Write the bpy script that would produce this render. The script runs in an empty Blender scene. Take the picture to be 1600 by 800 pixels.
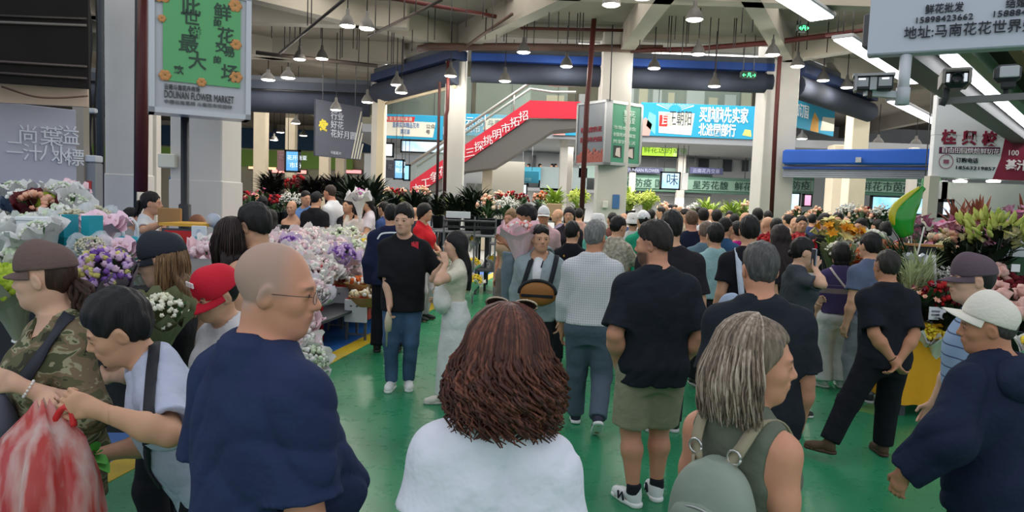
import bpy, math, random
import numpy as np
from mathutils import Vector, Matrix, Euler

SC = bpy.context.scene
COL = SC.collection
R_ = math.radians
RNG = random.Random(7)

# ---------------------------------------------------------------- camera
HC, FPX = 1.82, 1100.0
CAM = Vector((0.0, 0.0, HC))
PITCH, ROLL = R_(4.27), R_(2.1)
cam_data = bpy.data.cameras.new('camera')
cam_data.sensor_width = 36.0
cam_data.lens = 36.0 * FPX / 1600.0
cam_data.clip_start = 0.05
cam_data.clip_end = 300
cam = bpy.data.objects.new('camera', cam_data)
COL.objects.link(cam)
CAMR = Matrix.Rotation(math.pi / 2 - PITCH, 3, 'X') @ Matrix.Rotation(ROLL, 3, 'Z')
cam.matrix_world = Matrix.Translation(CAM) @ CAMR.to_4x4()
SC.camera = cam

# ---------------------------------------------------------------- world, exposure
SC.view_settings.view_transform = 'Standard'
SC.view_settings.look = 'None'
SC.view_settings.gamma = 1.0
SC.view_settings.use_curve_mapping = False
SC.view_settings.exposure = 0.0
SC.cycles.use_denoising = True
SC.cycles.max_bounces = 7
SC.cycles.diffuse_bounces = 4
SC.cycles.glossy_bounces = 3
SC.cycles.transmission_bounces = 4
SC.cycles.transparent_max_bounces = 12
SC.cycles.caustics_reflective = False
SC.cycles.caustics_refractive = False
SC.cycles.sample_clamp_indirect = 6.0
world = bpy.data.worlds.new('overcast_daylight')
SC.world = world
world.use_nodes = True
bg = world.node_tree.nodes['Background']
bg.inputs[0].default_value = (0.87, 0.93, 1.0, 1)
bg.inputs[1].default_value = 0.95

def lamp(kind, name, loc, power, color=(1, 1, 1), size=0.3, rot=(0, 0, 0), size_y=None, spot=None):
 d = bpy.data.lights.new(name, kind)
 d.energy = power
 d.color = color
 if kind == 'AREA':
  d.size = size
  if size_y:
   d.shape = 'RECTANGLE'
   d.size_y = size_y
 else:
  d.shadow_soft_size = size
 if spot:
  d.spot_size = R_(spot)
  d.spot_blend = 0.6
 o = bpy.data.objects.new(name, d)
 o.location = loc
 o.rotation_euler = rot
 COL.objects.link(o)
 return o

# ---------------------------------------------------------------- pixel helpers (image 1600 x 800)
def ray(px, py):
 d = CAMR @ Vector(((px - 800.0) / FPX, (400.0 - py) / FPX, -1.0))
 return d / d.y
def at(px, py, D):
 return CAM + ray(px, py) * D
def ground(px, py, z=0.0):
 d = ray(px, py)
 return CAM + d * ((z - HC) / d.z)
def hz(px):
 return 318.0 + math.tan(ROLL) * (px - 800.0)

# ---------------------------------------------------------------- materials
def lin(c):
 out = []
 for v in c[:3]:
  v = v / 255.0
  out.append(v / 12.92 if v <= 0.04045 else ((v + 0.055) / 1.055) ** 2.4)
 return tuple(out) + (1.0,)
MATS = {}
def M(rgb, rough=0.75, bump=0.0, bs=60.0, var=0.0, vs=6.0, metal=0.0, emit=0.0, alpha=1.0, trans=0.0,
  spec=0.4, sheen=0.0, coat=0.0, name=None, ecol=None, ior=1.45):
 key = (tuple(rgb), rough, bump, bs, var, vs, metal, emit, alpha, trans, spec, sheen, coat, name, ecol)
 if key in MATS:
  return MATS[key]
 m = bpy.data.materials.new(name or 'material_%02x%02x%02x' % tuple(int(v) for v in rgb))
 m.use_nodes = True
 nt = m.node_tree
 b = nt.nodes['Principled BSDF']
 col = lin(rgb)
 b.inputs['Base Color'].default_value = col
 b.inputs['Roughness'].default_value = rough
 b.inputs['Metallic'].default_value = metal
 b.inputs['Specular IOR Level'].default_value = spec
 b.inputs['IOR'].default_value = ior
 if sheen:
  b.inputs['Sheen Weight'].default_value = sheen
 if coat:
  b.inputs['Coat Weight'].default_value = coat
  b.inputs['Coat Roughness'].default_value = 0.12
 if emit:
  b.inputs['Emission Color'].default_value = lin(ecol) if ecol else col
  b.inputs['Emission Strength'].default_value = emit
 if alpha < 1:
  b.inputs['Alpha'].default_value = alpha
 if trans:
  b.inputs['Transmission Weight'].default_value = trans
 if var or bump:
  tc = nt.nodes.new('ShaderNodeTexCoord')
 if var:
  n = nt.nodes.new('ShaderNodeTexNoise')
  n.inputs['Scale'].default_value = vs
  n.inputs['Detail'].default_value = 4
  nt.links.new(tc.outputs['Object'], n.inputs['Vector'])
  hs = nt.nodes.new('ShaderNodeMixRGB')
  hs.inputs[1].default_value = tuple(max(0, v * (1 - var)) for v in col[:3]) + (1,)
  hs.inputs[2].default_value = tuple(min(1, v * (1 + var)) for v in col[:3]) + (1,)
  rp = nt.nodes.new('ShaderNodeMapRange')
  rp.inputs[1].default_value = 0.3
  rp.inputs[2].default_value = 0.7
  nt.links.new(n.outputs[0], rp.inputs[0])
  nt.links.new(rp.outputs[0], hs.inputs[0])
  nt.links.new(hs.outputs[0], b.inputs['Base Color'])
 if bump:
  n2 = nt.nodes.new('ShaderNodeTexNoise')
  n2.inputs['Scale'].default_value = bs
  n2.inputs['Detail'].default_value = 3
  nt.links.new(tc.outputs['Object'], n2.inputs['Vector'])
  bp = nt.nodes.new('ShaderNodeBump')
  bp.inputs['Strength'].default_value = bump
  bp.inputs['Distance'].default_value = 0.02
  nt.links.new(n2.outputs[0], bp.inputs['Height'])
  nt.links.new(bp.outputs[0], b.inputs['Normal'])
 MATS[key] = m
 return m
def cloth(rgb, var=0.06, bump=0.8, bs=11.0, rough=0.9, sheen=0.0):
 return M(rgb, rough=rough, bump=bump, bs=bs, var=var, vs=9, spec=0.2, sheen=sheen)

def node_mat(name, rough=0.8, spec=0.3):
 m = bpy.data.materials.new(name)
 m.use_nodes = True
 nt = m.node_tree
 b = nt.nodes['Principled BSDF']
 b.inputs['Roughness'].default_value = rough
 b.inputs['Specular IOR Level'].default_value = spec
 return m, nt, b, nt.nodes.new('ShaderNodeTexCoord')

def ramp(nt, stops, constant=False):
 r = nt.nodes.new('ShaderNodeValToRGB')
 if constant:
  r.color_ramp.interpolation = 'CONSTANT'
 e = r.color_ramp.elements
 while len(e) < len(stops):
  e.new(0.5)
 for k, (p, c) in enumerate(stops):
  e[k].position = p
  e[k].color = lin(c)
 return r

# ---------------------------------------------------------------- object helpers
def tag(o, label=None, cat=None, group=None, kind=None):
 if label: o['label'] = label
 if cat: o['category'] = cat
 if group: o['group'] = group
 if kind: o['kind'] = kind
 return o
def empty(name, loc=(0, 0, 0), rz=0.0, label=None, cat=None, group=None):
 o = bpy.data.objects.new(name, None)
 o.empty_display_size = 0.1
 o.location = loc
 o.rotation_euler = (0, 0, rz)
 COL.objects.link(o)
 return tag(o, label, cat, group)
def copy_tree(o, parent=None):
 c = o.copy()
 COL.objects.link(c)
 c.parent = parent
 for ch in list(o.children):
  copy_tree(ch, c)
 return c
def mesh_from(verts, faces, name, smooth=True):
 """verts n x 3 array, faces: list of arrays/tuples or an (m,4) int array"""
 me = bpy.data.meshes.new(name)
 if isinstance(faces, np.ndarray):
  n, m = len(verts), len(faces)
  me.vertices.add(n)
  me.vertices.foreach_set('co', np.asarray(verts, dtype=np.float32).ravel())
  me.loops.add(m * faces.shape[1])
  me.loops.foreach_set('vertex_index', faces.astype(np.int32).ravel())
  me.polygons.add(m)
  me.polygons.foreach_set('loop_start', np.arange(m, dtype=np.int32) * faces.shape[1])
  me.update(calc_edges=True)
  me.validate()
 else:
  me.from_pydata([tuple(v) for v in verts], [], [tuple(f) for f in faces])
  me.update()
 if smooth and len(me.polygons):
  me.polygons.foreach_set('use_smooth', np.ones(len(me.polygons), dtype=bool))
 return me
def link(name, me, mat=None, parent=None, kind=None):
 if mat is not None:
  for m in (mat if isinstance(mat, (list, tuple)) else [mat]):
   me.materials.append(m)
 o = bpy.data.objects.new(name, me)
 COL.objects.link(o)
 if parent is not None:
  o.parent = parent
 if kind:
  o['kind'] = kind
 return o
def keep_world(o, parent):
 """parent o, whose mesh is in world coordinates, without moving it"""
 o.parent = parent
 o.matrix_parent_inverse = Matrix.LocRotScale(parent.location, parent.rotation_euler, parent.scale).inverted()
 return o

class MB:
 """collects simple shapes into one mesh"""
 def __init__(s):
  s.v, s.f, s.mi, s.sm = [], [], [], []
  s.mat = 0
 def add(s, vs, fs, smooth=False):
  b = len(s.v)
  s.v.extend(tuple(v) for v in vs)
  for f in fs:
   s.f.append(tuple(b + i for i in f))
   s.mi.append(s.mat)
   s.sm.append(smooth)
  return s
 def box(s, c, d, rz=0.0, rot=None, bev=0.0):
  hx, hy, hz_ = d[0] / 2, d[1] / 2, d[2] / 2
  m = rot if rot is not None else Matrix.Rotation(rz, 3, 'Z')
  c = Vector(c)
  if bev <= 0:
   vs = [c + m @ Vector((x * hx, y * hy, z * hz_)) for x in (-1, 1) for y in (-1, 1) for z in (-1, 1)]
   s.add(vs, [(0, 1, 3, 2), (4, 6, 7, 5), (0, 4, 5, 1), (2, 3, 7, 6), (0, 2, 6, 4), (1, 5, 7, 3)])
  else:
   b = min(bev, hx * .9, hy * .9, hz_ * .9)
   pr = []
   for ins, z in ((b, -hz_), (0, -hz_ + b), (0, hz_ - b), (b, hz_)):
    x, y = hx - ins, hy - ins
    q = b * 0.5
    for px, py in ((x - q, -y), (x, -y + q), (x, y - q), (x - q, y), (-x + q, y), (-x, y - q), (-x, -y + q), (-x + q, -y)):
     pr.append(c + m @ Vector((px, py, z)))
   fs = [tuple(range(7, -1, -1)), tuple(range(24, 32))]
   for k in range(3):
    for i in range(8):
     j = (i + 1) % 8
     fs.append((k * 8 + i, k * 8 + j, k * 8 + 8 + j, k * 8 + 8 + i))
   s.add(pr, fs)
  return s
 def quad(s, a, b, c, d):
  return s.add([a, b, c, d], [(0, 1, 2, 3)])
 def slab(s, pts, z0, z1):
  n = len(pts)
  vs = [(p[0], p[1], z0) for p in pts] + [(p[0], p[1], z1) for p in pts]
  fs = [tuple(range(n - 1, -1, -1)), tuple(range(n, 2 * n))] + [(i, (i + 1) % n, n + (i + 1) % n, n + i) for i in range(n)]
  return s.add(vs, fs)
 def panel(s, o, u, v, n):
  """box from corner o along vectors u, v and thickness n"""
  o, u, v, n = Vector(o), Vector(u), Vector(v), Vector(n)
  p = [o, o + u, o + u + v, o + v]
  vs = p + [q + n for q in p]
  return s.add(vs, [(3, 2, 1, 0), (4, 5, 6, 7), (0, 1, 5, 4), (1, 2, 6, 5), (2, 3, 7, 6), (3, 0, 4, 7)])
 def tube(s, pts, r, n=8, cap=True, flat=1.0, ref=None):
  pts = [Vector(p) for p in pts]
  rs = r if isinstance(r, (list, tuple)) else [r] * len(pts)
  vs, fs = [], []
  up = Vector(ref) if ref is not None else None
  for i, p in enumerate(pts):
   t = (pts[min(i + 1, len(pts) - 1)] - pts[max(i - 1, 0)])
   if t.length < 1e-9: t = Vector((0, 0, 1))
   t.normalize()
   if up is None or abs(up.dot(t)) > .98:
    up = t.orthogonal()
   a = (up - t * up.dot(t)).normalized()
   up = a
   b = t.cross(a)
   for k in range(n):
    an = 2 * math.pi * k / n
    vs.append(p + a * (math.cos(an) * rs[i] * flat) + b * (math.sin(an) * rs[i]))
  for i in range(len(pts) - 1):
   for k in range(n):
    j = (k + 1) % n
    fs.append((i * n + k, i * n + j, i * n + n + j, i * n + n + k))
  if cap:
   fs.append(tuple(range(n - 1, -1, -1)))
   fs.append(tuple((len(pts) - 1) * n + k for k in range(n)))
  return s.add(vs, fs, True)
 def lathe(s, prof, n=16, c=(0, 0, 0), rot=None, wob=None, cap=False):
  c = Vector(c)
  m = rot if rot is not None else Matrix.Identity(3)
  vs, fs = [], []
  for i, (r, z) in enumerate(prof):
   for k in range(n):
    an = 2 * math.pi * k / n
    rr, zz = r, z
    if wob:
     rr, zz = wob(i, an, r, z)
    vs.append(c + m @ Vector((math.cos(an) * rr, math.sin(an) * rr, zz)))
  for i in range(len(prof) - 1):
   for k in range(n):
    j = (k + 1) % n
    fs.append((i * n + k, i * n + j, i * n + n + j, i * n + n + k))
  if cap:
   fs.append(tuple(range(n - 1, -1, -1)))
   fs.append(tuple((len(prof) - 1) * n + k for k in range(n)))
  return s.add(vs, fs, True)
 def ball(s, c, r, n=8, m=6, rot=None):
  r = r if isinstance(r, (tuple, list)) else (r, r, r)
  c = Vector(c)
  vs, fs = [], []
  q = rot if rot is not None else Matrix.Identity(3)
  for i in range(m + 1):
   th = math.pi * i / m
   for k in range(n):
    an = 2 * math.pi * k / n
    vs.append(c + q @ Vector((r[0] * math.sin(th) * math.cos(an), r[1] * math.sin(th) * math.sin(an), r[2] * math.cos(th))))
  for i in range(m):
   for k in range(n):
    j = (k + 1) % n
    fs.append((i * n + k, i * n + n + k, i * n + n + j, i * n + j))
  return s.add(vs, fs, True)
 def mesh(s, name):
  me = bpy.data.meshes.new(name)
  me.from_pydata(s.v, [], s.f)
  if s.f:
   me.polygons.foreach_set('material_index', np.array(s.mi, dtype=np.int32))
   me.polygons.foreach_set('use_smooth', np.array(s.sm, dtype=bool))
  me.update()
  return me
 def build(s, name, mat, parent=None, kind=None, w=False):
  o = link(name, s.mesh(name), mat, None if w else parent, kind)
  return keep_world(o, parent) if w and parent is not None else o
 def merge(s, other, mtx=None):
  b = len(s.v)
  if mtx is None:
   s.v.extend(other.v)
  else:
   s.v.extend(tuple(mtx @ Vector(v)) for v in other.v)
  s.f.extend(tuple(b + i for i in f) for f in other.f)
  s.mi.extend(other.mi)
  s.sm.extend(other.sm)
  return s

def text(body, size, mat, o, u, v, parent=None, name='lettering', ext=0.004, bold=0.0, width=None, spacing=1.0):
 """lettering mesh; o = baseline-left corner, u = reading direction, v = up"""
 cu = bpy.data.curves.new(name, 'FONT')
 cu.body = body
 cu.size = size
 cu.extrude = ext
 cu.offset = bold
 cu.space_character = spacing
 cu.resolution_u = 2
 ob = bpy.data.objects.new(name, cu)
 COL.objects.link(ob)
 dg = bpy.context.evaluated_depsgraph_get()
 dg.update()
 me = bpy.data.meshes.new_from_object(ob.evaluated_get(dg))
 bpy.data.objects.remove(ob)
 bpy.data.curves.remove(cu)
 me.name = name
 u, v, o = Vector(u).normalized(), Vector(v).normalized(), Vector(o)
 n = u.cross(v)
 sc = 1.0
 if width and len(me.vertices):
  xs = [p.co.x for p in me.vertices]
  sc = width / max(1e-6, max(xs) - min(xs))
 mt = Matrix(((u.x * sc, v.x, n.x, o.x), (u.y * sc, v.y, n.y, o.y), (u.z * sc, v.z, n.z, o.z), (0, 0, 0, 1)))
 me.transform(mt)
 ob = link(name, me, mat)
 return keep_world(ob, parent) if parent is not None else ob

# ---------------------------------------------------------------- signed distance fields -> smooth meshes
def v3(*a):
 return np.array(a, dtype=np.float64)
class Cone:
 def __init__(s, a, b, ra, rb, flat0=False, flat1=False):
  s.a, s.b, s.ra, s.rb, s.f0, s.f1 = np.array(a, float), np.array(b, float), ra, rb, flat0, flat1
  m = max(ra, rb)
  s.lo, s.hi = np.minimum(s.a, s.b) - m, np.maximum(s.a, s.b) + m
 def __call__(s, x, y, z):
  ab = s.b - s.a
  L2 = max(1e-12, float(ab @ ab))
  px, py, pz = x - s.a[0], y - s.a[1], z - s.a[2]
  t0 = (px * ab[0] + py * ab[1] + pz * ab[2]) / L2
  t = np.clip(t0, 0, 1)
  d = np.sqrt((px - t * ab[0]) ** 2 + (py - t * ab[1]) ** 2 + (pz - t * ab[2]) ** 2) - (s.ra + t * (s.rb - s.ra))
  L = math.sqrt(L2)
  if s.f1: d = np.maximum(d, (t0 - 1) * L)
  if s.f0: d = np.maximum(d, -t0 * L)
  return d
class Ell:
 def __init__(s, c, r, R=None):
  s.c, s.r = np.array(c, float), np.array(r, float)
  s.R = None if R is None else np.array(R, float)
  m = s.r.max() if R is not None else s.r
  s.lo, s.hi = s.c - m, s.c + m
 def __call__(s, x, y, z):
  px, py, pz = x - s.c[0], y - s.c[1], z - s.c[2]
  if s.R is not None:
   R = s.R
   px, py, pz = (R[0, 0] * px + R[1, 0] * py + R[2, 0] * pz, R[0, 1] * px + R[1, 1] * py + R[2, 1] * pz, R[0, 2] * px + R[1, 2] * py + R[2, 2] * pz)
  a, b, c = s.r
  k0 = np.sqrt((px / a) ** 2 + (py / b) ** 2 + (pz / c) ** 2)
  k1 = np.sqrt((px / a ** 2) ** 2 + (py / b ** 2) ** 2 + (pz / c ** 2) ** 2) + 1e-9
  return k0 * (k0 - 1) / k1
class Loft:
 """stack of superellipses: rows (z, cx, cy, a, b) in frame (o, R)"""
 def __init__(s, o, R, rows, n=2.3, off=0.0):
  s.o, s.R = np.array(o, float), np.array(R, float)
  r = np.array(rows, float)
  if len(r) > 3:
   zz = np.unique(np.concatenate([r[:-1, 0] + (r[1:, 0] - r[:-1, 0]) * t for t in (0, .25, .5, .75)] + [r[-1:, 0]]))
   m = np.gradient(r[:, 1:], r[:, 0], axis=0)
   k = np.clip(np.searchsorted(r[:, 0], zz, side='right') - 1, 0, len(r) - 2)
   hh = (r[k + 1, 0] - r[k, 0])[:, None]
   t = ((zz - r[k, 0])[:, None]) / hh
   q = (2 * t ** 3 - 3 * t ** 2 + 1) * r[k, 1:] + (t ** 3 - 2 * t ** 2 + t) * hh * m[k] * .8 + (3 * t ** 2 - 2 * t ** 3) * r[k + 1, 1:] + (t ** 3 - t ** 2) * hh * m[k + 1] * .8
   q[:, 2:] = np.maximum(q[:, 2:], np.minimum(r[k, 3:], r[k + 1, 3:]) * .9)
   r = np.concatenate([zz[:, None], q], 1)
  s.rows = r
  s.n, s.off = n, off
  P = []
  for z, cx, cy, a, b in s.rows:
   for sx in (-1, 1):
    for sy in (-1, 1):
     P.append(s.o + s.R @ np.array((cx + sx * (a + off), cy + sy * (b + off), z)))
  P = np.array(P)
  s.lo, s.hi = P.min(0) - .02, P.max(0) + .02
 def __call__(s, x, y, z):
  R = s.R
  px, py, pz = x - s.o[0], y - s.o[1], z - s.o[2]
  qx = R[0, 0] * px + R[1, 0] * py + R[2, 0] * pz
  qy = R[0, 1] * px + R[1, 1] * py + R[2, 1] * pz
  qz = R[0, 2] * px + R[1, 2] * py + R[2, 2] * pz
  r = s.rows
  cx = np.interp(qz, r[:, 0], r[:, 1])
  cy = np.interp(qz, r[:, 0], r[:, 2])
  a = np.interp(qz, r[:, 0], r[:, 3]) + s.off
  b = np.interp(qz, r[:, 0], r[:, 4]) + s.off
  k = (np.abs((qx - cx) / a) ** s.n + np.abs((qy - cy) / b) ** s.n) ** (1.0 / s.n)
  d = (k - 1) * np.minimum(a, b)
  return np.maximum(d, np.maximum(r[0, 0] - qz, qz - r[-1, 0]))
class Half:
 """half space: inside where (p-o).n < 0"""
 def __init__(s, o, n):
  s.o = np.array(o, float)
  n = np.array(n, float)
  s.n = n / np.linalg.norm(n)
  s.lo = s.hi = None
 def __call__(s, x, y, z):
  return (x - s.o[0]) * s.n[0] + (y - s.o[1]) * s.n[1] + (z - s.o[2]) * s.n[2]
def smin(a, b, k):
 if k <= 0: return np.minimum(a, b)
 h = np.maximum(k - np.abs(a - b), 0) / k
 return np.minimum(a, b) - h * h * k * 0.25
def eval_ops(ops, lo, hi, h, wr=None):
 n = np.maximum(4, np.ceil((hi - lo) / h).astype(int) + 1)
 ax = [lo[i] + h * np.arange(n[i]) for i in range(3)]
 F = np.full(tuple(n), 0.3)
 for op, pr, k in ops:
  if pr.lo is None:
   sl = [slice(0, n[i]) for i in range(3)]
  else:
   pad = k + 2.5 * h + (0.03 if op == 's' else 0.06)
   i0 = np.maximum(0, np.floor((pr.lo - pad - lo) / h).astype(int))
   i1 = np.minimum(n, np.ceil((pr.hi + pad - lo) / h).astype(int) + 1)
   if (i1 <= i0).any(): continue
   sl = [slice(i0[i], i1[i]) for i in range(3)]
  sl = tuple(sl)
  d = pr(ax[0][sl[0]][:, None, None], ax[1][sl[1]][None, :, None], ax[2][sl[2]][None, None, :])
  f = F[sl]
  if op == 'u': F[sl] = smin(f, d, k)
  elif op == 's': F[sl] = -smin(-f, d, k)
  elif op == 'i': F[sl] = -smin(-f, -d, k)
 if wr is not None:
  F = F + wr(ax[0][:, None, None], ax[1][None, :, None], ax[2][None, None, :])
 return F
def surface_nets(F, lo, h):
 ins = F < 0
 c = ins[:-1, :-1, :-1].astype(np.int8)
 for d in ((1, 0, 0), (0, 1, 0), (0, 0, 1), (1, 1, 0), (1, 0, 1), (0, 1, 1), (1, 1, 1)):
  s = tuple(slice(1, None) if q else slice(0, -1) for q in d)
  c = c + ins[s]
 act = (c > 0) & (c < 8)
 I = np.argwhere(act)
 if not len(I): return np.zeros((0, 3)), np.zeros((0, 4), int)
 idx = np.full(act.shape, -1, dtype=np.int64)
 idx[act] = np.arange(len(I))
 pos, cnt = np.zeros((len(I), 3)), np.zeros(len(I))
 cor = [(a, b, d) for a in (0, 1) for b in (0, 1) for d in (0, 1)]
 fv = {q: F[I[:, 0] + q[0], I[:, 1] + q[1], I[:, 2] + q[2]] for q in cor}
 for q in cor:
  for a in range(3):
   if q[a] == 0:
    r = tuple(1 if i == a else q[i] for i in range(3))
    fa, fb = fv[q], fv[r]
    cr = (fa < 0) != (fb < 0)
    t = np.where(cr, fa / np.where(fa == fb, 1, fa - fb), 0)
    p = np.array(q, float)[None, :].repeat(len(I), 0)
    p[:, a] += t
    pos[cr] += p[cr]
    cnt[cr] += 1
 V = lo + h * (I + pos / cnt[:, None])
 Q = []
 for a in range(3):
  b, d = (a + 1) % 3, (a + 2) % 3
  s0 = [slice(None)] * 3; s1 = [slice(None)] * 3
  s0[a] = slice(0, -1); s1[a] = slice(1, None)
  ch = ins[tuple(s0)] != ins[tuple(s1)]
  E = np.argwhere(ch)
  ok = (E[:, b] > 0) & (E[:, d] > 0) & (E[:, b] < act.shape[b]) & (E[:, d] < act.shape[d])
  E = E[ok]
  if not len(E): continue
  def ix(db, dd):
   e = E.copy()
   e[:, b] -= db; e[:, d] -= dd
   return idx[e[:, 0], e[:, 1], e[:, 2]]
  q = np.stack([ix(1, 1), ix(0, 1), ix(0, 0), ix(1, 0)], 1)
  fl = ins[E[:, 0], E[:, 1], E[:, 2]]
  q[~fl] = q[~fl][:, ::-1]
  Q.append(q)
 Q = np.concatenate(Q)
 return V, Q[(Q >= 0).all(1)]
def ops_bounds(ops):
 L = [p.lo for o, p, k in ops if o == 'u']
 H = [p.hi for o, p, k in ops if o == 'u']
 return np.min(L, 0), np.max(H, 0)
def sdf_mesh(ops, h, fine=(), wr=None):
 """mesh of a field; fine = [(centre, half, h)] boxes sampled finer"""
 lo, hi = ops_bounds(ops)
 lo, hi = lo - 3 * h, hi + 3 * h
 V, Q = surface_nets(eval_ops(ops, lo, hi, h, wr), lo, h)
 for c, half, hf in fine:
  c, half = np.array(c), np.array(half)
  if len(Q):
   cen = V[Q].mean(1)
   inside = (np.abs(cen - c) < half - 1.2 * h).all(1)
   Q = Q[~inside]
  l2, h2 = c - half, c + half
  v2, q2 = surface_nets(eval_ops(ops, l2, h2, hf, wr), l2, hf)
  Q = np.concatenate([Q, q2 + len(V)])
  V = np.concatenate([V, v2])
 used = np.unique(Q)
 mp = np.full(len(V), -1)
 mp[used] = np.arange(len(used))
 return V[used], mp[Q]
def set_attr(me, name, vals):
 a = me.attributes.new(name, 'FLOAT', 'POINT')
 a.data.foreach_set('value', np.asarray(vals, dtype=np.float32))
# ================================================================ people
def skin_mat(rgb, lip=(168, 104, 94), brow=(50, 40, 34), stub=(80, 70, 64)):
 key = ('skin', tuple(rgb), tuple(brow), tuple(stub), tuple(lip))
 if key in MATS: return MATS[key]
 m, nt, b, tc = node_mat('skin', 0.55, 0.35)
 b.inputs['Subsurface Weight'].default_value = 0.08
 b.inputs['Subsurface Radius'].default_value = (0.02, 0.008, 0.004)
 n = nt.nodes.new('ShaderNodeTexNoise')
 n.inputs['Scale'].default_value = 18
 nt.links.new(tc.outputs['Object'], n.inputs['Vector'])
 c = lin(rgb)
 mx = nt.nodes.new('ShaderNodeMixRGB')
 mx.inputs[1].default_value = (c[0] * .92, c[1] * .86, c[2] * .84, 1)
 mx.inputs[2].default_value = (min(1, c[0] * 1.06), min(1, c[1] * 1.06), min(1, c[2] * 1.06), 1)
 nt.links.new(n.outputs[0], mx.inputs[0])
 cur = mx.outputs[0]
 for at_, cc in (('lip', lip), ('stub', stub), ('brow', brow)):
  a = nt.nodes.new('ShaderNodeAttribute')
  a.attribute_name = at_
  mm = nt.nodes.new('ShaderNodeMixRGB')
  mm.inputs[2].default_value = lin(cc)
  nt.links.new(a.outputs['Fac'], mm.inputs[0])
  nt.links.new(cur, mm.inputs[1])
  cur = mm.outputs[0]
 nt.links.new(cur, b.inputs['Base Color'])
 MATS[key] = m
 return m
def hair_mat(rgb, rgb2=None, rough=0.52):
 key = ('hair', tuple(rgb), rgb2 and tuple(rgb2))
 if key in MATS: return MATS[key]
 m, nt, b, tc = node_mat('hair', rough, 0.32)
 n = nt.nodes.new('ShaderNodeTexNoise')
 n.inputs['Scale'].default_value = 40
 n.inputs['Detail'].default_value = 5
 mp = nt.nodes.new('ShaderNodeMapping')
 mp.inputs['Scale'].default_value = (3, 3, .35)
 nt.links.new(tc.outputs['Object'], mp.inputs[0])
 nt.links.new(mp.outputs[0], n.inputs['Vector'])
 a = nt.nodes.new('ShaderNodeAttribute')
 a.attribute_name = 'lock'
 ad = nt.nodes.new('ShaderNodeMath')
 ad.operation = 'ADD'
 nt.links.new(n.outputs[0], ad.inputs[0])
 nt.links.new(a.outputs['Fac'], ad.inputs[1])
 r2 = rgb2 or tuple(min(255, v * 1.35 + 8) for v in rgb)
 r = ramp(nt, [(0.25, tuple(v * .6 for v in rgb)), (0.6, rgb), (1.0, r2)])
 nt.links.new(ad.outputs[0], r.inputs[0])
 nt.links.new(r.outputs[0], b.inputs['Base Color'])
 bp = nt.nodes.new('ShaderNodeBump')
 bp.inputs['Strength'].default_value = 0.5
 bp.inputs['Distance'].default_value = 0.01
 nt.links.new(n.outputs[0], bp.inputs['Height'])
 nt.links.new(bp.outputs[0], b.inputs['Normal'])
 MATS[key] = m
 return m

def rotm(yaw=0, pitch=0, roll=0):
 """yaw about Z (ccw), pitch forward (nod down, +), roll to person's right (+)"""
 return np.array(Matrix.Rotation(R_(yaw), 3, 'Z') @ Matrix.Rotation(R_(-pitch), 3, 'X') @ Matrix.Rotation(R_(roll), 3, 'Y'))
def unit(v):
 v = np.array(v, float)
 return v / (np.linalg.norm(v) + 1e-12)
def ik(S, T, l1, l2, pole):
 d = T - S
 L = np.linalg.norm(d)
 L = min(L, (l1 + l2) * 0.999)
 u = unit(d)
 T = S + u * L
 a = (l1 * l1 - l2 * l2 + L * L) / (2 * L)
 hgt = math.sqrt(max(0, l1 * l1 - a * a))
 p = np.array(pole, float)
 p = p - u * (p @ u)
 return S + u * a + unit(p) * hgt, T

SKIN = {'asian': (205, 158, 128), 'pale': (218, 174, 148), 'tan': (188, 134, 104), 'pink': (206, 148, 120), 'dark': (150, 100, 72)}
TORSO_M = [(.445, .070, .052, .0), (.475, .092, .062, -.004), (.515, .098, .068, -.008), (.56, .090, .060, -.002), (.605, .083, .057, .004), (.66, .089, .063, .004), (.72, .099, .071, .003), (.76, .102, .068, .0), (.795, .086, .058, -.006), (.82, .060, .046, -.010), (.838, .042, .040, -.010), (.85, .036, .036, -.008)]
TORSO_F = [(.445, .070, .054, .0), (.475, .095, .064, -.006), (.51, .100, .068, -.010), (.555, .088, .058, -.003), (.605, .074, .050, .004), (.66, .078, .056, .006), (.715, .086, .070, .012), (.755, .086, .064, .006), (.79, .074, .052, -.004), (.815, .052, .042, -.009), (.835, .036, .034, -.009), (.85, .030, .031, -.007)]

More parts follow.
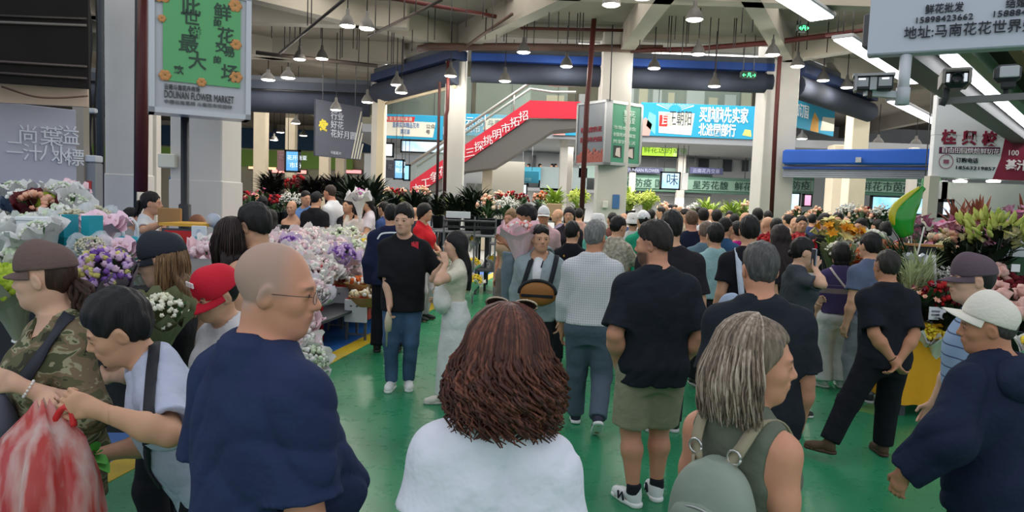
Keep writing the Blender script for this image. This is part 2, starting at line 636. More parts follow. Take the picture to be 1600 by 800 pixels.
class Body:
 def __init__(s, H, sex='m', build=1.0, belly=0.0, lean=0.0, side=0.0, twist=0.0, head=(0, 0, 0), arms=None, legs=None, drop=0.0, headscale=1.0, sit=None):
  s.H, s.sex, s.bd = H, sex, build
  rows = TORSO_M if sex == 'm' else TORSO_F
  z0 = .50
  s.hip = np.array((0, 0, z0 * H - drop))
  s.RT = rotm(twist, lean, side)
  s.rows = []
  for z, a, b, cy in rows:
   bb = belly * math.exp(-((z - .60) / .07) ** 2)
   s.rows.append(((z - z0) * H, 0.0, (cy + bb * .6) * H, a * H * build * (1 + bb * 2), (b + bb * .8) * H * (1 + (build - 1) * .8)))
  s.T = lambda x, y, z: s.hip + s.RT @ np.array((x * H, y * H, (z - z0) * H))
  shw = (.098 if sex == 'm' else .086) * (1 + (build - 1) * .6)
  s.ra = (.0285 if sex == 'm' else .0240) * (1 + (build - 1) * .8)
  s.shw = shw
  s.sh = {-1: s.T(-shw, -.008, .786), 1: s.T(shw, -.008, .786)}
  l1, l2 = .172 * H, .150 * H
  s.arm = {}
  arms = arms or {}
  for q in (-1, 1):
   a = arms.get(q, ('down',))
   pole = a[2] if len(a) > 2 and a[2] is not None else (q * .45, -1, -.1)
   if a[0] == 'down':
    t = s.sh[q] + np.array((q * .035 * H, (a[1] if len(a) > 1 else .015) * H, -.315 * H))
   elif a[0] == 'at':
    t = np.array(a[1], float)
   elif a[0] == 'back':
    t = s.T(q * .012, -.095, .505)
    pole = (q * 1, -.35, 0)
   elif a[0] == 'pocket':
    t = s.T(q * .112, .03, .50)
    pole = (q * .8, -1, 0)
   elif a[0] == 'front':
    t = s.T(q * .05, .15, .60)
    pole = (q * 1, -.4, -.6)
   elif a[0] == 'phone':
    t = s.T(q * .03, .17, .74)
    pole = (q * .8, .1, -1)
   e, w = ik(s.sh[q], t, l1, l2, np.array(pole, float))
   hd = unit(a[3]) if len(a) > 3 and a[3] is not None else unit(w - e)
   s.arm[q] = dict(e=e, w=w, hd=hd, curl=a[4] if len(a) > 4 else .45, n=a[5] if len(a) > 5 else None)
  # legs
  s.leg = {}
  legs = legs or {}
  hipw = .052 * (1 if sex == 'm' else 1.02) * (1 + (build - 1) * .5)
  for q in (-1, 1):
   L = legs.get(q, {})
   hp = s.hip + np.array((q * hipw * H, 0, -.005 * H))
   ft = np.array(L.get('foot', (q * .058 * H, 0.0, 0.0)), float)
   tip = L.get('tip', 0.0)           # heel lift angle in degrees
   an = ft + np.array((0, -.02 * H * math.sin(R_(tip)), .045 * H + .09 * H * math.sin(R_(tip))))
   kn, an = ik(hp, an, .232 * H, .225 * H, np.array(L.get('pole', (q * .12, 1, 0)), float))
   s.leg[q] = dict(h=hp, k=kn, a=an, yaw=L.get('yaw', -q * 8.0), tip=tip)
  # head
  hs = 1.03 * (H / 1.72) ** .35 * headscale
  s.hs = hs
  s.nb = s.T(0, -.012, .838)
  yaw, pit, rol = head
  s.RH = rotm(yaw, pit, rol)
  top = s.nb + s.RT @ np.array((0, .010 * H, .055 * H))
  s.hc = top + s.RH @ np.array((0, .022, .075)) * hs
  s.headpt = lambda x, y, z: s.hc + s.RH @ (np.array((x, y, z)) * hs)
  s.top_z = s.headpt(0, -.01, .125)[2]

 def arm_ops(s, q, off=0.0):
  r, H = s.ra * s.H, s.H
  a = s.arm[q]
  m = s.sh[q] * .5 + a['e'] * .5
  f = a['e'] + (a['w'] - a['e']) * .3
  return [('u', Cone(s.sh[q], m, r * 1.06 + off, r * 1.06 + off), .05), ('u', Cone(m, a['e'], r * 1.08 + off, r * .90 + off), .02),
    ('u', Cone(a['e'], f, r * .88 + off, r * .98 + off), .02), ('u', Cone(f, a['w'], r * .98 + off, r * .58 + off), .03)]
 def hand_ops(s, q):
  a = s.arm[q]
  H = s.H
  k = (H / 1.72) * (1.0 if s.sex == 'm' else .9)
  d = a['hd']
  n = a['n'] if a['n'] is not None else np.array((-q * 1.0, .15, 0.05))
  n = np.array(n, float)
  n = unit(n - d * (n @ d))
  w = np.cross(n, d) * (1 if q > 0 else -1) * -1       # towards the thumb
  if a['n'] is None and w @ np.array((0, 1, 0.3)) < 0: w = -w
  o = a['w']
  c = o + d * .052 * k
  R = np.stack([w, n, d], 1)
  ops = [('u', Cone(o, o + d * .02 * k, .023 * k, .024 * k), .02), ('u', Ell(c, (.041 * k, .0155 * k, .05 * k), R), .02)]
  cu = a['curl']
  for i, (u, ln) in enumerate(((.030, .070), (.010, .078), (-.010, .073), (-.029, .058))):
   b = o + d * .088 * k + w * u * k
   d1 = unit(d * math.cos(cu * .9) + n * math.sin(cu * .9) + w * u * 2.2)
   d2 = unit(d * math.cos(cu * 2.1) + n * math.sin(cu * 2.1) + w * u * .6)
   d3 = unit(d * math.cos(cu * 3.0) + n * math.sin(cu * 3.0))
   p1 = b + d1 * ln * .48 * k
   p2 = p1 + d2 * ln * .32 * k
   p3 = p2 + d3 * ln * .24 * k
   r = .0092 * k if i < 3 else .0078 * k
   ops += [('u', Cone(b - d * .02 * k, p1, r * 1.1, r), .006), ('u', Cone(p1, p2, r, r * .92), .003), ('u', Cone(p2, p3, r * .92, r * .75), .003)]
  t0 = o + d * .03 * k + w * .028 * k
  t1 = t0 + unit(d * .7 + w * .7 + n * .35) * .042 * k
  t2 = t1 + unit(d * .95 + w * .15 + n * .5) * .032 * k
  ops += [('u', Cone(t0, t1, .0145 * k, .0108 * k), .012), ('u', Cone(t1, t2, .0108 * k, .0085 * k), .004)]
  return ops
 def head_ops(s, nose=1.0, ears=True):
  P, R, k = s.headpt, s.RH, s.hs
  E = lambda c, r, kk, rot=None: ('u', Ell(P(*c), np.array(r) * k, R if rot is None else R @ rot), kk * k)
  ops = [('u', Cone(s.nb - s.RT @ np.array((0, 0, .03)), P(0, -.022, -.055), (.0345 if s.sex == 'm' else .029) * s.H * s.bd ** .6, (.032 if s.sex == 'm' else .0275) * s.H * s.bd ** .4), .03),
    E((0, -.012, .040), (.074, .094, .086), .0), E((0, .022, -.028), (.063, .072, .078), .05),
    E((0, .045, -.078), (.042, .040, .034), .04), E((0, .070, -.092), (.022, .017, .017), .025),
    E((.034, .058, -.022), (.026, .026, .024), .02), E((-.034, .058, -.022), (.026, .026, .024), .02),
    E((0, .083, .022), (.050, .014, .013), .02)]
  for q in (-1, 1):
   ops.append(('s', Ell(P(q * .031, .104, .004), np.array((.019, .014, .012)) * k, R), .012 * k))
   ops.append(E((q * .031, .082, .003), (.0165, .0145, .0125), .006))
   ops.append(('s', Ell(P(q * .031, .101, .0030), np.array((.0125, .012, .0050)) * k, R), .002))
  ops += [('u', Cone(P(0, .089, .012), P(0, .108, -.024), .0075 * k, .0125 * k * nose), .014 * k),
    E((.012, .097, -.030), (.009, .010, .0075), .008), E((-.012, .097, -.030), (.009, .010, .0075), .008),
    E((0, .085, -.055), (.028, .014, .020), .014),
    E((0, .0955, -.0505), (.0225, .0075, .0052), .006), E((0, .0945, -.0615), (.0195, .0080, .0062), .006)]
  if ears:
   for q in (-1, 1):
    rot = rotm(q * 18, 12, q * 8)
    ops.append(E((q * .077, -.004, -.006), (.0085, .0205, .032), .008, rot))
    ops.append(('s', Ell(P(q * .087, .002, -.003), np.array((.006, .011, .018)) * k, R @ rot), .005 * k))
  return ops
 def torso_ops(s, off=0.0):
  H = s.H
  ops = [('u', Loft(s.hip, s.RT, s.rows, 2.4, off), 0)]
  for q in (-1, 1):
   ops.append(('u', Cone(s.T(q * .022, -.016, .838), s.sh[q], .034 * H + off, s.ra * .98 * H + off), .06))
   ops.append(('u', Cone(s.T(q * .06, .0, .755), s.sh[q], .045 * H + off, s.ra * 1.1 * H + off), .05))
  if s.sex == 'f':
   for q in (-1, 1):
    ops.append(('u', Ell(s.T(q * .042, .052, .715), np.array((.042, .036, .040)) * H + off, s.RT), .05))
  return ops
 def leg_ops(s, q, off=0.0):
  H, L = s.H, s.leg[q]
  h, kn, an = L['h'], L['k'], L['a']
  bw = 1 + (s.bd - 1) * .7
  sh = unit(an - kn)
  back = unit(np.cross(np.cross(sh, np.array((0, 1, 0))), sh)) * -1
  mid = kn + (an - kn) * .32 + back * .010 * H
  return [('u', Cone(h, kn, .054 * H * bw + off, .0325 * H * bw + off), .06), ('u', Cone(kn, mid, .0315 * H * bw + off, .0345 * H * bw + off), .03),
    ('u', Cone(mid, an, .0345 * H * bw + off, .0205 * H + off), .03)]
 def foot_frame(s, q):
  L = s.leg[q]
  return np.array(Matrix.Rotation(R_(L['yaw']), 3, 'Z') @ Matrix.Rotation(R_(-L['tip']), 3, 'X'))
 def foot_ops(s, q):
  R, a, H = s.foot_frame(q), s.leg[q]['a'], s.H
  P = lambda x, y, z: a + R @ (np.array((x, y, z)) * H)
  return [('u', Cone(a, P(0, -.012, -.028), .020 * H, .018 * H), .02), ('u', Cone(P(0, 0, -.02), P(0, .085, -.033), .020 * H, .013 * H), .03), ('u', Cone(P(-.012, .07, -.034), P(.014, .075, -.034), .012 * H, .012 * H), .02)]

def wrinkle(amp, seed=0, f=1.0):
 r = np.random.RandomState(seed)
 ph = r.rand(8) * 6.28
 def w(x, y, z):
  w1 = np.sin(f * (7 * x + 5 * z) + ph[1]) + np.sin(f * (6 * y - 8 * z) + ph[3])
  w2 = np.sin(f * (9 * x - 4 * y) + ph[5]) + np.sin(f * (5 * z + 7 * y) + ph[6])
  g = lambda u: (1 - np.abs(np.sin(u))) ** 2
  a = g(f * (9 * z + 12 * x * np.sin(ph[0] + 1) + 6 * y) + .9 * w1 + ph[2])
  b = g(f * (14 * x - 7 * z + 10 * y) + 1.0 * w2 + ph[4])
  c = g(f * (21 * z - 15 * x + 12 * y) + 1.2 * w1 - .8 * w2 + ph[7])
  m = .5 + .5 * np.sin(f * 4.1 * x + f * 5.3 * z + w2)
  return amp * (1.3 * a * m + 1.1 * b * (1 - m) + .8 * c * m * m - .7)
 return w

def part_sdf(name, ops, h, mat, parent, wr=None, fine=(), attrs=None):
 V, Q = sdf_mesh(ops, h, fine, wr)
 me = mesh_from(V, Q, name)
 if attrs:
  for n_, fn in attrs.items():
   set_attr(me, n_, fn(V))
 return link(name, me, mat, parent)

def sstep(x, a, b):
 t = np.clip((x - a) / (b - a), 0, 1)
 return t * t * (3 - 2 * t)

def make_body(B, root, skin, lod, hair_rgb=(40, 34, 30), stub=0.0, stub_rgb=None, brow=None, beard=0.0, feet=True, name='body', nose=1.0, bare=(1, 1), cover=False, lip=(168, 104, 94)):
 """one continuous surface: head with face, neck, torso, arms with fingers, legs, feet"""
 ops = B.torso_ops(-.004)
 for q in (-1, 1):
  ops += B.arm_ops(q) + B.leg_ops(q, -.012 if cover else 0) + (B.foot_ops(q) if feet else [])
 ops += B.head_ops(nose)
 for q in (-1, 1):
  ops += B.hand_ops(q)
 h, hh, hf = {0: (.013, .0042, .0042), 1: (.016, .0065, .006), 2: (.024, .0105, .010)}[lod]
 fine = [(B.headpt(0, .008, -.005), np.array((.125, .145, .145)) * B.hs, hh)]
 for q in (-1, 1):
  if bare[0 if q < 0 else 1]:
   a = B.arm[q]
   k = B.H / 1.72
   fine.append((a['w'] + a['hd'] * .085 * k, np.array((.115, .115, .115)) * k, hf))
 R, hc, k = B.RH, B.hc, B.hs
 def loc(V):
  return ((V - hc) @ R) / k
 def lipf(V):
  p = loc(V)
  d = np.sqrt((p[:, 0] / .025) ** 2 + ((p[:, 1] - .100) / .022) ** 2 + ((p[:, 2] + .056) / .0115) ** 2)
  return (1 - sstep(d, .6, 1.1)) * .7
 def browf(V):
  p = loc(V)
  ax = np.abs(p[:, 0])
  zc = .0235 - .10 * (ax - .034) ** 2 * 100 * .25
  m = (1 - sstep(np.abs(p[:, 2] - zc) / .0048, .7, 1.2)) * sstep(ax, .010, .016) * (1 - sstep(ax, .046, .054)) * (p[:, 1] > .04)
  ey = (ax - .031) ** 2 / .0155 ** 2 + (p[:, 2] - .0035) ** 2 / .0058 ** 2
  m2 = (1 - sstep(ey, .95, 1.15)) * sstep(ey, .5, .8) * (p[:, 1] > .06)
  return np.maximum(m * (.85 if lod == 0 else .55), m2 * .7)
 def stubf(V):
  p = loc(V)
  hl = .058 - .35 * np.abs(p[:, 0])
  m = sstep(p[:, 2], -.075, -.02) * (1 - sstep(p[:, 1], .005, .075))
  side = sstep(p[:, 2] + .9 * np.maximum(0, -p[:, 1] - .0) * 1.0, -.02, .02)
  m = m * np.maximum(side, sstep(-p[:, 1], .03, .05)) * stub * sstep(p[:, 2], -.075, -.05)
  if beard:
   bm = sstep(-p[:, 2], .030, .048) * sstep(p[:, 1], .0, .03) * (1 - lipf(V))
   bm = bm * (1 - sstep(np.abs(p[:, 0]), .30, .4)) * (1 - sstep(-p[:, 2], .112, .125))
   m = np.maximum(m, bm * beard)
  return m
 sm = skin_mat(skin, brow=brow or tuple(v * .9 for v in hair_rgb), stub=stub_rgb or tuple(.55 * a + .35 * b for a, b in zip(hair_rgb, skin)), lip=lip)
 b = part_sdf(name, ops, h, sm, root, None, fine, {'lip': lipf, 'brow': browf, 'stub': stubf})
 return b

def make_eyes(B, root, iris=(60, 42, 30)):
 for q in (-1, 1):
  mb = MB()
  k = B.hs
  c = B.headpt(q * .031, .0795, .0035)
  Rm = Matrix(B.RH.tolist())
  rings = [(0.0, 0), (.28, 0), (.28, 1), (.62, 1), (.62, 2), (1.5, 2)]
  for lo_, hi_, mi in ((0, .26, 2), (.26, .62, 1), (.62, 1.45, 0)):
   mb.mat = mi
   pr = []
   for t in np.linspace(lo_, hi_, 3):
    pr.append((max(1e-4, .0128 * k * math.sin(t)), .0128 * k * 1.22 * math.cos(t)))
   mb.lathe(pr, 14, c, Rm @ Matrix.Rotation(-math.pi / 2, 3, 'X'))
  o = mb.build('eye', [M((196, 192, 188), rough=.25), M(iris, rough=.2), M((12, 10, 10), rough=.15)], root)

# ---------------------------------------------------------------- garments
def top_garment(B, root, mat, kind='tee', off=.012, sleeve=.62, hem=.47, lod=0, neck=1.0, loose=.0, wr=.0025, name='shirt', seed=1, collar=None, vneck=0.0, cuff=None, strap=False):
 H = B.H
 rows = []
 for (z, cx, cy, a, b) in B.rows:
  zz = z / H + .5
  e = loose * .45 * sstep(.80 - zz, 0, .12)
  if zz < .70 and loose > 0:
   a = max(a, B.rows[6][3] * (.90 + loose * 1.5)); b = max(b, B.rows[6][4] * (.92 + loose * 1.5))
  rows.append((z, cx, cy, a + e, b + e))
 zh = (hem - .5) * H
 if rows[0][0] > zh:
  rows.insert(0, (zh - .01, rows[0][1], rows[0][2], rows[1][3], rows[1][4]))
  rows[1] = (rows[1][0],) + rows[0][1:]
 ops = [('u', Loft(B.hip, B.RT, rows, 2.5, off), 0)]
 for q in (-1, 1):
  ops.append(('u', Cone(B.T(q * .022, -.016, .834), B.sh[q], .033 * H + off, B.ra * .98 * H + off), .05))
  ops.append(('u', Cone(B.T(q * .06, .0, .755), B.sh[q], .045 * H + off, B.ra * 1.05 * H + off), .05))
 if B.sex == 'f':
  for q in (-1, 1):
   ops.append(('u', Ell(B.T(q * .042, .050, .715), np.array((.042, .036, .040)) * H + off, B.RT), .06))
 r = B.ra * H
 cuts = []
 hm = []
 for q in (-1, 1):
  a = B.arm[q]
  if kind in ('tee', 'long'):
   en = B.sh[q] + (a['e'] - B.sh[q]) * (min(1, sleeve))
   lo_ = .006 + loose * .35
   if kind == 'tee':
    ops.append(('u', Cone(B.sh[q], en, r * 1.04 + off, r * 1.12 + off + lo_, flat1=True), .045))
    u = unit(en - B.sh[q])
    cuts.append(('s', Cone(en - u * .035, en + u * .03, r * 1.0 + max(.002, off + lo_ - .020), r * 1.02 + max(.002, off + lo_ - .018), True, True), .004))
   else:
    ops.append(('u', Cone(B.sh[q], a['e'], r * 1.06 + off, r * 1.05 + off + lo_), .045))
    wv = a['e'] + (a['w'] - a['e']) * (.97 if sleeve == .62 else sleeve)
    ops.append(('u', Cone(a['e'], wv, r * 1.02 + off + lo_, r * .72 + off + lo_ * .6, flat1=True), .03))
    u = unit(wv - a['e'])
    cuts.append(('s', Cone(wv - u * .03, wv + u * .03, r * .60 + max(.002, off - .014), r * .60 + max(.002, off - .014), True, True), .004))
 if kind == 'tank':
  for q in (-1, 1):
   c = B.sh[q] + B.RT @ np.array((q * .052, .0, -.02)) * H
   cuts.append(('s', Ell(c, np.array((.072, .085, .092)) * H, B.RT), .012))
 # neck opening
 nk = .044 * neck * H
 cuts.append(('s', Ell(B.T(0, .012 + vneck * .02, .872), np.array((nk / H, .052 * neck, .042 + vneck)) * H, B.RT), .008))
 if kind == 'strapless':
  cuts.append(('i', Half(B.T(0, 0, .765), B.RT @ np.array((0, 0, 1.0))), .004))
 cuts.append(('i', Half(B.T(0, 0, hem), B.RT @ np.array((0, 0, -1.0))), .006))
 ops += cuts
 h = {0: .0085, 1: .0125, 2: .02}[lod]
 o = part_sdf(name, ops, h, mat, root, wrinkle(wr, seed) if wr else None)
 if collar:
  nb, k = B.T(0, -.010, .842), H
  mb = MB()
  rn = (.0345 if B.sex == 'm' else .029) * H * B.bd ** .55
  pr = [(rn + .002, -.03), (rn + .003, .020), (rn + .008, .026), (rn + .014, .018), (rn + .026, -.012), (rn + .030, -.024), (rn + .022, -.026)]
  Rm = Matrix((B.RT @ rotm(0, 14, 0)).tolist())
  mb.lathe(pr, 24, tuple(nb), Rm, wob=lambda i, an, r, z: (r * (1.0 + .12 * max(0, math.sin(an))), z - (.018 if math.sin(an) > 0 else 0) * max(0, math.sin(an))))
  mb.build('collar', collar, o)
 return o

def legs_garment(B, root, mat, kind='pants', off=.010, length=1.0, flare=0.0, lod=0, waist=.60, wr=.003, name='trousers', seed=2):
 H = B.H
 rows = [r for r in B.rows if r[0] / H + .5 < waist + .03]
 rows = [(rows[0][0] - .02 * H,) + rows[0][1:3] + (rows[0][3] * .8, rows[0][4] * .9)] + rows
 ops = [('u', Loft(B.hip, B.RT, rows, 2.3, off), 0)]
 cuts = []
 bw = 1 + (B.bd - 1) * .7
 for q in (-1, 1):
  L = B.leg[q]
  h_, kn, an = L['h'], L['k'], L['a']
  if kind == 'shorts':
   en = h_ + (kn - h_) * length
   ops.append(('u', Cone(h_, en, .060 * H * bw + off, (.047 + flare) * H * bw + off, flat1=True), .05))
   u = unit(en - h_)
   cuts.append(('s', Cone(en - u * .05, en + u * .03, (.046 + flare) * H * bw + off - .024, (.047 + flare) * H * bw + off - .021, True, True), .004))
  elif kind == 'pants':
   ops.append(('u', Cone(h_, kn, .058 * H * bw + off, (.0385 + flare * .5) * H * bw + off), .05))
   en = kn + (an - kn) * length
   ops.append(('u', Cone(kn, en, (.0385 + flare * .5) * H * bw + off, (.030 + flare) * H + off, flat1=True), .03))
 if kind == 'skirt':
  z1 = -.5 * H + .06 * H + (1 - length) * .45 * H
  rows2 = [(z1, 0, 0, (.125 + flare) * H, (.105 + flare) * H), (-.2 * H, 0, 0, (.122 + flare * .5) * H, (.092 + flare * .5) * H), (-.03 * H, 0, -.006 * H, .110 * H, .078 * H), (.11 * H, 0, 0, .077 * H, .055 * H)]
  ops.append(('u', Loft(B.hip, np.eye(3), rows2, 2.1, off), .05))
 cuts.append(('i', Half(B.T(0, 0, waist), B.RT @ np.array((0, 0, 1.0))), .004))
 if kind == 'skirt' :
  pass
 ops += cuts
 h = {0: .0095, 1: .0125, 2: .022}[lod]
 return part_sdf(name, ops, h, mat, root, wrinkle(wr, seed, .8) if wr else None)

def shoes(B, root, mat, sole, lod=1, name='shoe', only=None):
 H = B.H
 for q in (-1, 1):
  if only and q != only: continue
  R, a = B.foot_frame(q), B.leg[q]['a']
  k = H / 1.72
  P = lambda x, y, z: a + R @ (np.array((x, y, z)) * k)
  ops = [('u', Cone(P(0, -.012, .028), P(0, -.02, -.035), .042 * k, .040 * k), 0), ('u', Cone(P(0, .0, -.012), P(0, .10, -.040), .041 * k, .032 * k), .03),
    ('u', Cone(P(0, .10, -.042), P(q * -.006, .155, -.046), .042 * k, .034 * k), .03), ('i', Half(P(0, 0, -.060), R @ np.array((0, 0, -1.0))), .004), ('i', Half(P(0, 0, .045), R @ np.array((0, .1, 1.0))), .006)]
  o = part_sdf(name, ops, {0: .006, 1: .009, 2: .016}[lod], mat, root)
  if sole is not None:
   so = [('u', Cone(P(0, -.028, -.062), P(0, .05, -.062), .044 * k, .040 * k), 0), ('u', Cone(P(0, .06, -.062), P(q * -.006, .15, -.060), .043 * k, .040 * k), .02),
     ('i', Half(P(0, 0, -.078), R @ np.array((0, 0, -1.0))), .003), ('i', Half(P(0, 0, -.050), R @ np.array((0, 0, 1.0))), .003)]
   part_sdf('sole', so, {0: .006, 1: .008, 2: .015}[lod], sole, o)

# ---------------------------------------------------------------- hair and hats
def short_hair(B, root, mat, t=.014, lod=1, fringe=0.0, nape=-.042, side=True, amp=.003, top=.0, name='hair', part=0.0):
 P, R, k = B.headpt, B.RH, B.hs
 ops = [('u', Ell(P(0, -.014, .042 + top * .5), (np.array((.074, .092, .086)) + np.array((t * .5, t * .8, t + top * .5))) * k, R), 0),
   ('u', Ell(P(0, -.044, -.004), (np.array((.058, .050, .056)) + t * .4) * k, R), .03)]
 if top: ops.append(('u', Ell(P(part, .02, .088), np.array((.060, .066, .036 + top)) * k, R), .03))
 ops += [('s', Ell(P(0, .118, -.026 - max(0, fringe)), np.array((.080, .085, .102)) * k, R), .012 * k),
   ('i', Half(P(0, -.03, nape), R @ np.array((0, .55, -1.0))), .008)]
 for q in (-1, 1):
  ops.append(('s', Ell(P(q * .088, .012, -.028), np.array((.026, .040, .056)) * k, R), .010))
 h = {0: .0048, 1: .007, 2: .012}[lod]
 return part_sdf(name, ops, h, mat, root, (lambda x, y, z: amp * np.sin(95 * x + 40 * z) * np.sin(80 * y + 30 * x) + amp * .5 * np.sin(170 * x - 120 * y)) if amp else None)

def long_hair(B, root, mat, length=.30, lod=1, width=.095, back=True, name='hair', fringe=.03, locks=0, az0=.78, tight=1.0, wave=.0, seed=3, vol=.018, curl=18.0, tips=.5, part=0.0, rr=.0075):
 """scalp cap plus a falling mass; near heads also get separate locks over it"""
 P, R, k = B.headpt, B.RH, B.hs
 t = vol
 ops = [('u', Ell(P(0, -.014, .040), (np.array((.074, .092, .086)) + t * .75) * k, R), 0)]
 dn = np.array((0, 0, -1.0))
 o1 = P(0, -.050, .02)
 bk = R @ np.array((0, -1.0, 0)); bk[2] = 0; bk = unit(bk)
 sd = R @ np.array((1.0, 0, 0)); sd[2] = 0; sd = unit(sd)
 Rf = np.stack([sd, -bk, np.array((0, 0, 1.0))], 1)
 base = o1
 L = length
 sb = .062 * float(sstep(np.array(L), .20, .30))
 rows = [(-L, 0, -.012 - sb, width * .62, .026), (-L * .75, 0, -.012 - sb, width * .92, .034), (-max(L * .45, .12), 0, -.006 - sb * .75, width, .048), (-.06, 0, .0, width * 1.0, .064), (.0, 0, .008, width * .9, .066), (.05, 0, .03, width * .55, .045)]
 ops.append(('u', Loft(base, Rf, [(z, cx, cy, a * k, b * k) for z, cx, cy, a, b in rows], 2.2), .04))
 ops += [('s', Ell(P(0, .120, -.045), np.array((.068, .10, .105 - fringe * .3)) * k, R), .012)]
 ops.append(('s', Cone(P(0, .07, -.09), P(0, .05, -.4), .062 * k, .075 * k), .02))
 if locks: ops.append(('s', Ell(P(0, .12, -.02), np.array((.095, .115, .10)) * k, R), .02))
 h = {0: .006, 1: .009, 2: .014}[lod]
 w = None
 if lod < 2:
  w = lambda x, y, z: .0028 * np.sin(110 * (x * sd[0] + y * sd[1]) + 3 * np.sin(14 * z)) + .0015 * np.sin(230 * (x * sd[0] + y * sd[1]) + 60 * (x * bk[0] + y * bk[1]))
 V, Q = sdf_mesh(ops, h, (), w)
 nv = len(V)
 lk = np.full(nv, -.05)
 me = mesh_from(V, Q, name)
 if locks:
  rg = np.random.RandomState(seed)
  mb = MB()
  vals = []
  for i in range(locks):
   az = rg.uniform(-1.0, 1.0) * math.pi * az0          # 0 = back of head
   rg.normal(0, .01)
   Ltot = L * rg.uniform(.72, 1.06) if abs(az) < 1.9 else L * rg.uniform(.6, .95)
   out = rg.uniform(.0, 1.0) * tight
   pts = []
   n1, n2 = 6, 11
   dirx = math.sin(az); diry = -math.cos(az)
   rx, ry = .074 + t * .8 + out * .010, .094 + t * .8 + out * .010
   for j in range(n1):
    th = j / (n1 - 1) * 1.45
    q = np.array((dirx * rx * math.sin(th) + part * math.cos(th), -.014 + diry * ry * math.sin(th), .040 + (.086 + t * .8 + out * .008) * math.cos(th)))
    pts.append(P(*q))
   e = pts[-1]
   ph = rg.uniform(0, 6.28); fr = curl * rg.uniform(.75, 1.3)
   dv = (sd * dirx + bk * (-diry))
   spread = rg.uniform(-.01, .03)
   for j in range(1, n2):
    u = j / (n2 - 1)
    p = e + np.array((0, 0, -1.0)) * Ltot * u + dv * (spread * math.sin(u * 3.0) - tips * .05 * u * u)
    am = wave * min(1, u * 1.8)
    p = p + sd * am * math.sin(fr * u * Ltot * 10 + ph) + bk * am * .8 * math.cos(fr * u * Ltot * 10 + ph)
    pts.append(p)
   m = len(pts)
   r0 = rr * rg.uniform(.7, 1.25)
   n0 = len(mb.v)
   mb.tube([tuple(p) for p in pts], [r0 * (.55 + .6 * min(1, j / 4)) * (1 if j < m - 4 else (m - j) / 4.2) for j in range(m)], 5, flat=.55)
   vals += [rg.uniform(-.20, .30)] * (len(mb.v) - n0)
  m2 = mb.mesh('locks')
  bm_v = np.concatenate([V, np.array(mb.v)])
  faces = [tuple(f) for f in Q] + [tuple(nv + i for i in f) for f in mb.f]
  me = bpy.data.meshes.new(name)
  me.from_pydata([tuple(v) for v in bm_v], [], faces)
  me.polygons.foreach_set('use_smooth', np.ones(len(me.polygons), dtype=bool))
  me.update()
  bpy.data.meshes.remove(m2)
  lk = np.concatenate([lk, np.array(vals)])
 set_attr(me, 'lock', lk)
 return link(name, me, mat, root)

def tail_hair(B, root, mat, start=(0, -.10, .03), L=.28, r=.032, lod=1, name='ponytail', drop=None, amp=.01):
 P = B.headpt
 s0 = P(*start)
 bk = B.RH @ np.array((0, -1.0, 0)); bk[2] = 0; bk = unit(bk)
 mb = MB()
 rg = np.random.RandomState(5)
 for i in range(26 if lod == 0 else 9):
  a = rg.uniform(0, 6.28); q = r * math.sqrt(rg.uniform(0, 1))
  o = np.array((math.cos(a) * q, math.sin(a) * q, 0))
  pts, rs = [], []
  ph = rg.uniform(0, 6.28)
  LL = L * rg.uniform(.75, 1.05)
  for j in range(9):
   u = j / 8
   w = math.sin(min(1, u * 3) * 1.57)
   p = s0 + bk * (.035 * math.sin(u * 2.0) + .01) + np.array((0, 0, -1.0)) * LL * u ** 1.3 + o * w + bk * amp * math.sin(8 * u + ph)
   pts.append(tuple(p)); rs.append((.010 if lod == 0 else .016) * (.6 + .6 * math.sin(math.pi * min(1, .25 + u * .8))))
  mb.tube(pts, rs, 6)
 return mb.build(name, mat, root)

def bun_hair(B, root, mat, c=(0, -.105, .05), r=.036, lod=1):
 return part_sdf('hair_bun', [('u', Ell(B.headpt(*c), np.array((r, r * .9, r)) * B.hs, B.RH), 0)], .008, mat, root, lambda x, y, z: .003 * np.sin(120 * x + 90 * z) * np.sin(100 * y))

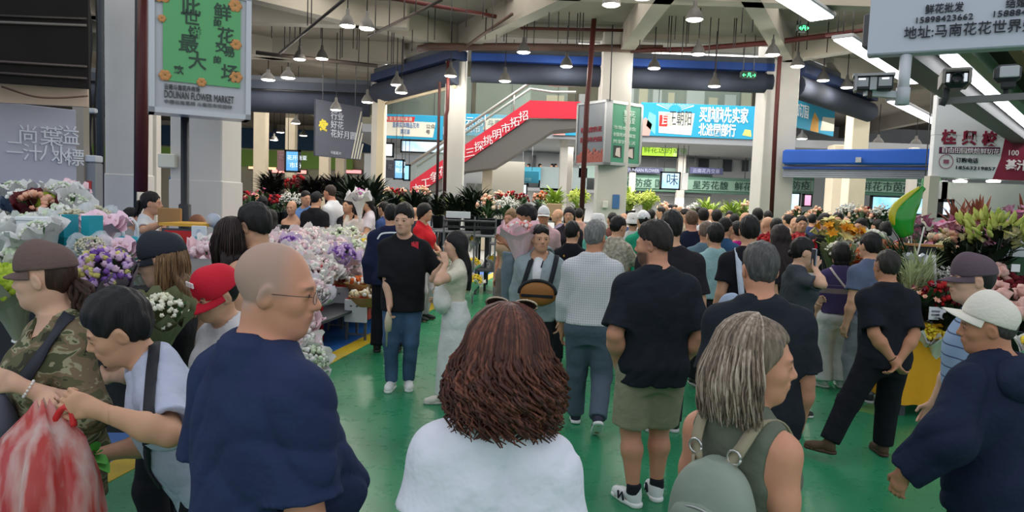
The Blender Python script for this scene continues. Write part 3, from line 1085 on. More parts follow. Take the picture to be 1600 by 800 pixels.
def cap_hat(B, root, mat, brim_mat=None, tilt=0.0, yaw=0.0, t=.013, lod=0, brim=.066, high=.0, name='cap', bill=True, opening=False, low=-.012, button=None):
 """crown cut flat above the ears with a curved brim; yaw turns the brim on the head"""
 k = B.hs
 R = B.RH @ rotm(yaw, tilt, 0)
 c = B.headpt(0, -.010, .040)
 P = lambda x, y, z: c + R @ (np.array((x, y, z)) * k)
 ra = np.array((.074 + t, .092 + t * 1.1, .086 + t + high)) * k
 ops = [('u', Ell(P(0, 0, 0), ra, R), 0), ('u', Ell(P(0, .035, .018), ra * np.array((.88, .70, .96)), R), .02), ('i', Half(P(0, 0, low), R @ np.array((0, 0, -1.0))), .004),
   ('s', Ell(P(0, 0, -.008), ra - .010 * k, R), .003)]
 if opening:
  ops.append(('s', Ell(P(0, -.105, low), np.array((.042, .05, .042)) * k, R), .004))
 o = part_sdf(name, ops, {0: .005, 1: .008, 2: .013}[lod], mat, root)
 if bill:
  mb = MB()
  nu, nv = 16, 5
  W = .074 + t
  vs = []
  for side in (0, 1):
   for i in range(nu + 1):
    a = R_(24 + 132 * i / nu)
    sa = max(0.0, math.sin(math.pi * i / nu)) ** .55
    for j in range(nv + 1):
     u = j / nv
     x = -math.cos(a) * W * (1 + .05 * u)
     y0 = math.sin(a) * (.092 + t) * .98
     y = y0 - .012 + sa * (brim + .012) * u
     z = low + .004 - 1.9 * (x * x) * u - u * .020 - side * .004
     vs.append(P(x, y, z))
  fs = []
  n1 = (nu + 1) * (nv + 1)
  for i in range(nu):
   for j in range(nv):
    q = i * (nv + 1) + j
    fs.append((q, q + 1, q + nv + 2, q + nv + 1))
    fs.append((n1 + q, n1 + q + nv + 1, n1 + q + nv + 2, n1 + q + 1))
   q = i * (nv + 1) + nv
   fs.append((q, n1 + q, n1 + q + nv + 1, q + nv + 1))
  mb.add(vs, fs, True)
  mb.build('brim', brim_mat or mat, o)
 return o
def bucket_hat(B, root, mat, lod=2, name='bucket_hat'):
 k = B.hs
 mb = MB()
 pr = [(.001, .142), (.05, .140), (.082, .128), (.098, .06), (.104, .028), (.150, -.012), (.148, -.016), (.100, .022), (.094, .055)]
 mb.lathe([(r * k, z * k) for r, z in pr], 22, tuple(B.headpt(0, -.01, 0)), Matrix(B.RH.tolist()))
 return mb.build(name, mat, root)

def glasses(B, root, mat, lens=None, rim=.0012, up=0.0, name='glasses', sun=False):
 mb = MB()
 k = B.hs
 for q in (-1, 1):
  pts = []
  for i in range(17):
   a = 2 * math.pi * i / 16
   pts.append(tuple(B.headpt(q * .033 + .024 * math.cos(a), .112 - .15 * .033 * abs(.5 * math.cos(a)), .002 + up + .017 * math.sin(a))))
  mb.tube(pts, rim, 5)
  mb.tube([tuple(B.headpt(q * .057, .108, .006 + up)), tuple(B.headpt(q * .076, .07, .006 + up)), tuple(B.headpt(q * .080, .0, .004 + up)), tuple(B.headpt(q * .078, -.02, -.014 + up))], rim * 1.1, 5)
 mb.tube([tuple(B.headpt(-.009, .113, .004 + up)), tuple(B.headpt(0, .116, .007 + up)), tuple(B.headpt(.009, .113, .004 + up))], rim, 5)
 o = mb.build(name, mat, root)
 if lens is not None:
  for q in (-1, 1):
   l = MB()
   vs = [tuple(B.headpt(q * .033 + .0235 * math.cos(a), .1115 - .0025 * abs(math.cos(a)), .002 + up + .0165 * math.sin(a))) for a in np.linspace(0, 2 * math.pi, 16, endpoint=False)]
   l.add(vs, [tuple(range(16))])
   l.build('lens', lens, o)
 return o

def strap_band(root, pts, w, mat, name='strap', th=.004, nrm=None):
 """flat band along points"""
 mb = MB()
 pts = [Vector(p) for p in pts]
 vs = []
 for i, p in enumerate(pts):
  t = (pts[min(i + 1, len(pts) - 1)] - pts[max(0, i - 1)]).normalized()
  n = Vector(nrm[i] if isinstance(nrm, list) else nrm).normalized()
  s_ = t.cross(n).normalized() * w / 2
  nn = s_.cross(t).normalized() * th / 2
  vs += [p - s_ - nn, p + s_ - nn, p + s_ + nn, p - s_ + nn]
 fs = []
 for i in range(len(pts) - 1):
  for k in range(4):
   j = (k + 1) % 4
   fs.append((i * 4 + k, i * 4 + j, i * 4 + 4 + j, i * 4 + 4 + k))
 fs += [(3, 2, 1, 0), tuple(len(vs) - 4 + k for k in range(4))]
 mb.add(vs, fs, True)
 return mb.build(name, mat, root)

def spline(pts, n=8):
 """Catmull-Rom through points"""
 P = [np.array(p, float) for p in pts]
 P = [2 * P[0] - P[1]] + P + [2 * P[-1] - P[-2]]
 out = []
 for i in range(1, len(P) - 2):
  for j in range(n):
   t = j / n
   a, b, c, d = P[i - 1], P[i], P[i + 1], P[i + 2]
   out.append(.5 * (2 * b + (c - a) * t + (2 * a - 5 * b + 4 * c - d) * t * t + (-a + 3 * b - 3 * c + d) * t ** 3))
 out.append(P[-2])
 return out

def onto(fn, p, d, lo=0.0, hi=.4):
 """march point p along unit d to where fn (distance field of a body) reaches 0"""
 p, d = np.array(p, float), unit(d)
 return p

class Person:
 """root Empty on the floor, facing +Y turned by heading (0 = away from the camera, 90 = towards the picture's left)"""
 def __init__(s, label, px, pytop, D, heading, group=None, H=None, lod=1, skin='asian', **kw):
  p = at(px, pytop, D)
  body_top = p.z
  seated = kw.pop('lift', 0.0)
  s.H = H or max(1.45, min(1.92, body_top - seated))
  s.lod = lod
  s.heading = heading
  s.skin = SKIN[skin] if isinstance(skin, str) else skin
  a = R_(heading)
  s.Rw = np.array(Matrix.Rotation(a, 3, 'Z'))
  s.org = np.array((p.x, p.y, seated))
  s.root = empty('person', tuple(s.org), a, label, 'person', group)
  arms = kw.get('arms')
  # pixel targets -> local points
  if arms:
   for q, t in list(arms.items()):
    if t[0] == 'px':
     w = np.array(at(t[1][0], t[1][1], t[1][2]))
     arms[q] = ('at', s.loc(w)) + tuple(t[2:])
  # first pass to match the height, second to put the head's axis on the pixel
  B = Body(s.H, **kw)
  for _ in range(2):
   s.H *= (body_top - seated) / B.top_z if H is None else 1
   B = Body(s.H, **kw)
  hx = s.Rw @ B.headpt(0, -.005, .03)
  s.org = s.org - np.array((hx[0], hx[1], 0))
  s.root.location = tuple(s.org)
  if arms:
   sh = s.Rw.T @ np.array((hx[0], hx[1], 0))
   for q, t in list(arms.items()):
    if t[0] == 'at' and not (len(t) > 6 and t[6] == 'local'):
     arms[q] = ('at', np.array(t[1]) + sh) + tuple(t[2:])
   B = Body(s.H, **kw)
  s.B = B
 def loc(s, w):
  return s.Rw.T @ (np.array(w, float) - s.org)
 def world(s, p):
  return Vector(s.org + s.Rw @ np.array(p, float))
 def px(s, x, y, D):
  return s.loc(at(x, y, D))
# ================================================================ atrium skylight and added fill lights
lamp('AREA', 'atrium_skylight', (3.2, 24, 11.0), 3600, (1.0, .98, .95), 13, (0, 0, 0), 8)
for nm, x, y, z, sx, sy, pw in (('gallery_soffit_fill', 3, 31, 4.28, 12, 3, 800), ('shop_front_fill', 3.5, 32.6, 2.35, 11, 1.2, 240), ('upper_gallery_fill', 2, 29.5, 7.9, 14, 2, 200), ('flower_hall_fill', -12, 26, 5.5, 12, 16, 900), ('front_hall_fill', 0, 12.5, 6.05, 16, 5, 700), ('side_wing_fill', 17, 24, 5.5, 10, 14, 900)):  # unseen area fills, added to brighten the halls and far shops
 lamp('AREA', nm, (x, y, z), pw, (1, .96, .9), sx, (0, 0, 0), sy)
# (pendant lamps and linear lights carry their own light, see below)

# ================================================================ structure
def floor_mat():
 m, nt, b, tc = node_mat('green_epoxy', .3, .45)
 n = nt.nodes.new('ShaderNodeTexNoise')
 n.inputs['Scale'].default_value = .9
 n.inputs['Detail'].default_value = 6
 nt.links.new(tc.outputs['Object'], n.inputs['Vector'])
 r = ramp(nt, [(.3, (32, 116, 76)), (.55, (44, 136, 92)), (.8, (64, 148, 106))])
 nt.links.new(n.outputs[0], r.inputs[0])
 # worn scuffs
 n2 = nt.nodes.new('ShaderNodeTexNoise')
 n2.inputs['Scale'].default_value = 5
 n2.inputs['Detail'].default_value = 8
 n2.inputs['Roughness'].default_value = .75
 nt.links.new(tc.outputs['Object'], n2.inputs['Vector'])
 r2 = ramp(nt, [(.70, (0, 0, 0)), (.80, (255, 255, 255))])
 nt.links.new(n2.outputs[0], r2.inputs[0])
 mx = nt.nodes.new('ShaderNodeMixRGB')
 mx.inputs[2].default_value = lin((66, 120, 88))
 nt.links.new(r2.outputs[0], mx.inputs[0])
 nt.links.new(r.outputs[0], mx.inputs[1])
 nt.links.new(mx.outputs[0], b.inputs['Base Color'])
 mr = nt.nodes.new('ShaderNodeMapRange')
 mr.inputs[3].default_value = .16
 mr.inputs[4].default_value = .42
 nt.links.new(n2.outputs[0], mr.inputs[0])
 nt.links.new(mr.outputs[0], b.inputs['Roughness'])
 return m
mb = MB(); mb.slab([(-45, -6), (45, -6), (45, 60), (-45, 60)], -.2, 0)
mb.build('floor', floor_mat(), kind='structure')
mb = MB(); mb.slab([(-45, 19.5), (45, 19.5), (45, 60), (-45, 60)], 0, .004); mb.build('floor_bounce_atrium', M((150, 148, 142), rough=.5, var=.06, vs=2), kind='structure')  # out of view, added in grey to keep green bounce off the soffit
mb = MB(); mb.slab([(-45, 13), (-4.6, 13), (-4.6, 19.5), (-45, 19.5)], 0, .005); mb.build('floor_bounce_hall', M((140, 138, 132), rough=.5, var=.06, vs=2), kind='structure')  # hidden grey section added to cut green bounce in the inner hall
# blue stall bay and its yellow border line
LN = [ground(505, 566), ground(588, 519), ground(750, 440)]
dirL = (LN[2] - LN[0]).normalized()
nrmL = Vector((-dirL.y, dirL.x, 0))
la, lb = LN[0] - dirL * 7.6, LN[0] + dirL * 12.5
mb = MB()
w = .11
mb.slab([(la - nrmL * w)[:2], (lb - nrmL * w)[:2], (lb + nrmL * w)[:2], (la + nrmL * w)[:2]], 0, .004)
mb.build('floor_line', M((196, 168, 40), rough=.4, var=.12, vs=9), kind='structure')
mb = MB()
a_, b_ = la + nrmL * w, lb + nrmL * w
mb.slab([a_[:2], b_[:2], (-12, b_.y), (-12, a_.y)], 0, .003)
mb.build('floor_bay', M((38, 96, 168), rough=.35, var=.12, vs=4), kind='structure')
# worn yellow line by the stalls on the other side
g0, g1, g2, g3 = ground(1338, 642), ground(1368, 648), ground(1500, 566), ground(1480, 556)
mb = MB(); mb.slab([g0[:2], g1[:2], g2[:2], g3[:2]], 0, .003)
mb.build('floor_line', M((86, 128, 70), rough=.4, var=.2, vs=6), kind='structure')

CZ = 6.15
conc = M((136, 128, 117), rough=.9, var=.06, vs=1.5)
OC = [(-4.3, 22.0), (-1.5, 18.0), (6.7, 18.0), (10.9, 22.3)]
mb = MB()
mb.slab([(-45, 8.5), (45, 8.5), (45, 18), (-45, 18)], CZ, CZ + .35)
mb.slab([(-45, 18), (-1.5, 18), (-4.3, 22), (-4.3, 46), (-45, 46)], CZ, CZ + .35)
mb.slab([(6.7, 18), (45, 18), (45, 46), (10.9, 46), (10.9, 22.3)], CZ, CZ + .35)
mb.build('ceiling', conc, kind='structure')
mbm = M((146, 139, 128), rough=.85, var=.05, vs=2)
def beam(p, q, wdt=.34, dep=.55, m=mbm, z1=CZ):
 p, q = Vector((p[0], p[1], 0)), Vector((q[0], q[1], 0))
 t = (q - p).normalized()
 n = Vector((-t.y, t.x, 0)) * wdt / 2
 b = MB(); b.slab([(p - n)[:2], (q - n)[:2], (q + n)[:2], (p + n)[:2]], z1 - dep, z1)
 return b.build('ceiling_beam', m, kind='structure')
for p, q in (((-1.5, 18), (2.6, 10)), ((6.7, 18), (2.6, 10)), ((2.6, 17.8), (2.6, 9)), ((-1.5, 18), (-9, 10.5)), ((6.7, 18), (13, 9)),
    ((-20, 13.2), (14, 13.2)), ((-20, 16.0), (-2.5, 16.0)), ((-4.3, 22), (-16, 13)), ((-22, 20), (-3.2, 20)), ((-22, 26), (-4.3, 26)),
    ((-22, 32), (-4.3, 32)), ((-9.5, 13), (-9.5, 45)), ((-15, 13), (-15, 45)), ((10.9, 22), (22, 12)), ((8.5, 20), (25, 20)), ((16, 16), (16, 40))):
 beam(p, q)

wht = M((212, 207, 201), rough=.6, var=.03, vs=2)
wht2 = M((196, 191, 184), rough=.7, var=.04, vs=2)
cream = M((214, 200, 176), rough=.7, var=.04, vs=2)
def column(x, y, sx, sy, z1=CZ, m=wht2, rz=0.0, base=None):
 b = MB(); b.box((x, y, z1 / 2), (sx, sy, z1), rz, bev=.03)
 o = b.build('column', m, kind='structure')
 if base:
  b = MB(); b.box((x, y, base / 2), (sx + .03, sy + .03, base), rz, bev=.02)
  k = b.build('column_cladding', wht, o)
 return o
# entrance hall columns: pixel centre, width in pixels, distance
def pcol(px, wpx, D, **k):
 c = at(px, hz(px), D)
 w_ = wpx * D / FPX
 return column(c.x, c.y + w_ / 2, w_, w_, **k)
pcol(189, 50, 10.5, m=wht, base=2.05)
pcol(306, 80, 9.2, m=wht, base=1.98)
pcol(955, 46, 17.6)
pcol(706, 31, 18.2)
pcol(1211, 50, 18.0)
pcol(588, 20, 22, m=wht2)
pcol(1336, 26, 22.5, m=cream)
# columns farther back
for px, wpx, D, m in ((404, 18, 30, cream), (452, 15, 34, cream), (505, 15, 33, cream), (530, 14, 36, cream), (275, 18, 22, wht2), (237, 15, 24, wht2),
      (886, 13, 30, wht2), (986, 10, 33, wht2), (878, 12, 27.5, wht2), (1062, 12, 33, wht2), (1310, 26, 26, cream), (1423, 12, 26, wht2), (760, 16, 26.5, cream)):
 pcol(px, wpx, D, m=m, z1=CZ if px < 600 else 4.4)

# rolled shutter housings round the atrium
navy = M((46, 51, 64), rough=.85, var=.08, vs=3)
blue = M((28, 62, 130), rough=.55)
greyd = M((72, 76, 84), rough=.55)
def shutter(p, q, z0, z1, hm=None):
 p, q = Vector((p[0], p[1], 0)), Vector((q[0], q[1], 0))
 L = (q - p).length
 t = (q - p).normalized()
 e = empty('roller_shutter', tuple(p), math.atan2(t.y, t.x))
 b = MB()
 h = z1 - z0
 # rolled curtain: ribbed half drum
 pr = []
 n = 14
 for i in range(n + 1):
  a = -math.pi / 2 + math.pi * i / n
  pr.append((-.30 * math.cos(a) * (1 + .03 * (i % 2)), z0 + h * .36 + .36 * h * math.sin(a)))
 vs = [(0, y, z) for y, z in pr] + [(L, y, z) for y, z in pr]
 fs = [(i, i + 1, n + 2 + i, n + 1 + i) for i in range(n)]
 b.add(vs, fs, True)
 b.add([(0, y, z) for y, z in pr], [tuple(range(n + 1))])
 b.add([(L, y, z) for y, z in pr], [tuple(range(n, -1, -1))])
 b.build('curtain_roll', navy, e)
 b = MB(); b.box((L / 2, -.02, z0 + h * .86), (L, .5, h * .26)); b.build('housing', hm or blue, e)
 b = MB(); b.box((L / 2, -.02, z1 + .07), (L, .42, .14)); b.build('top_rail', greyd, e)
 return e
dkb = M((32, 46, 80), rough=.6)
S1 = shutter(OC[0], OC[1], 4.75, 5.6, dkb); tag(S1, 'navy roller shutter rolled up between the pale frame and the red piped column', 'shutter')
S2 = shutter((-1.2, 18.2), (6.4, 18.2), 4.85, 5.55); tag(S2, 'long navy roller shutter housing with green exit sign, behind the big square column', 'shutter')
S3 = shutter((7.0, 18.2), (10.9, 22.2), 4.75, 5.6, dkb); tag(S3, 'navy roller shutter with blue top seen past the column with pendant lamps', 'shutter')
S4 = shutter((-17.5, 21.5), (-4.6, 22.3), 4.35, 5.3, M((44, 50, 62), rough=.6)); tag(S4, 'dark grey green roller shutter housing over the inner flower hall', 'shutter')
# wall strips above the shutters
for p, q in ((OC[0], OC[1]), (OC[1], OC[2]), (OC[2], OC[3])):
 beam(p, q, .3, .5, mbm, CZ + .35)
# door frame posts of the atrium opening
fr = M((206, 190, 160), rough=.6)
for px, D in ((593, 21.6),):
 c = at(px, 300, D)
 b = MB(); b.box((c.x, c.y, 2.4), (.2, .2, 4.8)); b.build('trim_1', fr, kind='structure')
p, q = Vector((OC[0][0] + .25, OC[0][1] - .2, 4.72)), Vector((OC[1][0] - .1, OC[1][1] + .1, 4.72))
b = MB(); b.tube([p, q], .05, 4); b.build('trim_2', fr, kind='structure')

# ---------------------------------------------------------------- far building round the atrium
wallw = M((196, 198, 200), rough=.8, var=.03, vs=1)
wallc = M((196, 186, 168), rough=.8, var=.03, vs=1)
def wall(name, x0, x1, y, z0, z1, m, th=.2):
 b = MB(); b.box(((x0 + x1) / 2, y + th / 2, (z0 + z1) / 2), (x1 - x0, th, z1 - z0))
 return b.build(name, m, kind='structure')
wall('wall_back', -7, 26, 35, 0, 9.5, wallw)
wall('wall_gallery', -7, 12, 31.6, 4.6, 9.0, M((118, 116, 98), rough=.8, var=.15, vs=.9))
b = MB(); b.slab([(-7, 27.2), (26, 27.2), (26, 35), (-7, 35)], 4.35, 4.65); b.build('floor_gallery', M((150, 152, 156), rough=.8), kind='structure')
b = MB(); b.slab([(-7, 26.6), (12, 26.6), (12, 35), (-7, 35)], 8.0, 8.3); b.build('ceiling_gallery', M((190, 186, 178), rough=.9), kind='structure')
for k, (x0, x1) in enumerate(((-6.5, -2.0), (-1.6, 1.6), (2.2, 4.6), (5.2, 9.5))):
 t = empty('linear_light', ((x0 + x1) / 2, 27.2 + k % 2, 7.93))
 b = MB(); b.box((0, 0, .03), (x1 - x0, .2, .06)); b.build('housing', M((210, 210, 210)), t)
 b = MB(); b.box((0, 0, -.01), (x1 - x0 - .05, .16, .03)); b.build('diffuser', M((255, 253, 246), emit=4.0), t)
 tag(t, 'white linear light under the upper gallery ceiling, ' + ('above the wholesale banner', 'above the escalator landing', 'behind the square column', 'above the sunburst banner')[k], 'light')
# gallery front: glass railing, wall panels seen behind it
gl = M((160, 180, 168), rough=.05, alpha=.14, spec=.5)
for k, (x0, x1) in enumerate(((-5.2, -1.75), (-1.6, 1.9), (4.2, 8.9))):
 t = empty('glass_railing', ((x0 + x1) / 2, 27.25, 4.65))
 b = MB(); b.box((0, 0, .93), (x1 - x0, .02, 1.86)); b.build('glass_pane', gl, t)
 b = MB(); b.box((0, 0, 1.88), (x1 - x0, .06, .05)); b.build('handrail', M((120, 124, 120), rough=.4, metal=.6), t)
 tag(t, 'glass balustrade of the upper gallery above the ' + ('banner beside the frame post', 'red escalator', 'sunburst banner')[k], 'railing')
for k, (px, wd, zz, hh) in enumerate(((985, .45, 6.6, 1.1), (1006, .5, 6.6, 1.1), (1028, .5, 6.5, 1.2), (1050, .4, 6.5, 1.0), (1088, .9, 6.6, 1.1), (1116, .5, 6.4, .9), (1143, .6, 6.5, 1.0), (1168, .6, 6.5, 1.2), (912, .5, 6.2, 1.2), (868, .9, 6.2, 1.0))):
 c = at(px, 150, 31.4)
 t = empty('notice_board', (c.x, 31.57, zz))
 b = MB(); b.box((0, 0, 0), (wd, .08, hh)); b.build('board_frame', M((120, 116, 104)), t)
 b = MB(); b.box((0, -.05, 0), (wd - .12, .03, hh - .12)); b.build('panel_face', M((206, 190, 150) if k % 2 else (196, 200, 196)), t)
 tag(t, '%s board on the upper gallery wall behind the glass, %s' % ('cream' if k % 2 else 'grey', ('first past the square column', 'second past the square column', 'third past the square column', 'narrow one in the middle', 'widest above the sunburst', 'small one over the teal banner', 'tall one near the exit sign', 'last before the pale column', 'by the red pipe', 'above the escalator landing')[k]), 'board')
# second level parapet bands and soffit lamps
wall('wall_parapet', 3.0, 9.3, 33.4, 3.15, 3.75, M((126, 146, 140), rough=.7))
wall('wall_parapet', -1.6, 1.2, 33.2, 2.95, 3.55, M((52, 128, 150), rough=.7))
wall('wall_parapet', 1.2, 3.4, 33.4, 2.5, 3.6, M((120, 132, 134), rough=.7))
# dark doorways of the upper floor
for k, (px, wp, D) in enumerate(((1100, 16, 34.9), (1137, 14, 34.9), (1165, 10, 34.9), (834, 7, 34.9))):
 c0, c1 = at(px - wp / 2, 258, D), at(px + wp / 2, 243, D)
 b = MB(); b.box(((c0.x + c1.x) / 2, D, (c0.z + c1.z) / 2 - .15), (c1.x - c0.x, .12, c1.z - c0.z + .3)); b.build('window_%d' % (k + 1), M((70, 74, 80), rough=.3), kind='structure')
# ground floor sign band (green market fascia)
def fascia(px0, px1, y0, y1, D, col, label, words_, tc=(36, 66, 58), size=.42, band=None):
 a, c = at(px0, y1, D), at(px1, y0, D)
 zc = at((px0 + px1) / 2, (y0 + y1) / 2, D).z
 h = (y1 - y0) * D / FPX
 x0, x1 = at(px0, (y0 + y1) / 2, D).x, at(px1, (y0 + y1) / 2, D).x
 t = empty('shop_sign', ((x0 + x1) / 2, D, zc), 0, label, 'sign')
 b = MB(); b.box((0, .1, 0), (x1 - x0, .2, h), bev=.02); b.build('board', M(col, rough=.6), t)
 for x in (-.4, .4):
  b = MB(); b.tube([(x * (x1 - x0), .1, h / 2 - .02), (x * (x1 - x0), .1, 4.35 - zc)], .02, 5); b.build('hanging_rod', M((90, 92, 92)), t)
 if band:
  b = MB(); b.box((0, -.03, 0), (x1 - x0 - .1, .06, h * .62)); b.build('face_band', M(band, rough=.6), t)
 for fx, s_ in words_:
  text(s_, size, M(tc, rough=.6), (x0 + (x1 - x0) * fx, D - .075, zc - size * .36), (1, 0, 0), (0, 0, 1), t, ext=.01)
 return t
fascia(968, 1186, 276, 301, 33.2, (92, 128, 112), 'long green fascia with dark characters over the shops behind the square column', [(.02, '花 防疫 国家'), (.52, '星芳花馥'), (.82, '鲜花市场')], band=(132, 164, 148))
fascia(1226, 1272, 277, 303, 31, (84, 124, 106), 'short green fascia piece beside the pale red piped column', [(.2, '防疫')], band=(132, 164, 148))
fascia(1342, 1452, 279, 306, 29, (74, 118, 98), 'green fascia with dark characters above the blue video screen', [(.03, '鲜花市茵'), (.6, '花卉交易')], band=(132, 164, 148))
# ground floor shop wall and side walls of the inner hall
wall('wall_left', -45, -6.4, 44, 0, 6.2, wallc)
wall('wall_right', 9.5, 45, 44, 0, 6.2, wallc)
wall('wall_shops', -6.4, -1.4, 30, 0, 3.7, wallw)
mlime = M((150, 190, 90), rough=.6)
b = MB(); b.box((-18, 43.6, 4.0), (16, .2, 1.0)); b.build('trim_3', mlime, kind='structure')
b = MB(); b.box((-14, 43.4, 5.2), (22, .3, 1.2)); b.build('trim_4', M((40, 70, 100), rough=.6), kind='structure')
for k, (px, py, wd, hh, c) in enumerate(((428, 243, 1.6, .35, (255, 236, 190)), (452, 268, 2.2, .3, (255, 160, 150)), (480, 252, 1.6, .4, (255, 244, 220)), (410, 262, 1.8, .3, (255, 190, 150)), (395, 225, 1.6, .5, (255, 226, 170)), (548, 268, 1.4, .3, (255, 150, 150)), (362, 246, 2.4, .5, (250, 240, 214)), (545, 238, 1.2, .5, (240, 240, 160)))):
 c0 = at(px, py, 43.8); t = empty('lit_shop_sign', tuple(c0), 0, 'small lit far shop sign, ' + ('warm white near the hall column', 'red one below the blue poster screen', 'white one between the hall columns', 'orange one low by the hall column', 'yellow one beside the near column', 'pink one under the grey banner', 'wide pale one seen past the near column', 'yellow green one below the grey banner')[k], 'sign')
 b = MB(); b.box((0, .1, 0), (wd, .2, hh), bev=.03); b.build('sign_box', M((120, 120, 120)), t); b = MB(); b.box((0, -.02, 0), (wd - .1, .04, hh - .1)); b.build('lit_face', M(c, emit=1.6), t)
# shutters/doors of the far shops
for k, (px, D) in enumerate(((735, 29.9), (752, 29.9))):
 c = at(px, 300, D)
 b = MB(); b.box((c.x, D, 1.45), (.36, .1, 2.3)); b.build('door_%d' % (k + 1), M((128, 130, 124), rough=.6), kind='structure')
wall('wall_stair', -1.3, .4, 30.2, 0, 3.6, M((206, 202, 190), rough=.7))

# ---------------------------------------------------------------- banners, screens
HANGS = ('banner', 'video_screen', 'light_box', 'display_board', 'exit_sign', 'hanging_poster', 'white_board', 'hanging_sign')
def pboard(name, quad, D, mat, label, cat, th=.08, Ds=None, group=None, frame=None, fw=.05):
 """flat board through pixel corners TL TR BR BL at distance D (Ds: distance per corner, left and right)"""
 d = Ds or (D, D)
 P = [at(*quad[0], d[0]), at(*quad[1], d[1]), at(*quad[2], d[1]), at(*quad[3], d[0])]
 # square it: vertical board, level edges from the mean heights
 zt0, zt1, zb0, zb1 = P[0].z, P[1].z, P[3].z, P[2].z
 L = Vector((P[0].x * .5 + P[3].x * .5, d[0], 0)); Rr = Vector((P[1].x * .5 + P[2].x * .5, d[1], 0))
 zt, zb = (zt0 + zt1) / 2, (zb0 + zb1) / 2
 u = (Rr - L); w_ = u.length; u.normalize()
 n = Vector((u.y, -u.x, 0))
 e = empty(name, ((L.x + Rr.x) / 2, (L.y + Rr.y) / 2, zb), math.atan2(u.y, u.x), label, cat, group)
 h = zt - zb
 b = MB(); b.box((0, th / 2, h / 2), (w_, th, h), bev=min(.012, th * .2)); b.build('panel_face' if frame else 'board', mat, e)
 if frame:
  b = MB()
  for x in (-1, 1): b.box((x * (w_ / 2), th / 2, h / 2), (fw, th + .05, h + fw))
  for z in (0, 1): b.box((0, th / 2, h * z), (w_ + fw, th + .05, fw))
  b.build('frame', frame, e)
 if (zb > 2.1 or (zb > 1.2 and d[0] > 25)) and name in HANGS:
  m_ = (L + Rr) / 2
  up = 4.35 if m_.y > 27.1 and zt < 4.3 else 8.0 if m_.y > 26.5 and m_.x < 12 else CZ
  if up > zt:
   for x in (-.35, .35):
    b = MB(); b.tube([(x * w_, th / 2, h - .02), (x * w_, th / 2, up - zb)], .012, 5); b.build('hanging_cable', M((90, 90, 92), rough=.5), e)
 return e, w_, h
def ptext(e, w, h, s, fx, fz, size, mat, width=None, th=.0, bold=0.0, ext=.006):
 """lettering on a board's front in its own frame: fx, fz fractions of its face"""
 o = text(s, size, mat, (0, 0, 0), (1, 0, 0), (0, 0, 1), None, ext=ext, bold=bold, width=width)
 o.parent = e
 o.location = (-w / 2 + fx * w, -.012 - th, fz * h)
 return o
def pshape(e, w, h, pts, mat, name='printed_shape', y=-.006):
 b = MB()
 q = [(-w / 2 + x * w, y, z * h) for x, z in pts]
 b.add(q + [(a, y + .004, c) for a, _, c in q], [tuple(range(len(q)))] + [(i, (i + 1) % len(q), len(q) + (i + 1) % len(q), len(q) + i) for i in range(len(q))])
 return b.build(name, mat, e)
TEAL = M((46, 158, 196), rough=.6)
creamp = M((232, 226, 206), rough=.6)
redp = M((206, 52, 52), rough=.6)
whp = M((240, 240, 240), rough=.6)
dkp = M((50, 64, 74), rough=.6)
pinkp = M((232, 160, 150), rough=.6)
mint = M((120, 206, 190), rough=.6)
def fan(e, w, h, cx, cz, r0, r1, n=11, a0=20, a1=160):
 for i in range(n):
  a = R_(a0 + (a1 - a0) * i / (n - 1)); d = R_(1.6)
  pts = [(cx + math.cos(a - d) * r0, cz + math.sin(a - d) * r0 * w / h), (cx + math.cos(a - d) * r1, min(.98, cz + math.sin(a - d) * r1 * w / h)), (cx + math.cos(a + d) * r1, min(.98, cz + math.sin(a + d) * r1 * w / h)), (cx + math.cos(a + d) * r0, cz + math.sin(a + d) * r0 * w / h)]
  pshape(e, w, h, pts, whp, 'printed_ray', -.003)
e, w, h = pboard('banner', [(1001, 164), (1183, 162), (1183, 215), (1001, 215)], 27.15, TEAL, 'wide blue sunburst banner with white characters hanging past the square column', 'banner')
fan(e, w, h, .29, .75, .06, .17)
pshape(e, w, h, [(.16, .1), (.44, .06), (.46, .72), (.15, .74)], creamp, y=-.008)
pshape(e, w, h, [(0, 0), (.08, .0), (.1, .35), (.04, .55), (0, .4)], pinkp); pshape(e, w, h, [(.05, .3), (.13, .05), (.13, .62), (.07, .72)], mint)
pshape(e, w, h, [(.16, .30), (.23, .30), (.23, .64), (.16, .64)], redp, y=-.014)
ptext(e, w, h, '王朝阳', .24, .38, .62, dkp, width=w * .19)
ptext(e, w, h, '昆', .168, .38, .5, creamp, th=.006)
ptext(e, w, h, '买脑脑先实家', .50, .52, .62, whp, width=w * .42, bold=.012)
ptext(e, w, h, '北途园部行', .50, .10, .5, whp, width=w * .32, bold=.012)
pshape(e, w, h, [(.88, .12), (.96, .08), (.95, .28), (.90, .3)], M((240, 214, 120)))
e, w, h = pboard('banner', [(865, 164), (904, 162), (904, 212), (865, 211)], 27.15, TEAL, 'narrow blue banner with cream panel and pink hill beside the escalator landing', 'banner')
pshape(e, w, h, [(.42, .2), (1, .12), (1, .8), (.5, .8)], creamp, y=-.008); pshape(e, w, h, [(0, 0), (.5, 0), (.35, .25), (.1, .3), (0, .2)], pinkp); pshape(e, w, h, [(0, .3), (.3, .25), (.4, .7), (.2, .55)], mint)
ptext(e, w, h, '儿童', .62, .55, .26, dkp); ptext(e, w, h, '北京', .62, .28, .26, dkp)
e, w, h = pboard('banner', [(597, 181), (692, 178), (692, 216), (597, 219)], 27.15, TEAL, 'blue banner with red heading and cream panel, behind the frame post', 'banner')
pshape(e, w, h, [(.0, .12), (.84, .1), (.88, .72), (.0, .74)], creamp, y=-.008)
pshape(e, w, h, [(.03, .68), (.52, .7), (.54, .92), (.03, .9)], redp, y=-.012)
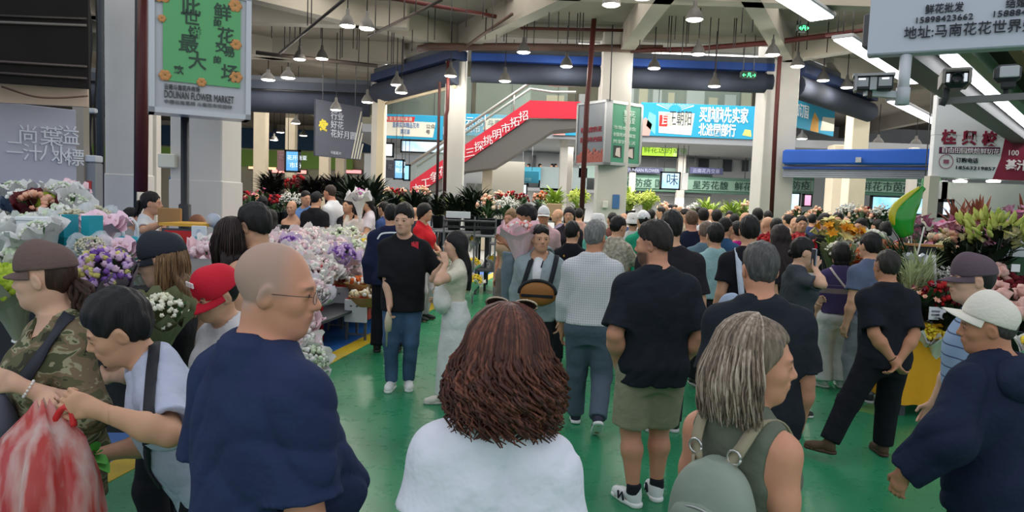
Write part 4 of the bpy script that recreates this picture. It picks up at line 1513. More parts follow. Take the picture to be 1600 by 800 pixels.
ptext(e, w, h, '大批发商城来袭', .05, .74, .17, creamp, width=w * .44, th=.004)
ptext(e, w, h, '直供实体精品花市', .17, .48, .22, M((70, 120, 180)), width=w * .44); ptext(e, w, h, '滇花荟', .30, .22, .2, M((70, 120, 180)), width=w * .16)
ptext(e, w, h, '公众', .72, .48, .18, dkp); ptext(e, w, h, '号', .72, .25, .18, dkp)
e, w, h = pboard('banner', [(722, 180), (812, 178), (812, 212), (722, 214)], 27.15, TEAL, 'blue banner with white characters half hidden by the escalator rail', 'banner')
ptext(e, w, h, '云南', .05, .5, .36, whp); ptext(e, w, h, '花市', .05, .18, .3, whp); pshape(e, w, h, [(.36, .3), (.72, .35), (.76, .85), (.42, .82)], creamp); ptext(e, w, h, '斗南', .44, .5, .26, dkp)
e, w, h = pboard('banner', [(1237, 158), (1304, 166), (1304, 204), (1237, 207)], 26.0, TEAL, 'blue banner with orange figures seen beside the pale column with cables', 'banner', Ds=(26.0, 29))
ptext(e, w, h, '加订园', .05, .42, .55, whp, width=w * .3); pshape(e, w, h, [(.42, .0), (.62, 0), (.6, .5), (.5, .7), (.45, .4)], M((226, 170, 90))); pshape(e, w, h, [(.66, .1), (1, .2), (1, .7), (.7, .62)], creamp)
e, w, h = pboard('banner', [(768, 266), (842, 266), (842, 285), (768, 285)], 30.5, M((44, 128, 156), rough=.6), 'teal banner with pale lines of characters over the bright far screen', 'banner')
ptext(e, w, h, '昆明斗南国际', .05, .55, .2, M((190, 220, 224)), width=w * .42); ptext(e, w, h, '花卉拍卖交易中心欢迎您', .04, .15, .17, M((150, 200, 210)), width=w * .8)
e, w, h = pboard('banner', [(975, 261), (1036, 262), (1036, 271), (975, 270)], 33.0, M((74, 76, 104), rough=.6), 'dark violet railing banner with pale letters behind the green posters', 'banner')
ptext(e, w, h, 'YUNNAN FLOWER', .1, .2, .22, M((170, 176, 200)), width=w * .8)
e, w, h = pboard('banner', [(1078, 262), (1130, 262), (1130, 272), (1078, 272)], 33.0, M((80, 84, 120), rough=.6), 'slate railing banner with pale characters under the upper doorways', 'banner')
ptext(e, w, h, '云南花卉交易', .08, .2, .22, M((176, 180, 210)), width=w * .8)

def screen(quad, D, label, cols, Ds=None, strength=1.6, words_=(), name='video_screen', th=.12):
 m, nt, b, tc = node_mat('screen_glow', .3)
 g = nt.nodes.new('ShaderNodeTexNoise'); g.inputs['Scale'].default_value = 1.3; g.inputs['Detail'].default_value = 3
 nt.links.new(tc.outputs['Object'], g.inputs['Vector'])
 r = ramp(nt, [(.3 + .4 * i / max(1, len(cols) - 1), c) for i, c in enumerate(cols)])
 nt.links.new(g.outputs[0], r.inputs[0])
 nt.links.new(r.outputs[0], b.inputs['Emission Color'])
 b.inputs['Emission Strength'].default_value = strength
 b.inputs['Base Color'].default_value = (.02, .02, .02, 1)
 e, w, h = pboard(name, quad, D, m, label, 'screen', Ds=Ds, frame=M((30, 32, 36), rough=.4), fw=.06, th=th)
 for s_, fx, fz, sz, c in words_:
  ptext(e, w, h, s_, fx, fz, sz, M(c, rough=.5, emit=.8))
 return e
screen([(627, 219), (706, 222), (706, 240), (627, 237)], 28.5, 'long bright white blue screen behind the red piped column', [(150, 200, 236), (214, 234, 246), (240, 246, 250)], words_=[])
screen([(720, 226), (750, 228), (750, 244), (720, 244)], 28.6, 'bright white patterned light panel under the escalator rail', [(170, 210, 236), (230, 240, 246), (245, 248, 250)])
screen([(593, 224), (614, 224), (614, 245), (593, 244)], 28.8, 'small bright white window panel next to the frame post', [(220, 226, 226), (240, 244, 244)])
screen([(616, 250), (630, 250), (630, 280), (616, 279)], 27, 'blue vertical menu screen on the shop front', [(70, 130, 200), (120, 180, 226), (180, 214, 240)], words_=[('花市', .1, .7, .2, (220, 236, 250)), ('批发', .1, .35, .2, (220, 236, 250))])
screen([(631, 258), (640, 258), (640, 282), (631, 281)], 27.3, 'pale blue vertical screen just past the menu screen', [(120, 186, 226), (170, 214, 240)])
e, w, h = pboard('hoarding', [(603, 250), (616, 250), (616, 279), (603, 277)], 26.9, M((62, 62, 70), rough=.6, var=.2, vs=4), 'dark grey leaf printed hoarding beside the menu screen', 'hoarding')
ptext(e, w, h, '花', .2, .5, .2, M((120, 124, 130)))
screen([(773, 287), (823, 287), (823, 305), (773, 305)], 30.3, 'bright pale blue screen under the teal banner', [(150, 205, 235), (220, 236, 244), (240, 246, 248)], words_=[('欢迎', .35, .4, .24, (90, 150, 200))])
screen([(1002, 226), (1059, 226), (1059, 246), (1002, 244)], 29.5, 'lime green lit sign with dark characters behind the green poster', [(160, 214, 60), (190, 226, 80), (236, 244, 220)], strength=1.3, words_=[('鲜花送的幸福', .06, .35, .3, (60, 96, 30))], name='light_box')
screen([(1033, 269), (1062, 270), (1062, 296), (1033, 295)], 28, 'square blue screen with dark brush character hung behind the crowd', [(130, 200, 236), (190, 224, 240), (222, 236, 246)], words_=[('味', .25, .3, .5, (40, 60, 90))])
e, w, h = pboard('display_board', [(1065, 270), (1075, 270), (1075, 297), (1065, 297)], 28, M((226, 226, 224)), 'narrow white panel beside the square blue screen', 'panel')
screen([(1227, 302), (1249, 302), (1249, 330), (1227, 330)], 30, 'pale blue upright screen past the red piped pale column', [(150, 206, 236), (200, 228, 242), (236, 244, 248)])
screen([(1362, 308), (1450, 308), (1450, 334), (1362, 334)], 29.5, 'wide sky blue video wall behind the green balloon', [(110, 190, 232), (160, 210, 236), (230, 240, 246)])
screen([(1256, 304), (1268, 304), (1268, 322), (1256, 322)], 30.5, 'small pink lit sign past the upright screen', [(240, 120, 170), (250, 200, 220)], name='light_box')
screen([(446, 236), (467, 235), (467, 268), (446, 268)], 24, 'blue poster screen with white characters on the hall column', [(60, 130, 200), (90, 160, 214), (140, 196, 230)], words_=[('花开南亚', .12, .58, .17, (230, 240, 250)), ('市场', .3, .2, .2, (230, 240, 250))])
e, w, h = pboard('hoarding', [(433, 235), (446, 236), (446, 268), (433, 266)], 24, M((150, 112, 116), rough=.6), 'dusty pink side face of the column poster box', 'hoarding')
ptext(e, w, h, '花', .2, .6, .18, M((190, 160, 160)))
# big dark hanging banner in the inner hall
e, w, h = pboard('banner', [(493, 170), (566, 153), (566, 246), (493, 248)], 20.5, M((72, 74, 86), rough=.6, var=.05), 'large dark grey hanging banner with yellow blossom in the inner hall', 'banner', Ds=(19.8, 21.2))
for i, s_ in enumerate(('行业', '好花', '花好月圆')):
 ptext(e, w, h, s_, .30, .70 - i * .16, .24, M((176, 180, 190)))
ptext(e, w, h, '斗南花市', .3, .06, .1, M((176, 180, 190)))
b = MB()
for i in range(40):
 a = RNG.uniform(0, 6.28); r = RNG.uniform(.03, .17)
 b.ball((-w / 2 + .16 * w + math.cos(a) * r, -.012, .56 * h + math.sin(a) * r), (.035, .008, .035), 6, 4)
b.build('printed_blossom', M((196, 178, 60), rough=.6), e)
b = MB()
for i in range(4):
 b.panel((w / 2 - .42 + i * .10, -.01, .02), (.05, 0, 0), (.34 - i * .07, 0, h * (.9 - .2 * i)), (0, .006, 0))
b.build('printed_stripe', M((170, 166, 150), rough=.6), e)

# two poster boxes on the square column
e, w, h = pboard('poster_box', [(951, 160), (1001, 164), (1001, 257), (951, 257)], 17.1, M((74, 140, 112), rough=.45), 'green poster box with white characters on the square column', 'poster', Ds=(17.3, 17.9), frame=M((178, 182, 180), rough=.4, metal=.5), fw=.07, th=.16)
for i, s_ in enumerate(('鲜花', '花与爱', '市场欢迎您', '全国花商大联盟', '共享好生活')):
 ptext(e, w, h, s_, .42 if i < 2 else .12, .80 - i * .115, .17 if i < 2 else .1, M((206, 226, 214)), width=w * (.36 if i < 2 else .7))
for i in (0, 1):
 pshape(e, w, h, [(.16 + i * .4, .10), (.42 + i * .4, .10), (.42 + i * .4, .30), (.16 + i * .4, .30)], M((62, 66, 64)), 'printed_photo', -.006)
 pshape(e, w, h, [(.22 + i * .4, .14), (.38 + i * .4, .11), (.36 + i * .4, .27), (.25 + i * .4, .26)], M((206, 190, 184)), 'printed_bloom', -.010)
e, w, h = pboard('poster_box', [(902, 162), (946, 158), (946, 257), (902, 255)], 17.1, M((106, 112, 120), rough=.3, var=.1, vs=2), 'grey poster box with dark red heading and red blossoms on the square column', 'poster', Ds=(18.0, 17.2), frame=M((150, 152, 154), rough=.4, metal=.5), fw=.06, th=.16)
ptext(e, w, h, '有温度的花', .12, .52, .15, M((150, 50, 60)), width=w * .75); ptext(e, w, h, '昆明市西园', .12, .36, .14, M((150, 50, 60)), width=w * .75)
b = MB()
for i in range(110):
 b.ball((RNG.uniform(-.46, .46) * w, -.012, min(.3, abs(RNG.gauss(0, .08))) * h + .03), (.055, .008, .055), 6, 4)
b.build('printed_bloom', M((150, 82, 74), rough=.6), e)

# green light box sign on the entrance column
e, w, h = pboard('light_box', [(237, -22), (388, -6), (388, 184), (237, 170)], 8.3, M((198, 198, 202), rough=.5), 'big silver framed green flower market poster box on the near column', 'sign', Ds=(8.1, 8.6), frame=M((196, 198, 202), rough=.35, metal=.4), fw=.06, th=.34)
b = MB(); b.box((.01 * w, -.012, .60 * h), (.80 * w, .02, .72 * h)); pf = b.build('poster', M((92, 176, 108), rough=.5, coat=.6), e)
blk = M((62, 84, 70), rough=.6)
for s_, fx, fz, sz in (('鲜', .62, .80, .20), ('的', .62, .735, .09), ('花', .66, .615, .19), ('交', .64, .53, .13), ('易', .73, .50, .13), ('的', .62, .43, .09), ('场', .70, .30, .21),
      ('此', .28, .80, .22), ('世', .30, .72, .19), ('饼', .36, .62, .14), ('最', .26, .50, .22), ('大', .36, .37, .20), ('欢', .22, .31, .10)):
 ptext(e, w, h, s_, fx, fz, sz, blk, th=.012, bold=.003)
for q, (fx, fz, r) in enumerate(((.10, .93, .10), (.22, .95, .07), (.85, .92, .07), (.86, .60, .06), (.10, .73, .04), (.13, .28, .06), (.50, .255, .05), (.86, .33, .07))):
 b = MB()
 for k in range(6):
  a = k * 1.047
  b.ball((math.cos(a) * r * .6, 0, math.sin(a) * r * .6), (r * .55, .006, r * .5), 8, 4)
 o = b.build('printed_flower', M((214, 150, 92), rough=.6), e); o.location = (-w / 2 + fx * w, -.026, fz * h)
ptext(e, w, h, '云南斗南花卉市场', .12, .175, .07, M((90, 90, 92)), width=w * .36)
ptext(e, w, h, 'DOUNAN FLOWER MARKET', .12, .105, .12, M((90, 90, 92)), width=w * .72)
ptext(e, w, h, '中国云南昆明 斗南花市欢迎你', .12, .06, .05, M((130, 130, 132)), width=w * .7)
# ================================================================ pendant lamps
shade_m = M((84, 82, 79), rough=.5)
bulb_m = M((255, 250, 238), emit=9.0)
def pend(px, py, D, label, r=.17, k=1.0):
 p = at(px, py, D)
 e = empty('pendant_lamp', tuple(p), 0, label, 'lamp', None)
 b = MB(); b.lathe([(r, 0), (r * .97, .05), (r * .62, .16), (r * .26, .23), (r * .22, .32), (.02, .34)], 18); b.build('lamp_shade', shade_m, e)
 b = MB(); b.lathe([(.001, -.01), (r * .8, -.012), (r * .92, .012)], 18); b.build('diffuser', bulb_m, e)
 b = MB(); b.tube([(0, 0, .33), (0, 0, max(.5, CZ - p.z))], .012, 5); b.build('cord', M((30, 30, 32)), e)
 s = lamp('POINT', 'pendant_bulb', (0, 0, -.10), 42 * k, (1, .95, .86), .08)
 s.parent = e
PL = [(543, 41, 'paired with the darker bell lamp'), (573, 45, 'dark belled, beside the uppermost one'), (468, 93, 'over the inner hall, near the long cable tray'), (503, 92, 'over the inner hall, next in the row to the cable tray one'),
  (419, 125, 'uppermost of the two before the hall shutter'), (450, 122, 'before the hall shutter, by the dark beam'), (419, 142, 'lowest of those before the hall shutter'), (574, 160, 'hanging close to the frame post'), (525, 172, 'hung in front of the grey banner'),
  (456, 166, 'beyond the hall shutter'), (704, 119, 'beside the red piped column'), (627, 145, 'in front of the slanting navy shutter'), (620, 133, 'smaller, in front of the slanting navy shutter'), (789, 127, 'over the escalator banner'), (818, 82, 'above the long shutter, halfway along it'),
  (885, 104, 'against the blue band of the long shutter'), (955, 8, 'on the square column front'), (1004, -3, 'cut by the top of the picture'), (1022, 107, 'against the long shutter past the square column'), (1085, 31, 'large unlit looking grey dome'), (1091, 85, 'hanging below the red pipe'),
  (1116, 135, 'lowest of the long shutter row'), (1207, 86, 'by the pale piped column'), (1246, 104, 'in front of the angled shutter'), (1286, 126, 'below the linear light, by the angled shutter'), (1323, 137, 'beside the twin flood light'), (1319, 172, 'low, near the far pale pillar'), (1350, 186, 'lowest near the far pale pillar'),
  (425, 168, 'far away under the second beam'), (432, 172, 'far away next to the lit strip'), (440, 160, 'far away over the crown of the hall column'), (462, 193, 'far away beside the hall column'), (438, 207, 'low over the blue hall screen'), (474, 212, 'low between hall column and grey banner'), (428, 219, 'lowest one at the far end of the hall'),
  (1253, 217, 'above the bright blue shutter box'), (1372, 224, 'above the bright blue shutter, middle one'), (1431, 226, 'above the bright blue shutter, by the stall sign')]
for px, py, lab in PL:
 H_ = hz(px) - py
 D = (5.25 - HC) * FPX / H_
 if 600 < px < 1235: D = min(D, 17.4)
 if py > 155: D = min((5.0 - HC) * FPX / H_, 36)
 if px in (574, 525): D = 19
 if py > 210 and px > 1200: D = 27.5
 pend(px, py, D, ('lit pendant lamp ' + lab if px != 1085 else 'grey dome pendant lamp larger than its neighbours near the ceiling'), r=.155 if D < 20 else .21, k=1.0 if D < 20 else .7)

# ================================================================ sprinkler pipes, drop rods, conduits
redpipe = M((74, 27, 25), rough=.6)
brown = M((84, 62, 54), rough=.6)
def pipe(pts, r, m, name='ceiling_pipe'):
 b = MB(); b.tube([tuple(at(*p)) for p in pts], r, 8)
 return b.build(name, m, kind='structure')
pipe([(606, -4, 14.3), (775, 26, 15.3)], .045, redpipe)
pipe([(985, 79, 17.3), (1077, 77, 17.0), (1200, 67, 16.4), (1300, 55, 15.6)], .06, redpipe)
pipe([(655, 76, 17.5), (672, 73, 17.3), (800, 73, 17.3), (930, 75, 17.3), (1035, 76, 17.3)], .09, brown)
pipe([(810, 38, 17), (815, 44, 17), (990, 48, 17)], .035, redpipe)
pipe([(700, 95, 17.8), (700, 140, 17.8), (699, 172, 17.8), (697, 180, 17.8), (694, 335, 17.8)], .045, redpipe, 'column_pipe')
pipe([(687, 128, 17.9), (682, 335, 17.9)], .035, M((60, 34, 34)), 'column_pipe')
pipe([(931, -4, 16.7), (921, 120, 16.7), (917, 165, 16.7), (908, 345, 16.7)], .06, redpipe, 'column_pipe')
pipe([(958, 18, 17.15), (953, 158, 17.15)], .014, M((70, 70, 74)), 'column_conduit')
pipe([(1223, 55, 17.4), (1218, 96, 17.4), (1212, 190, 17.4), (1205, 340, 17.4)], .055, redpipe, 'column_pipe')
pipe([(226, -6, 9.9), (223, 120, 9.9), (221, 300, 9.9)], .085, M((84, 34, 34), rough=.5), 'column_pipe')
pipe([(213, -6, 10.0), (211, 330, 10.0)], .02, M((60, 62, 66)), 'column_conduit')
pipe([(156, -6, 10.2), (157, 330, 10.2)], .05, M((52, 58, 66)), 'column_conduit')
pipe([(289, 150, 8.6), (289, 318, 8.6), (289, 320, 8.6), (289, 420, 8.6)], [.05, .05, .075, .075], M((44, 46, 50), rough=.4), 'column_pipe')
pipe([(540, -3, 12.5), (437, 83, 17)], .03, M((50, 46, 44)), 'cable_tray')
pipe([(690, 0, 13.4), (575, 57, 16.5)], .03, M((70, 60, 54)), 'cable_tray')
pipe([(800, 22, 14.6), (718, 80, 17.7)], .035, brown, 'cable_tray')
pipe([(400, 82, 18), (590, 103, 18.5)], .05, M((60, 50, 46)), 'cable_tray')
pipe([(1290, 55, 15.5), (1360, 46, 15)], .045, redpipe)
rodm = M((46, 40, 40), rough=.6)
rr = random.Random(3)
rods = []
for px, y0, y1 in ((425, 12, 60), (470, 10, 85), (481, 5, 40), (487, 0, 38), (502, 20, 60), (445, 48, 75), (453, 50, 70), (461, 50, 62), (532, 60, 92), (535, 60, 90), (552, 64, 76), (558, 64, 78), (561, 65, 100), (587, 10, 52), (609, 0, 40), (632, 5, 30),
     (650, 0, 20), (669, 38, 65), (680, 20, 62), (706, 15, 45), (729, 18, 42), (755, 10, 30), (760, 5, 62), (770, 25, 48), (776, 52, 72), (788, 45, 65), (792, 46, 66), (606, 70, 95), (612, 72, 100), (615, 72, 100), (630, 78, 110), (644, 68, 80),
     (824, 30, 66), (835, 38, 74), (858, 22, 45), (873, 25, 66), (890, 8, 58), (902, 42, 74), (906, 38, 66), (911, 40, 75), (1001, 42, 76), (1045, 45, 78), (1049, 44, 85), (1056, 30, 62), (1068, 42, 90), (1073, 50, 75), (1076, 44, 68), (1110, 45, 88), (1122, 50, 115), (1147, 48, 74), (1150, 48, 73), (1160, 20, 52), (1178, 5, 50),
     (1245, 48, 80), (1249, 50, 82), (1262, 50, 78), (1297, 5, 82), (1310, 30, 52), (1318, 40, 52), (1333, 38, 52), (416, 145, 165), (422, 146, 162), (458, 152, 168), (464, 150, 172), (480, 160, 178)):
 D = 16.2 if y1 > 55 else 14.2
 if py_ := (y0 > 140): D = 27
 p, q = at(px, y0, D), at(px, y1, D)
 b = MB(); b.tube([(p.x, p.y, max(p.z, min(CZ, p.z + .3))), (p.x, p.y, q.z)], .013 if D < 20 else .02, 4)
 b.build('ceiling_rod', rodm, kind='structure')

# ================================================================ linear lights of the right wing and their rails
dirR = Vector((.665, .747, 0)).normalized()
perpR = Vector((dirR.y, -dirR.x, 0))
lin_m = M((250, 252, 255), emit=5.5)
def linear(px, py, z, L, w, label, back=0.0):
 d = ray(px, py); p = CAM + d * ((z - HC) / d.z)
 a = math.atan2(dirR.y, dirR.x)
 e = empty('linear_light', tuple(p), a, label, 'light')
 b = MB(); b.box((L / 2 - back, 0, .05), (L, w + .08, .08), bev=.015); b.build('housing', M((150, 152, 156), rough=.5), e)
 b = MB(); b.box((L / 2 - back, 0, 0), (L - .06, w, .04)); b.build('diffuser', lin_m, e)
 return e
linear(1285, 30, 5.5, 5.2, .42, 'wide white linear light cut off by the top of the picture', back=5.2)
linear(1316, 60, 5.5, 6.2, .36, 'long white linear light running behind the flood light')
linear(1396, 158, 5.2, 6.2, .34, 'white linear light behind the hanging sign pole')
linear(1480, 84, 3.40, 13, .13, 'slim white linear light set in the dark slatted canopy')
# green exit signs
def exit_sign(quad, D, label):
 e, w, h = pboard('exit_sign', quad, D, M((20, 60, 40), rough=.4), label, 'sign', frame=M((60, 70, 66)), fw=.02, th=.05)
 gm = M((90, 250, 160), emit=2.2)
 ptext(e, w, h, '←', .04, .2, h * .8, gm); ptext(e, w, h, '→', .72, .2, h * .8, gm); ptext(e, w, h, '凡', .38, .18, h * .8, gm)
exit_sign([(1158, 112), (1181, 112), (1181, 122), (1158, 122)], 17.6, 'green lit exit sign on the long navy shutter')
exit_sign([(1247, 37), (1260, 39), (1260, 50), (1247, 48)], 14.5, 'green exit sign hanging under the end of a linear light')

# ================================================================ bright blue shutter box of the side passage
c0, c1 = at(1224, 256, 17.8), at(1462, 256, 16.2)
e = empty('roller_shutter', tuple(c0), math.atan2(c1.y - c0.y, c1.x - c0.x), 'bright blue roller shutter box with grey curtain across the side passage', 'shutter')
L = (c1 - c0).length
b = MB(); b.box((L / 2, 0, .16), (L, .42, .36), bev=.04); b.build('housing', M((40, 92, 190), rough=.35), e)
b = MB()
for i in range(6): b.tube([(0, .02, -.06 - i * .05), (L, .02, -.06 - i * .05)], .03, 6)
b.box((L / 2, .05, -.18), (L, .03, .3)); b.build('curtain_slats', M((160, 164, 176), rough=.35), e)
b = MB(); b.box((L / 2, -.05, -.10), (L, .06, .05)); b.build('blue_rail', M((36, 76, 160), rough=.4), e)
b = MB(); b.box((.52 * L, -.25, .08), (.12, .2, .12)); b.build('bracket', M((170, 172, 176)), e)

# ================================================================ dark slatted canopy
CZ2 = 3.36
ca = at(1386, 97, 6.0); ca.z = 0
q0 = Vector((at(1362, 92, 6.1).x, 6.1, 0))
dk = M((92, 82, 75), rough=.8)
Lc = 17
e = empty('slatted_canopy', (q0.x, q0.y, CZ2), math.atan2(dirR.y, dirR.x), 'dark slatted canopy running away behind the hanging phone number sign', 'canopy')
b = MB(); b.box((Lc / 2, -.04, .04), (Lc, .26, .30), bev=.02); b.build('edge_beam', M((92, 90, 90), rough=.5), e)
for i in range(14):
 b = MB(); o_ = .50 + i * .36; s0 = .35 + .74 * o_; b.box(((s0 + Lc + 1.5) / 2, -o_, .05), (Lc + 1.5 - s0, .10, .16)); b.build('slat', M((150, 112, 84) if i % 2 else (172, 166, 158), rough=.7), e)
b = MB(); b.slab([(.3, 0), (Lc + 1.5, 0), (Lc + 1.5, -5.6), (4.6, -5.6)], .27, .33); b.build('backing_board', dk, e)

# ================================================================ hanging sign with phone numbers
e, w, h = pboard('hanging_sign', [(1361, -70), (1640, -92), (1640, 69), (1359, 88)], 6, M((196, 200, 212), rough=.5), 'big pale hanging sign with phone numbers and an address', 'sign', Ds=(6.0, 5.45), th=.16)
bk = M((44, 46, 56), rough=.6)
pu = w / 280.0
def st(s_, x, y, size, width):
 ptext(e, w, h, s_, (x - 1360) / 280.0, ((88 - (x - 1359) * .068) - y) / 160.0, size, bk, width=width * pu)
st('鲜花批发', 1452, 20, .082, 61); st('15898423662', 1436, 36, .066, 90); st('地址:马南花花世界旁', 1420, 60, .108, 205); st('结婚用花', 1577, 12, .082, 61); st('15888423991', 1557, 27, .066, 90)
pshape(e, w, h, [(.288, .56), (.48, .58), (.48, .586), (.288, .566)], bk, 'printed_line'); pshape(e, w, h, [(.288, .56), (.291, .56), (.291, .66), (.288, .66)], bk, 'printed_line')
polew = M((206, 208, 214), rough=.4)
t = empty('sign_pole', tuple(at(1416, 88, 5.9)), 0, 'white pole with short arm below the hanging sign carrying a flood light', 'pole')
p0, p1 = at(1416, 86, 5.92), at(1409, 164, 5.92)
b = MB(); b.tube([p0, p1], .046, 12); b.tube([p0 + (p1 - p0) * .66, p1 + (p1 - p0) * .0], .055, 12); b.build('post', polew, t, w=True)
b = MB(); b.panel(at(1353, 149, 5.9), at(1404, 153, 5.92) - at(1353, 149, 5.9), (0, 0, .055), (0, .05, 0)); b.build('arm', polew, t, w=True)
# twin flood light
t = empty('flood_light', tuple(at(1364, 140, 5.85)), R_(-24), 'twin headed flood light on the white arm below the sign', 'light')
b = MB(); b.box((0, .05, .12), (.31, .16, .02)); b.box((-.13, .05, .06), (.02, .16, .13)); b.build('hood', M((150, 150, 152), rough=.4, metal=.5), t)
for q in (-1, 1):
 b = MB(); b.box((q * .085, .05, .055), (.12, .12, .115), bev=.01); k = b.build('lamp_head', M((46, 48, 52), rough=.5), t)
 b = MB(); b.box((q * .085, -.012, .06), (.095, .01, .07)); b.build('glass', M((150, 152, 156), rough=.1, spec=.8), k)
 b = MB(); b.box((q * .085, -.020, .085), (.05, .01, .012)); b.build('led_row', M((240, 242, 246), emit=1.2), k)
b = MB(); b.box((0, .04, .05), (.05, .1, .10)); b.build('driver_box', M((170, 172, 176), rough=.5), t)
b = MB(); b.tube([(-.02, .05, 0), (-.02, .05, -.06)], .02, 6); b.build('bracket', M((70, 60, 54)), t)
# arm with two devices
arm = at(1472, 162, 5.5)
t = empty('mounting_arm', tuple(arm), 0, 'grey horizontal arm under the canopy holding camera and lamp', 'arm')
b = MB(); b.panel(at(1472, 163, 5.5), at(1625, 154, 5.2) - at(1472, 163, 5.5), (0, 0, .05), (0, .05, 0)); b.build('bar', M((112, 110, 108), rough=.5), t, w=True)
t = empty('surveillance_camera', tuple(at(1487, 140, 5.4)), R_(-26), 'grey hooded surveillance camera on the horizontal arm', 'camera')
b = MB(); b.box((.02, .08, .135), (.19, .34, .03), bev=.012); b.box((.02 - .085, .08, .085), (.02, .34, .10)); b.box((.02 + .085, .08, .085), (.02, .34, .10)); b.build('hood', M((128, 122, 116), rough=.5), t)
b = MB(); b.box((.02, .06, .07), (.15, .26, .13), bev=.03); b.build('housing', M((40, 42, 46), rough=.35), t)
b = MB(); b.lathe([(.001, 0), (.04, 0), (.045, .02), (.036, .03)], 18, (.02, -.07, .07), Matrix.Rotation(math.pi / 2, 3, 'X')); b.build('lens', M((24, 26, 32), rough=.1, spec=.8), t)
for q in (-1, 1):
 b = MB(); b.box((.02 + q * .056, -.075, .075), (.022, .01, .06)); b.build('infrared_led', M((230, 232, 236), emit=.5), t)
b = MB(); b.tube([(-.03, .05, .02), (-.03, .05, -.05), (-.05, .06, -.11)], .022, 8); b.build('bracket', M((60, 60, 62)), t)
t = empty('spot_lamp', tuple(at(1572, 140, 5.3)), R_(-32), 'small dark spot lamp with bright glass on the horizontal arm', 'light')
b = MB(); b.box((0, .03, .12), (.17, .12, .13), bev=.03); b.build('housing', M((60, 60, 62), rough=.4), t)
b = MB(); b.box((.01, -.035, .125), (.12, .015, .085), bev=.01); b.build('glass', M((176, 178, 182), rough=.12, spec=.9), t)
b = MB(); b.box((.01, .0, .03), (.09, .06, .05), bev=.01); b.tube([(0, .03, .01), (0, .03, -.05)], .018, 8); b.build('bracket', M((52, 52, 54)), t)

# ================================================================ stall with the white and maroon sign
SD = 13.0
qs = SD / 9.2
x0, x1 = at(1456, 280, SD).x, at(1456, 280, SD).x + 3.6 * qs
mb = MB(); mb.box(((x0 + .35 + x1 + 3) / 2, SD + .75, 1.27), (x1 + 3 - x0 - .35, .2, 2.54)); mb.build('wall_stall', M((198, 198, 192), rough=.7, var=.03), kind='structure')
e, w, h = pboard('stall_sign', [(1457, 218), (1457 + 3.6 * FPX / 9.2, 218), (1457 + 3.6 * FPX / 9.2, 290), (1457, 280)], SD, M((224, 224, 228), rough=.5), 'white stall sign with maroon brush characters and a phone number', 'sign', th=.12)
b = MB(); b.panel((-w / 2, 0, h), (1.25, 0, 0), (0, 0, .72), (0, .12, 0)); b.build('upper_board', M((224, 224, 228), rough=.5), e)
h = 127.0 * SD / FPX
mar = M((132, 34, 58), rough=.55)
u = lambda px: (px - 1457) / (3.6 * FPX / 9.2)
vz = lambda py: (285 - py) / 127.0
for s_, px in (('桂', 1468), ('興', 1500), ('校', 1531)):
 ptext(e, w, h, s_, u(px), vz(231), .27, mar, bold=.010)
pshape(e, w, h, [(u(1466), vz(248)), (u(1561), vz(246)), (u(1561), vz(235)), (u(1466), vz(238))], M((96, 40, 74)), 'printed_bar')
ptext(e, w, h, '自由田园烘焙鲜切花', u(1469), vz(246), .115, M((232, 226, 232)), width=1.04, th=.004)
ptext(e, w, h, '订购电话', u(1493), vz(260), .10, bk, width=.40); ptext(e, w, h, '18563219857', u(1492), vz(271), .088, bk, width=.72)
b = MB(); b.lathe([(.12, 0), (.127, .006), (.134, 0)], 24, (0, 0, 0), Matrix.Rotation(math.pi / 2, 3, 'X')); b.box((0, -.004, .0), (.10, .006, .07)); o = b.build('printed_logo', M((150, 90, 110)), e); o.location = (-w / 2 + u(1478) * w, -.012, vz(260) * h)
pts = [(u(1553) + .02 * math.sin(t_ * 3) , t_) for t_ in np.linspace(0, .62, 8)]
pshape(e, w, h, [(u(1553), 0), (1, 0), (1, .5), (u(1567), .5), (u(1563), .25)], mar, 'printed_field')
ptext(e, w, h, '100', u(1572), vz(247), .14, M((240, 226, 230)), th=.006); ptext(e, w, h, '基汁花', u(1571), vz(268), .20, M((240, 226, 230)), th=.006, bold=.006)
for q, px in enumerate((1500, 1552)):
 c = at(px, 284, SD + .2)
 t = empty('downlight', tuple(c), 0, 'small white downlight under the stall sign, ' + ('below the phone number' if q == 0 else 'below the maroon field'), 'light')
 b = MB(); b.lathe([(.001, -.01), (.11, -.01), (.12, .02), (.001, .05)], 14); b.build('diffuser', M((255, 250, 240), emit=7), t)
c = at(1466, 330, SD - .1)
mb = MB(); mb.box((c.x + .25, SD + .45, 1.27), (.08, .12, 2.54)); mb.build('trim_5', M((190, 192, 196), rough=.4, metal=.4), kind='structure')
# green translucent hanging poster and white board beside the stall
e, w, h = pboard('hanging_poster', [(1440, 278), (1470, 280), (1470, 310), (1440, 310)], 13.7, M((126, 190, 136), rough=.4, alpha=.75), 'pale green see-through poster hung beside the stall post', 'poster', th=.02)
ptext(e, w, h, '花', .35, .4, .16, M((170, 216, 176)))
e, w, h = pboard('white_board', [(1471, 282), (1481, 282), (1481, 312), (1471, 312)], 13.65, M((222, 224, 228)), 'narrow white board hanging between green poster and stall post', 'board')
screen([(1470, 314), (1487, 313), (1487, 338), (1470, 338)], 13.3, 'small white and blue lit screen low beside the stall post', [(60, 120, 200), (230, 238, 246), (245, 248, 252)])
mb = MB(); p = at(1452, 330, 13); mb.box((p.x, 13, 1.3), (.18, .18, 2.6)); mb.build('column', M((190, 184, 172), rough=.6), kind='structure')
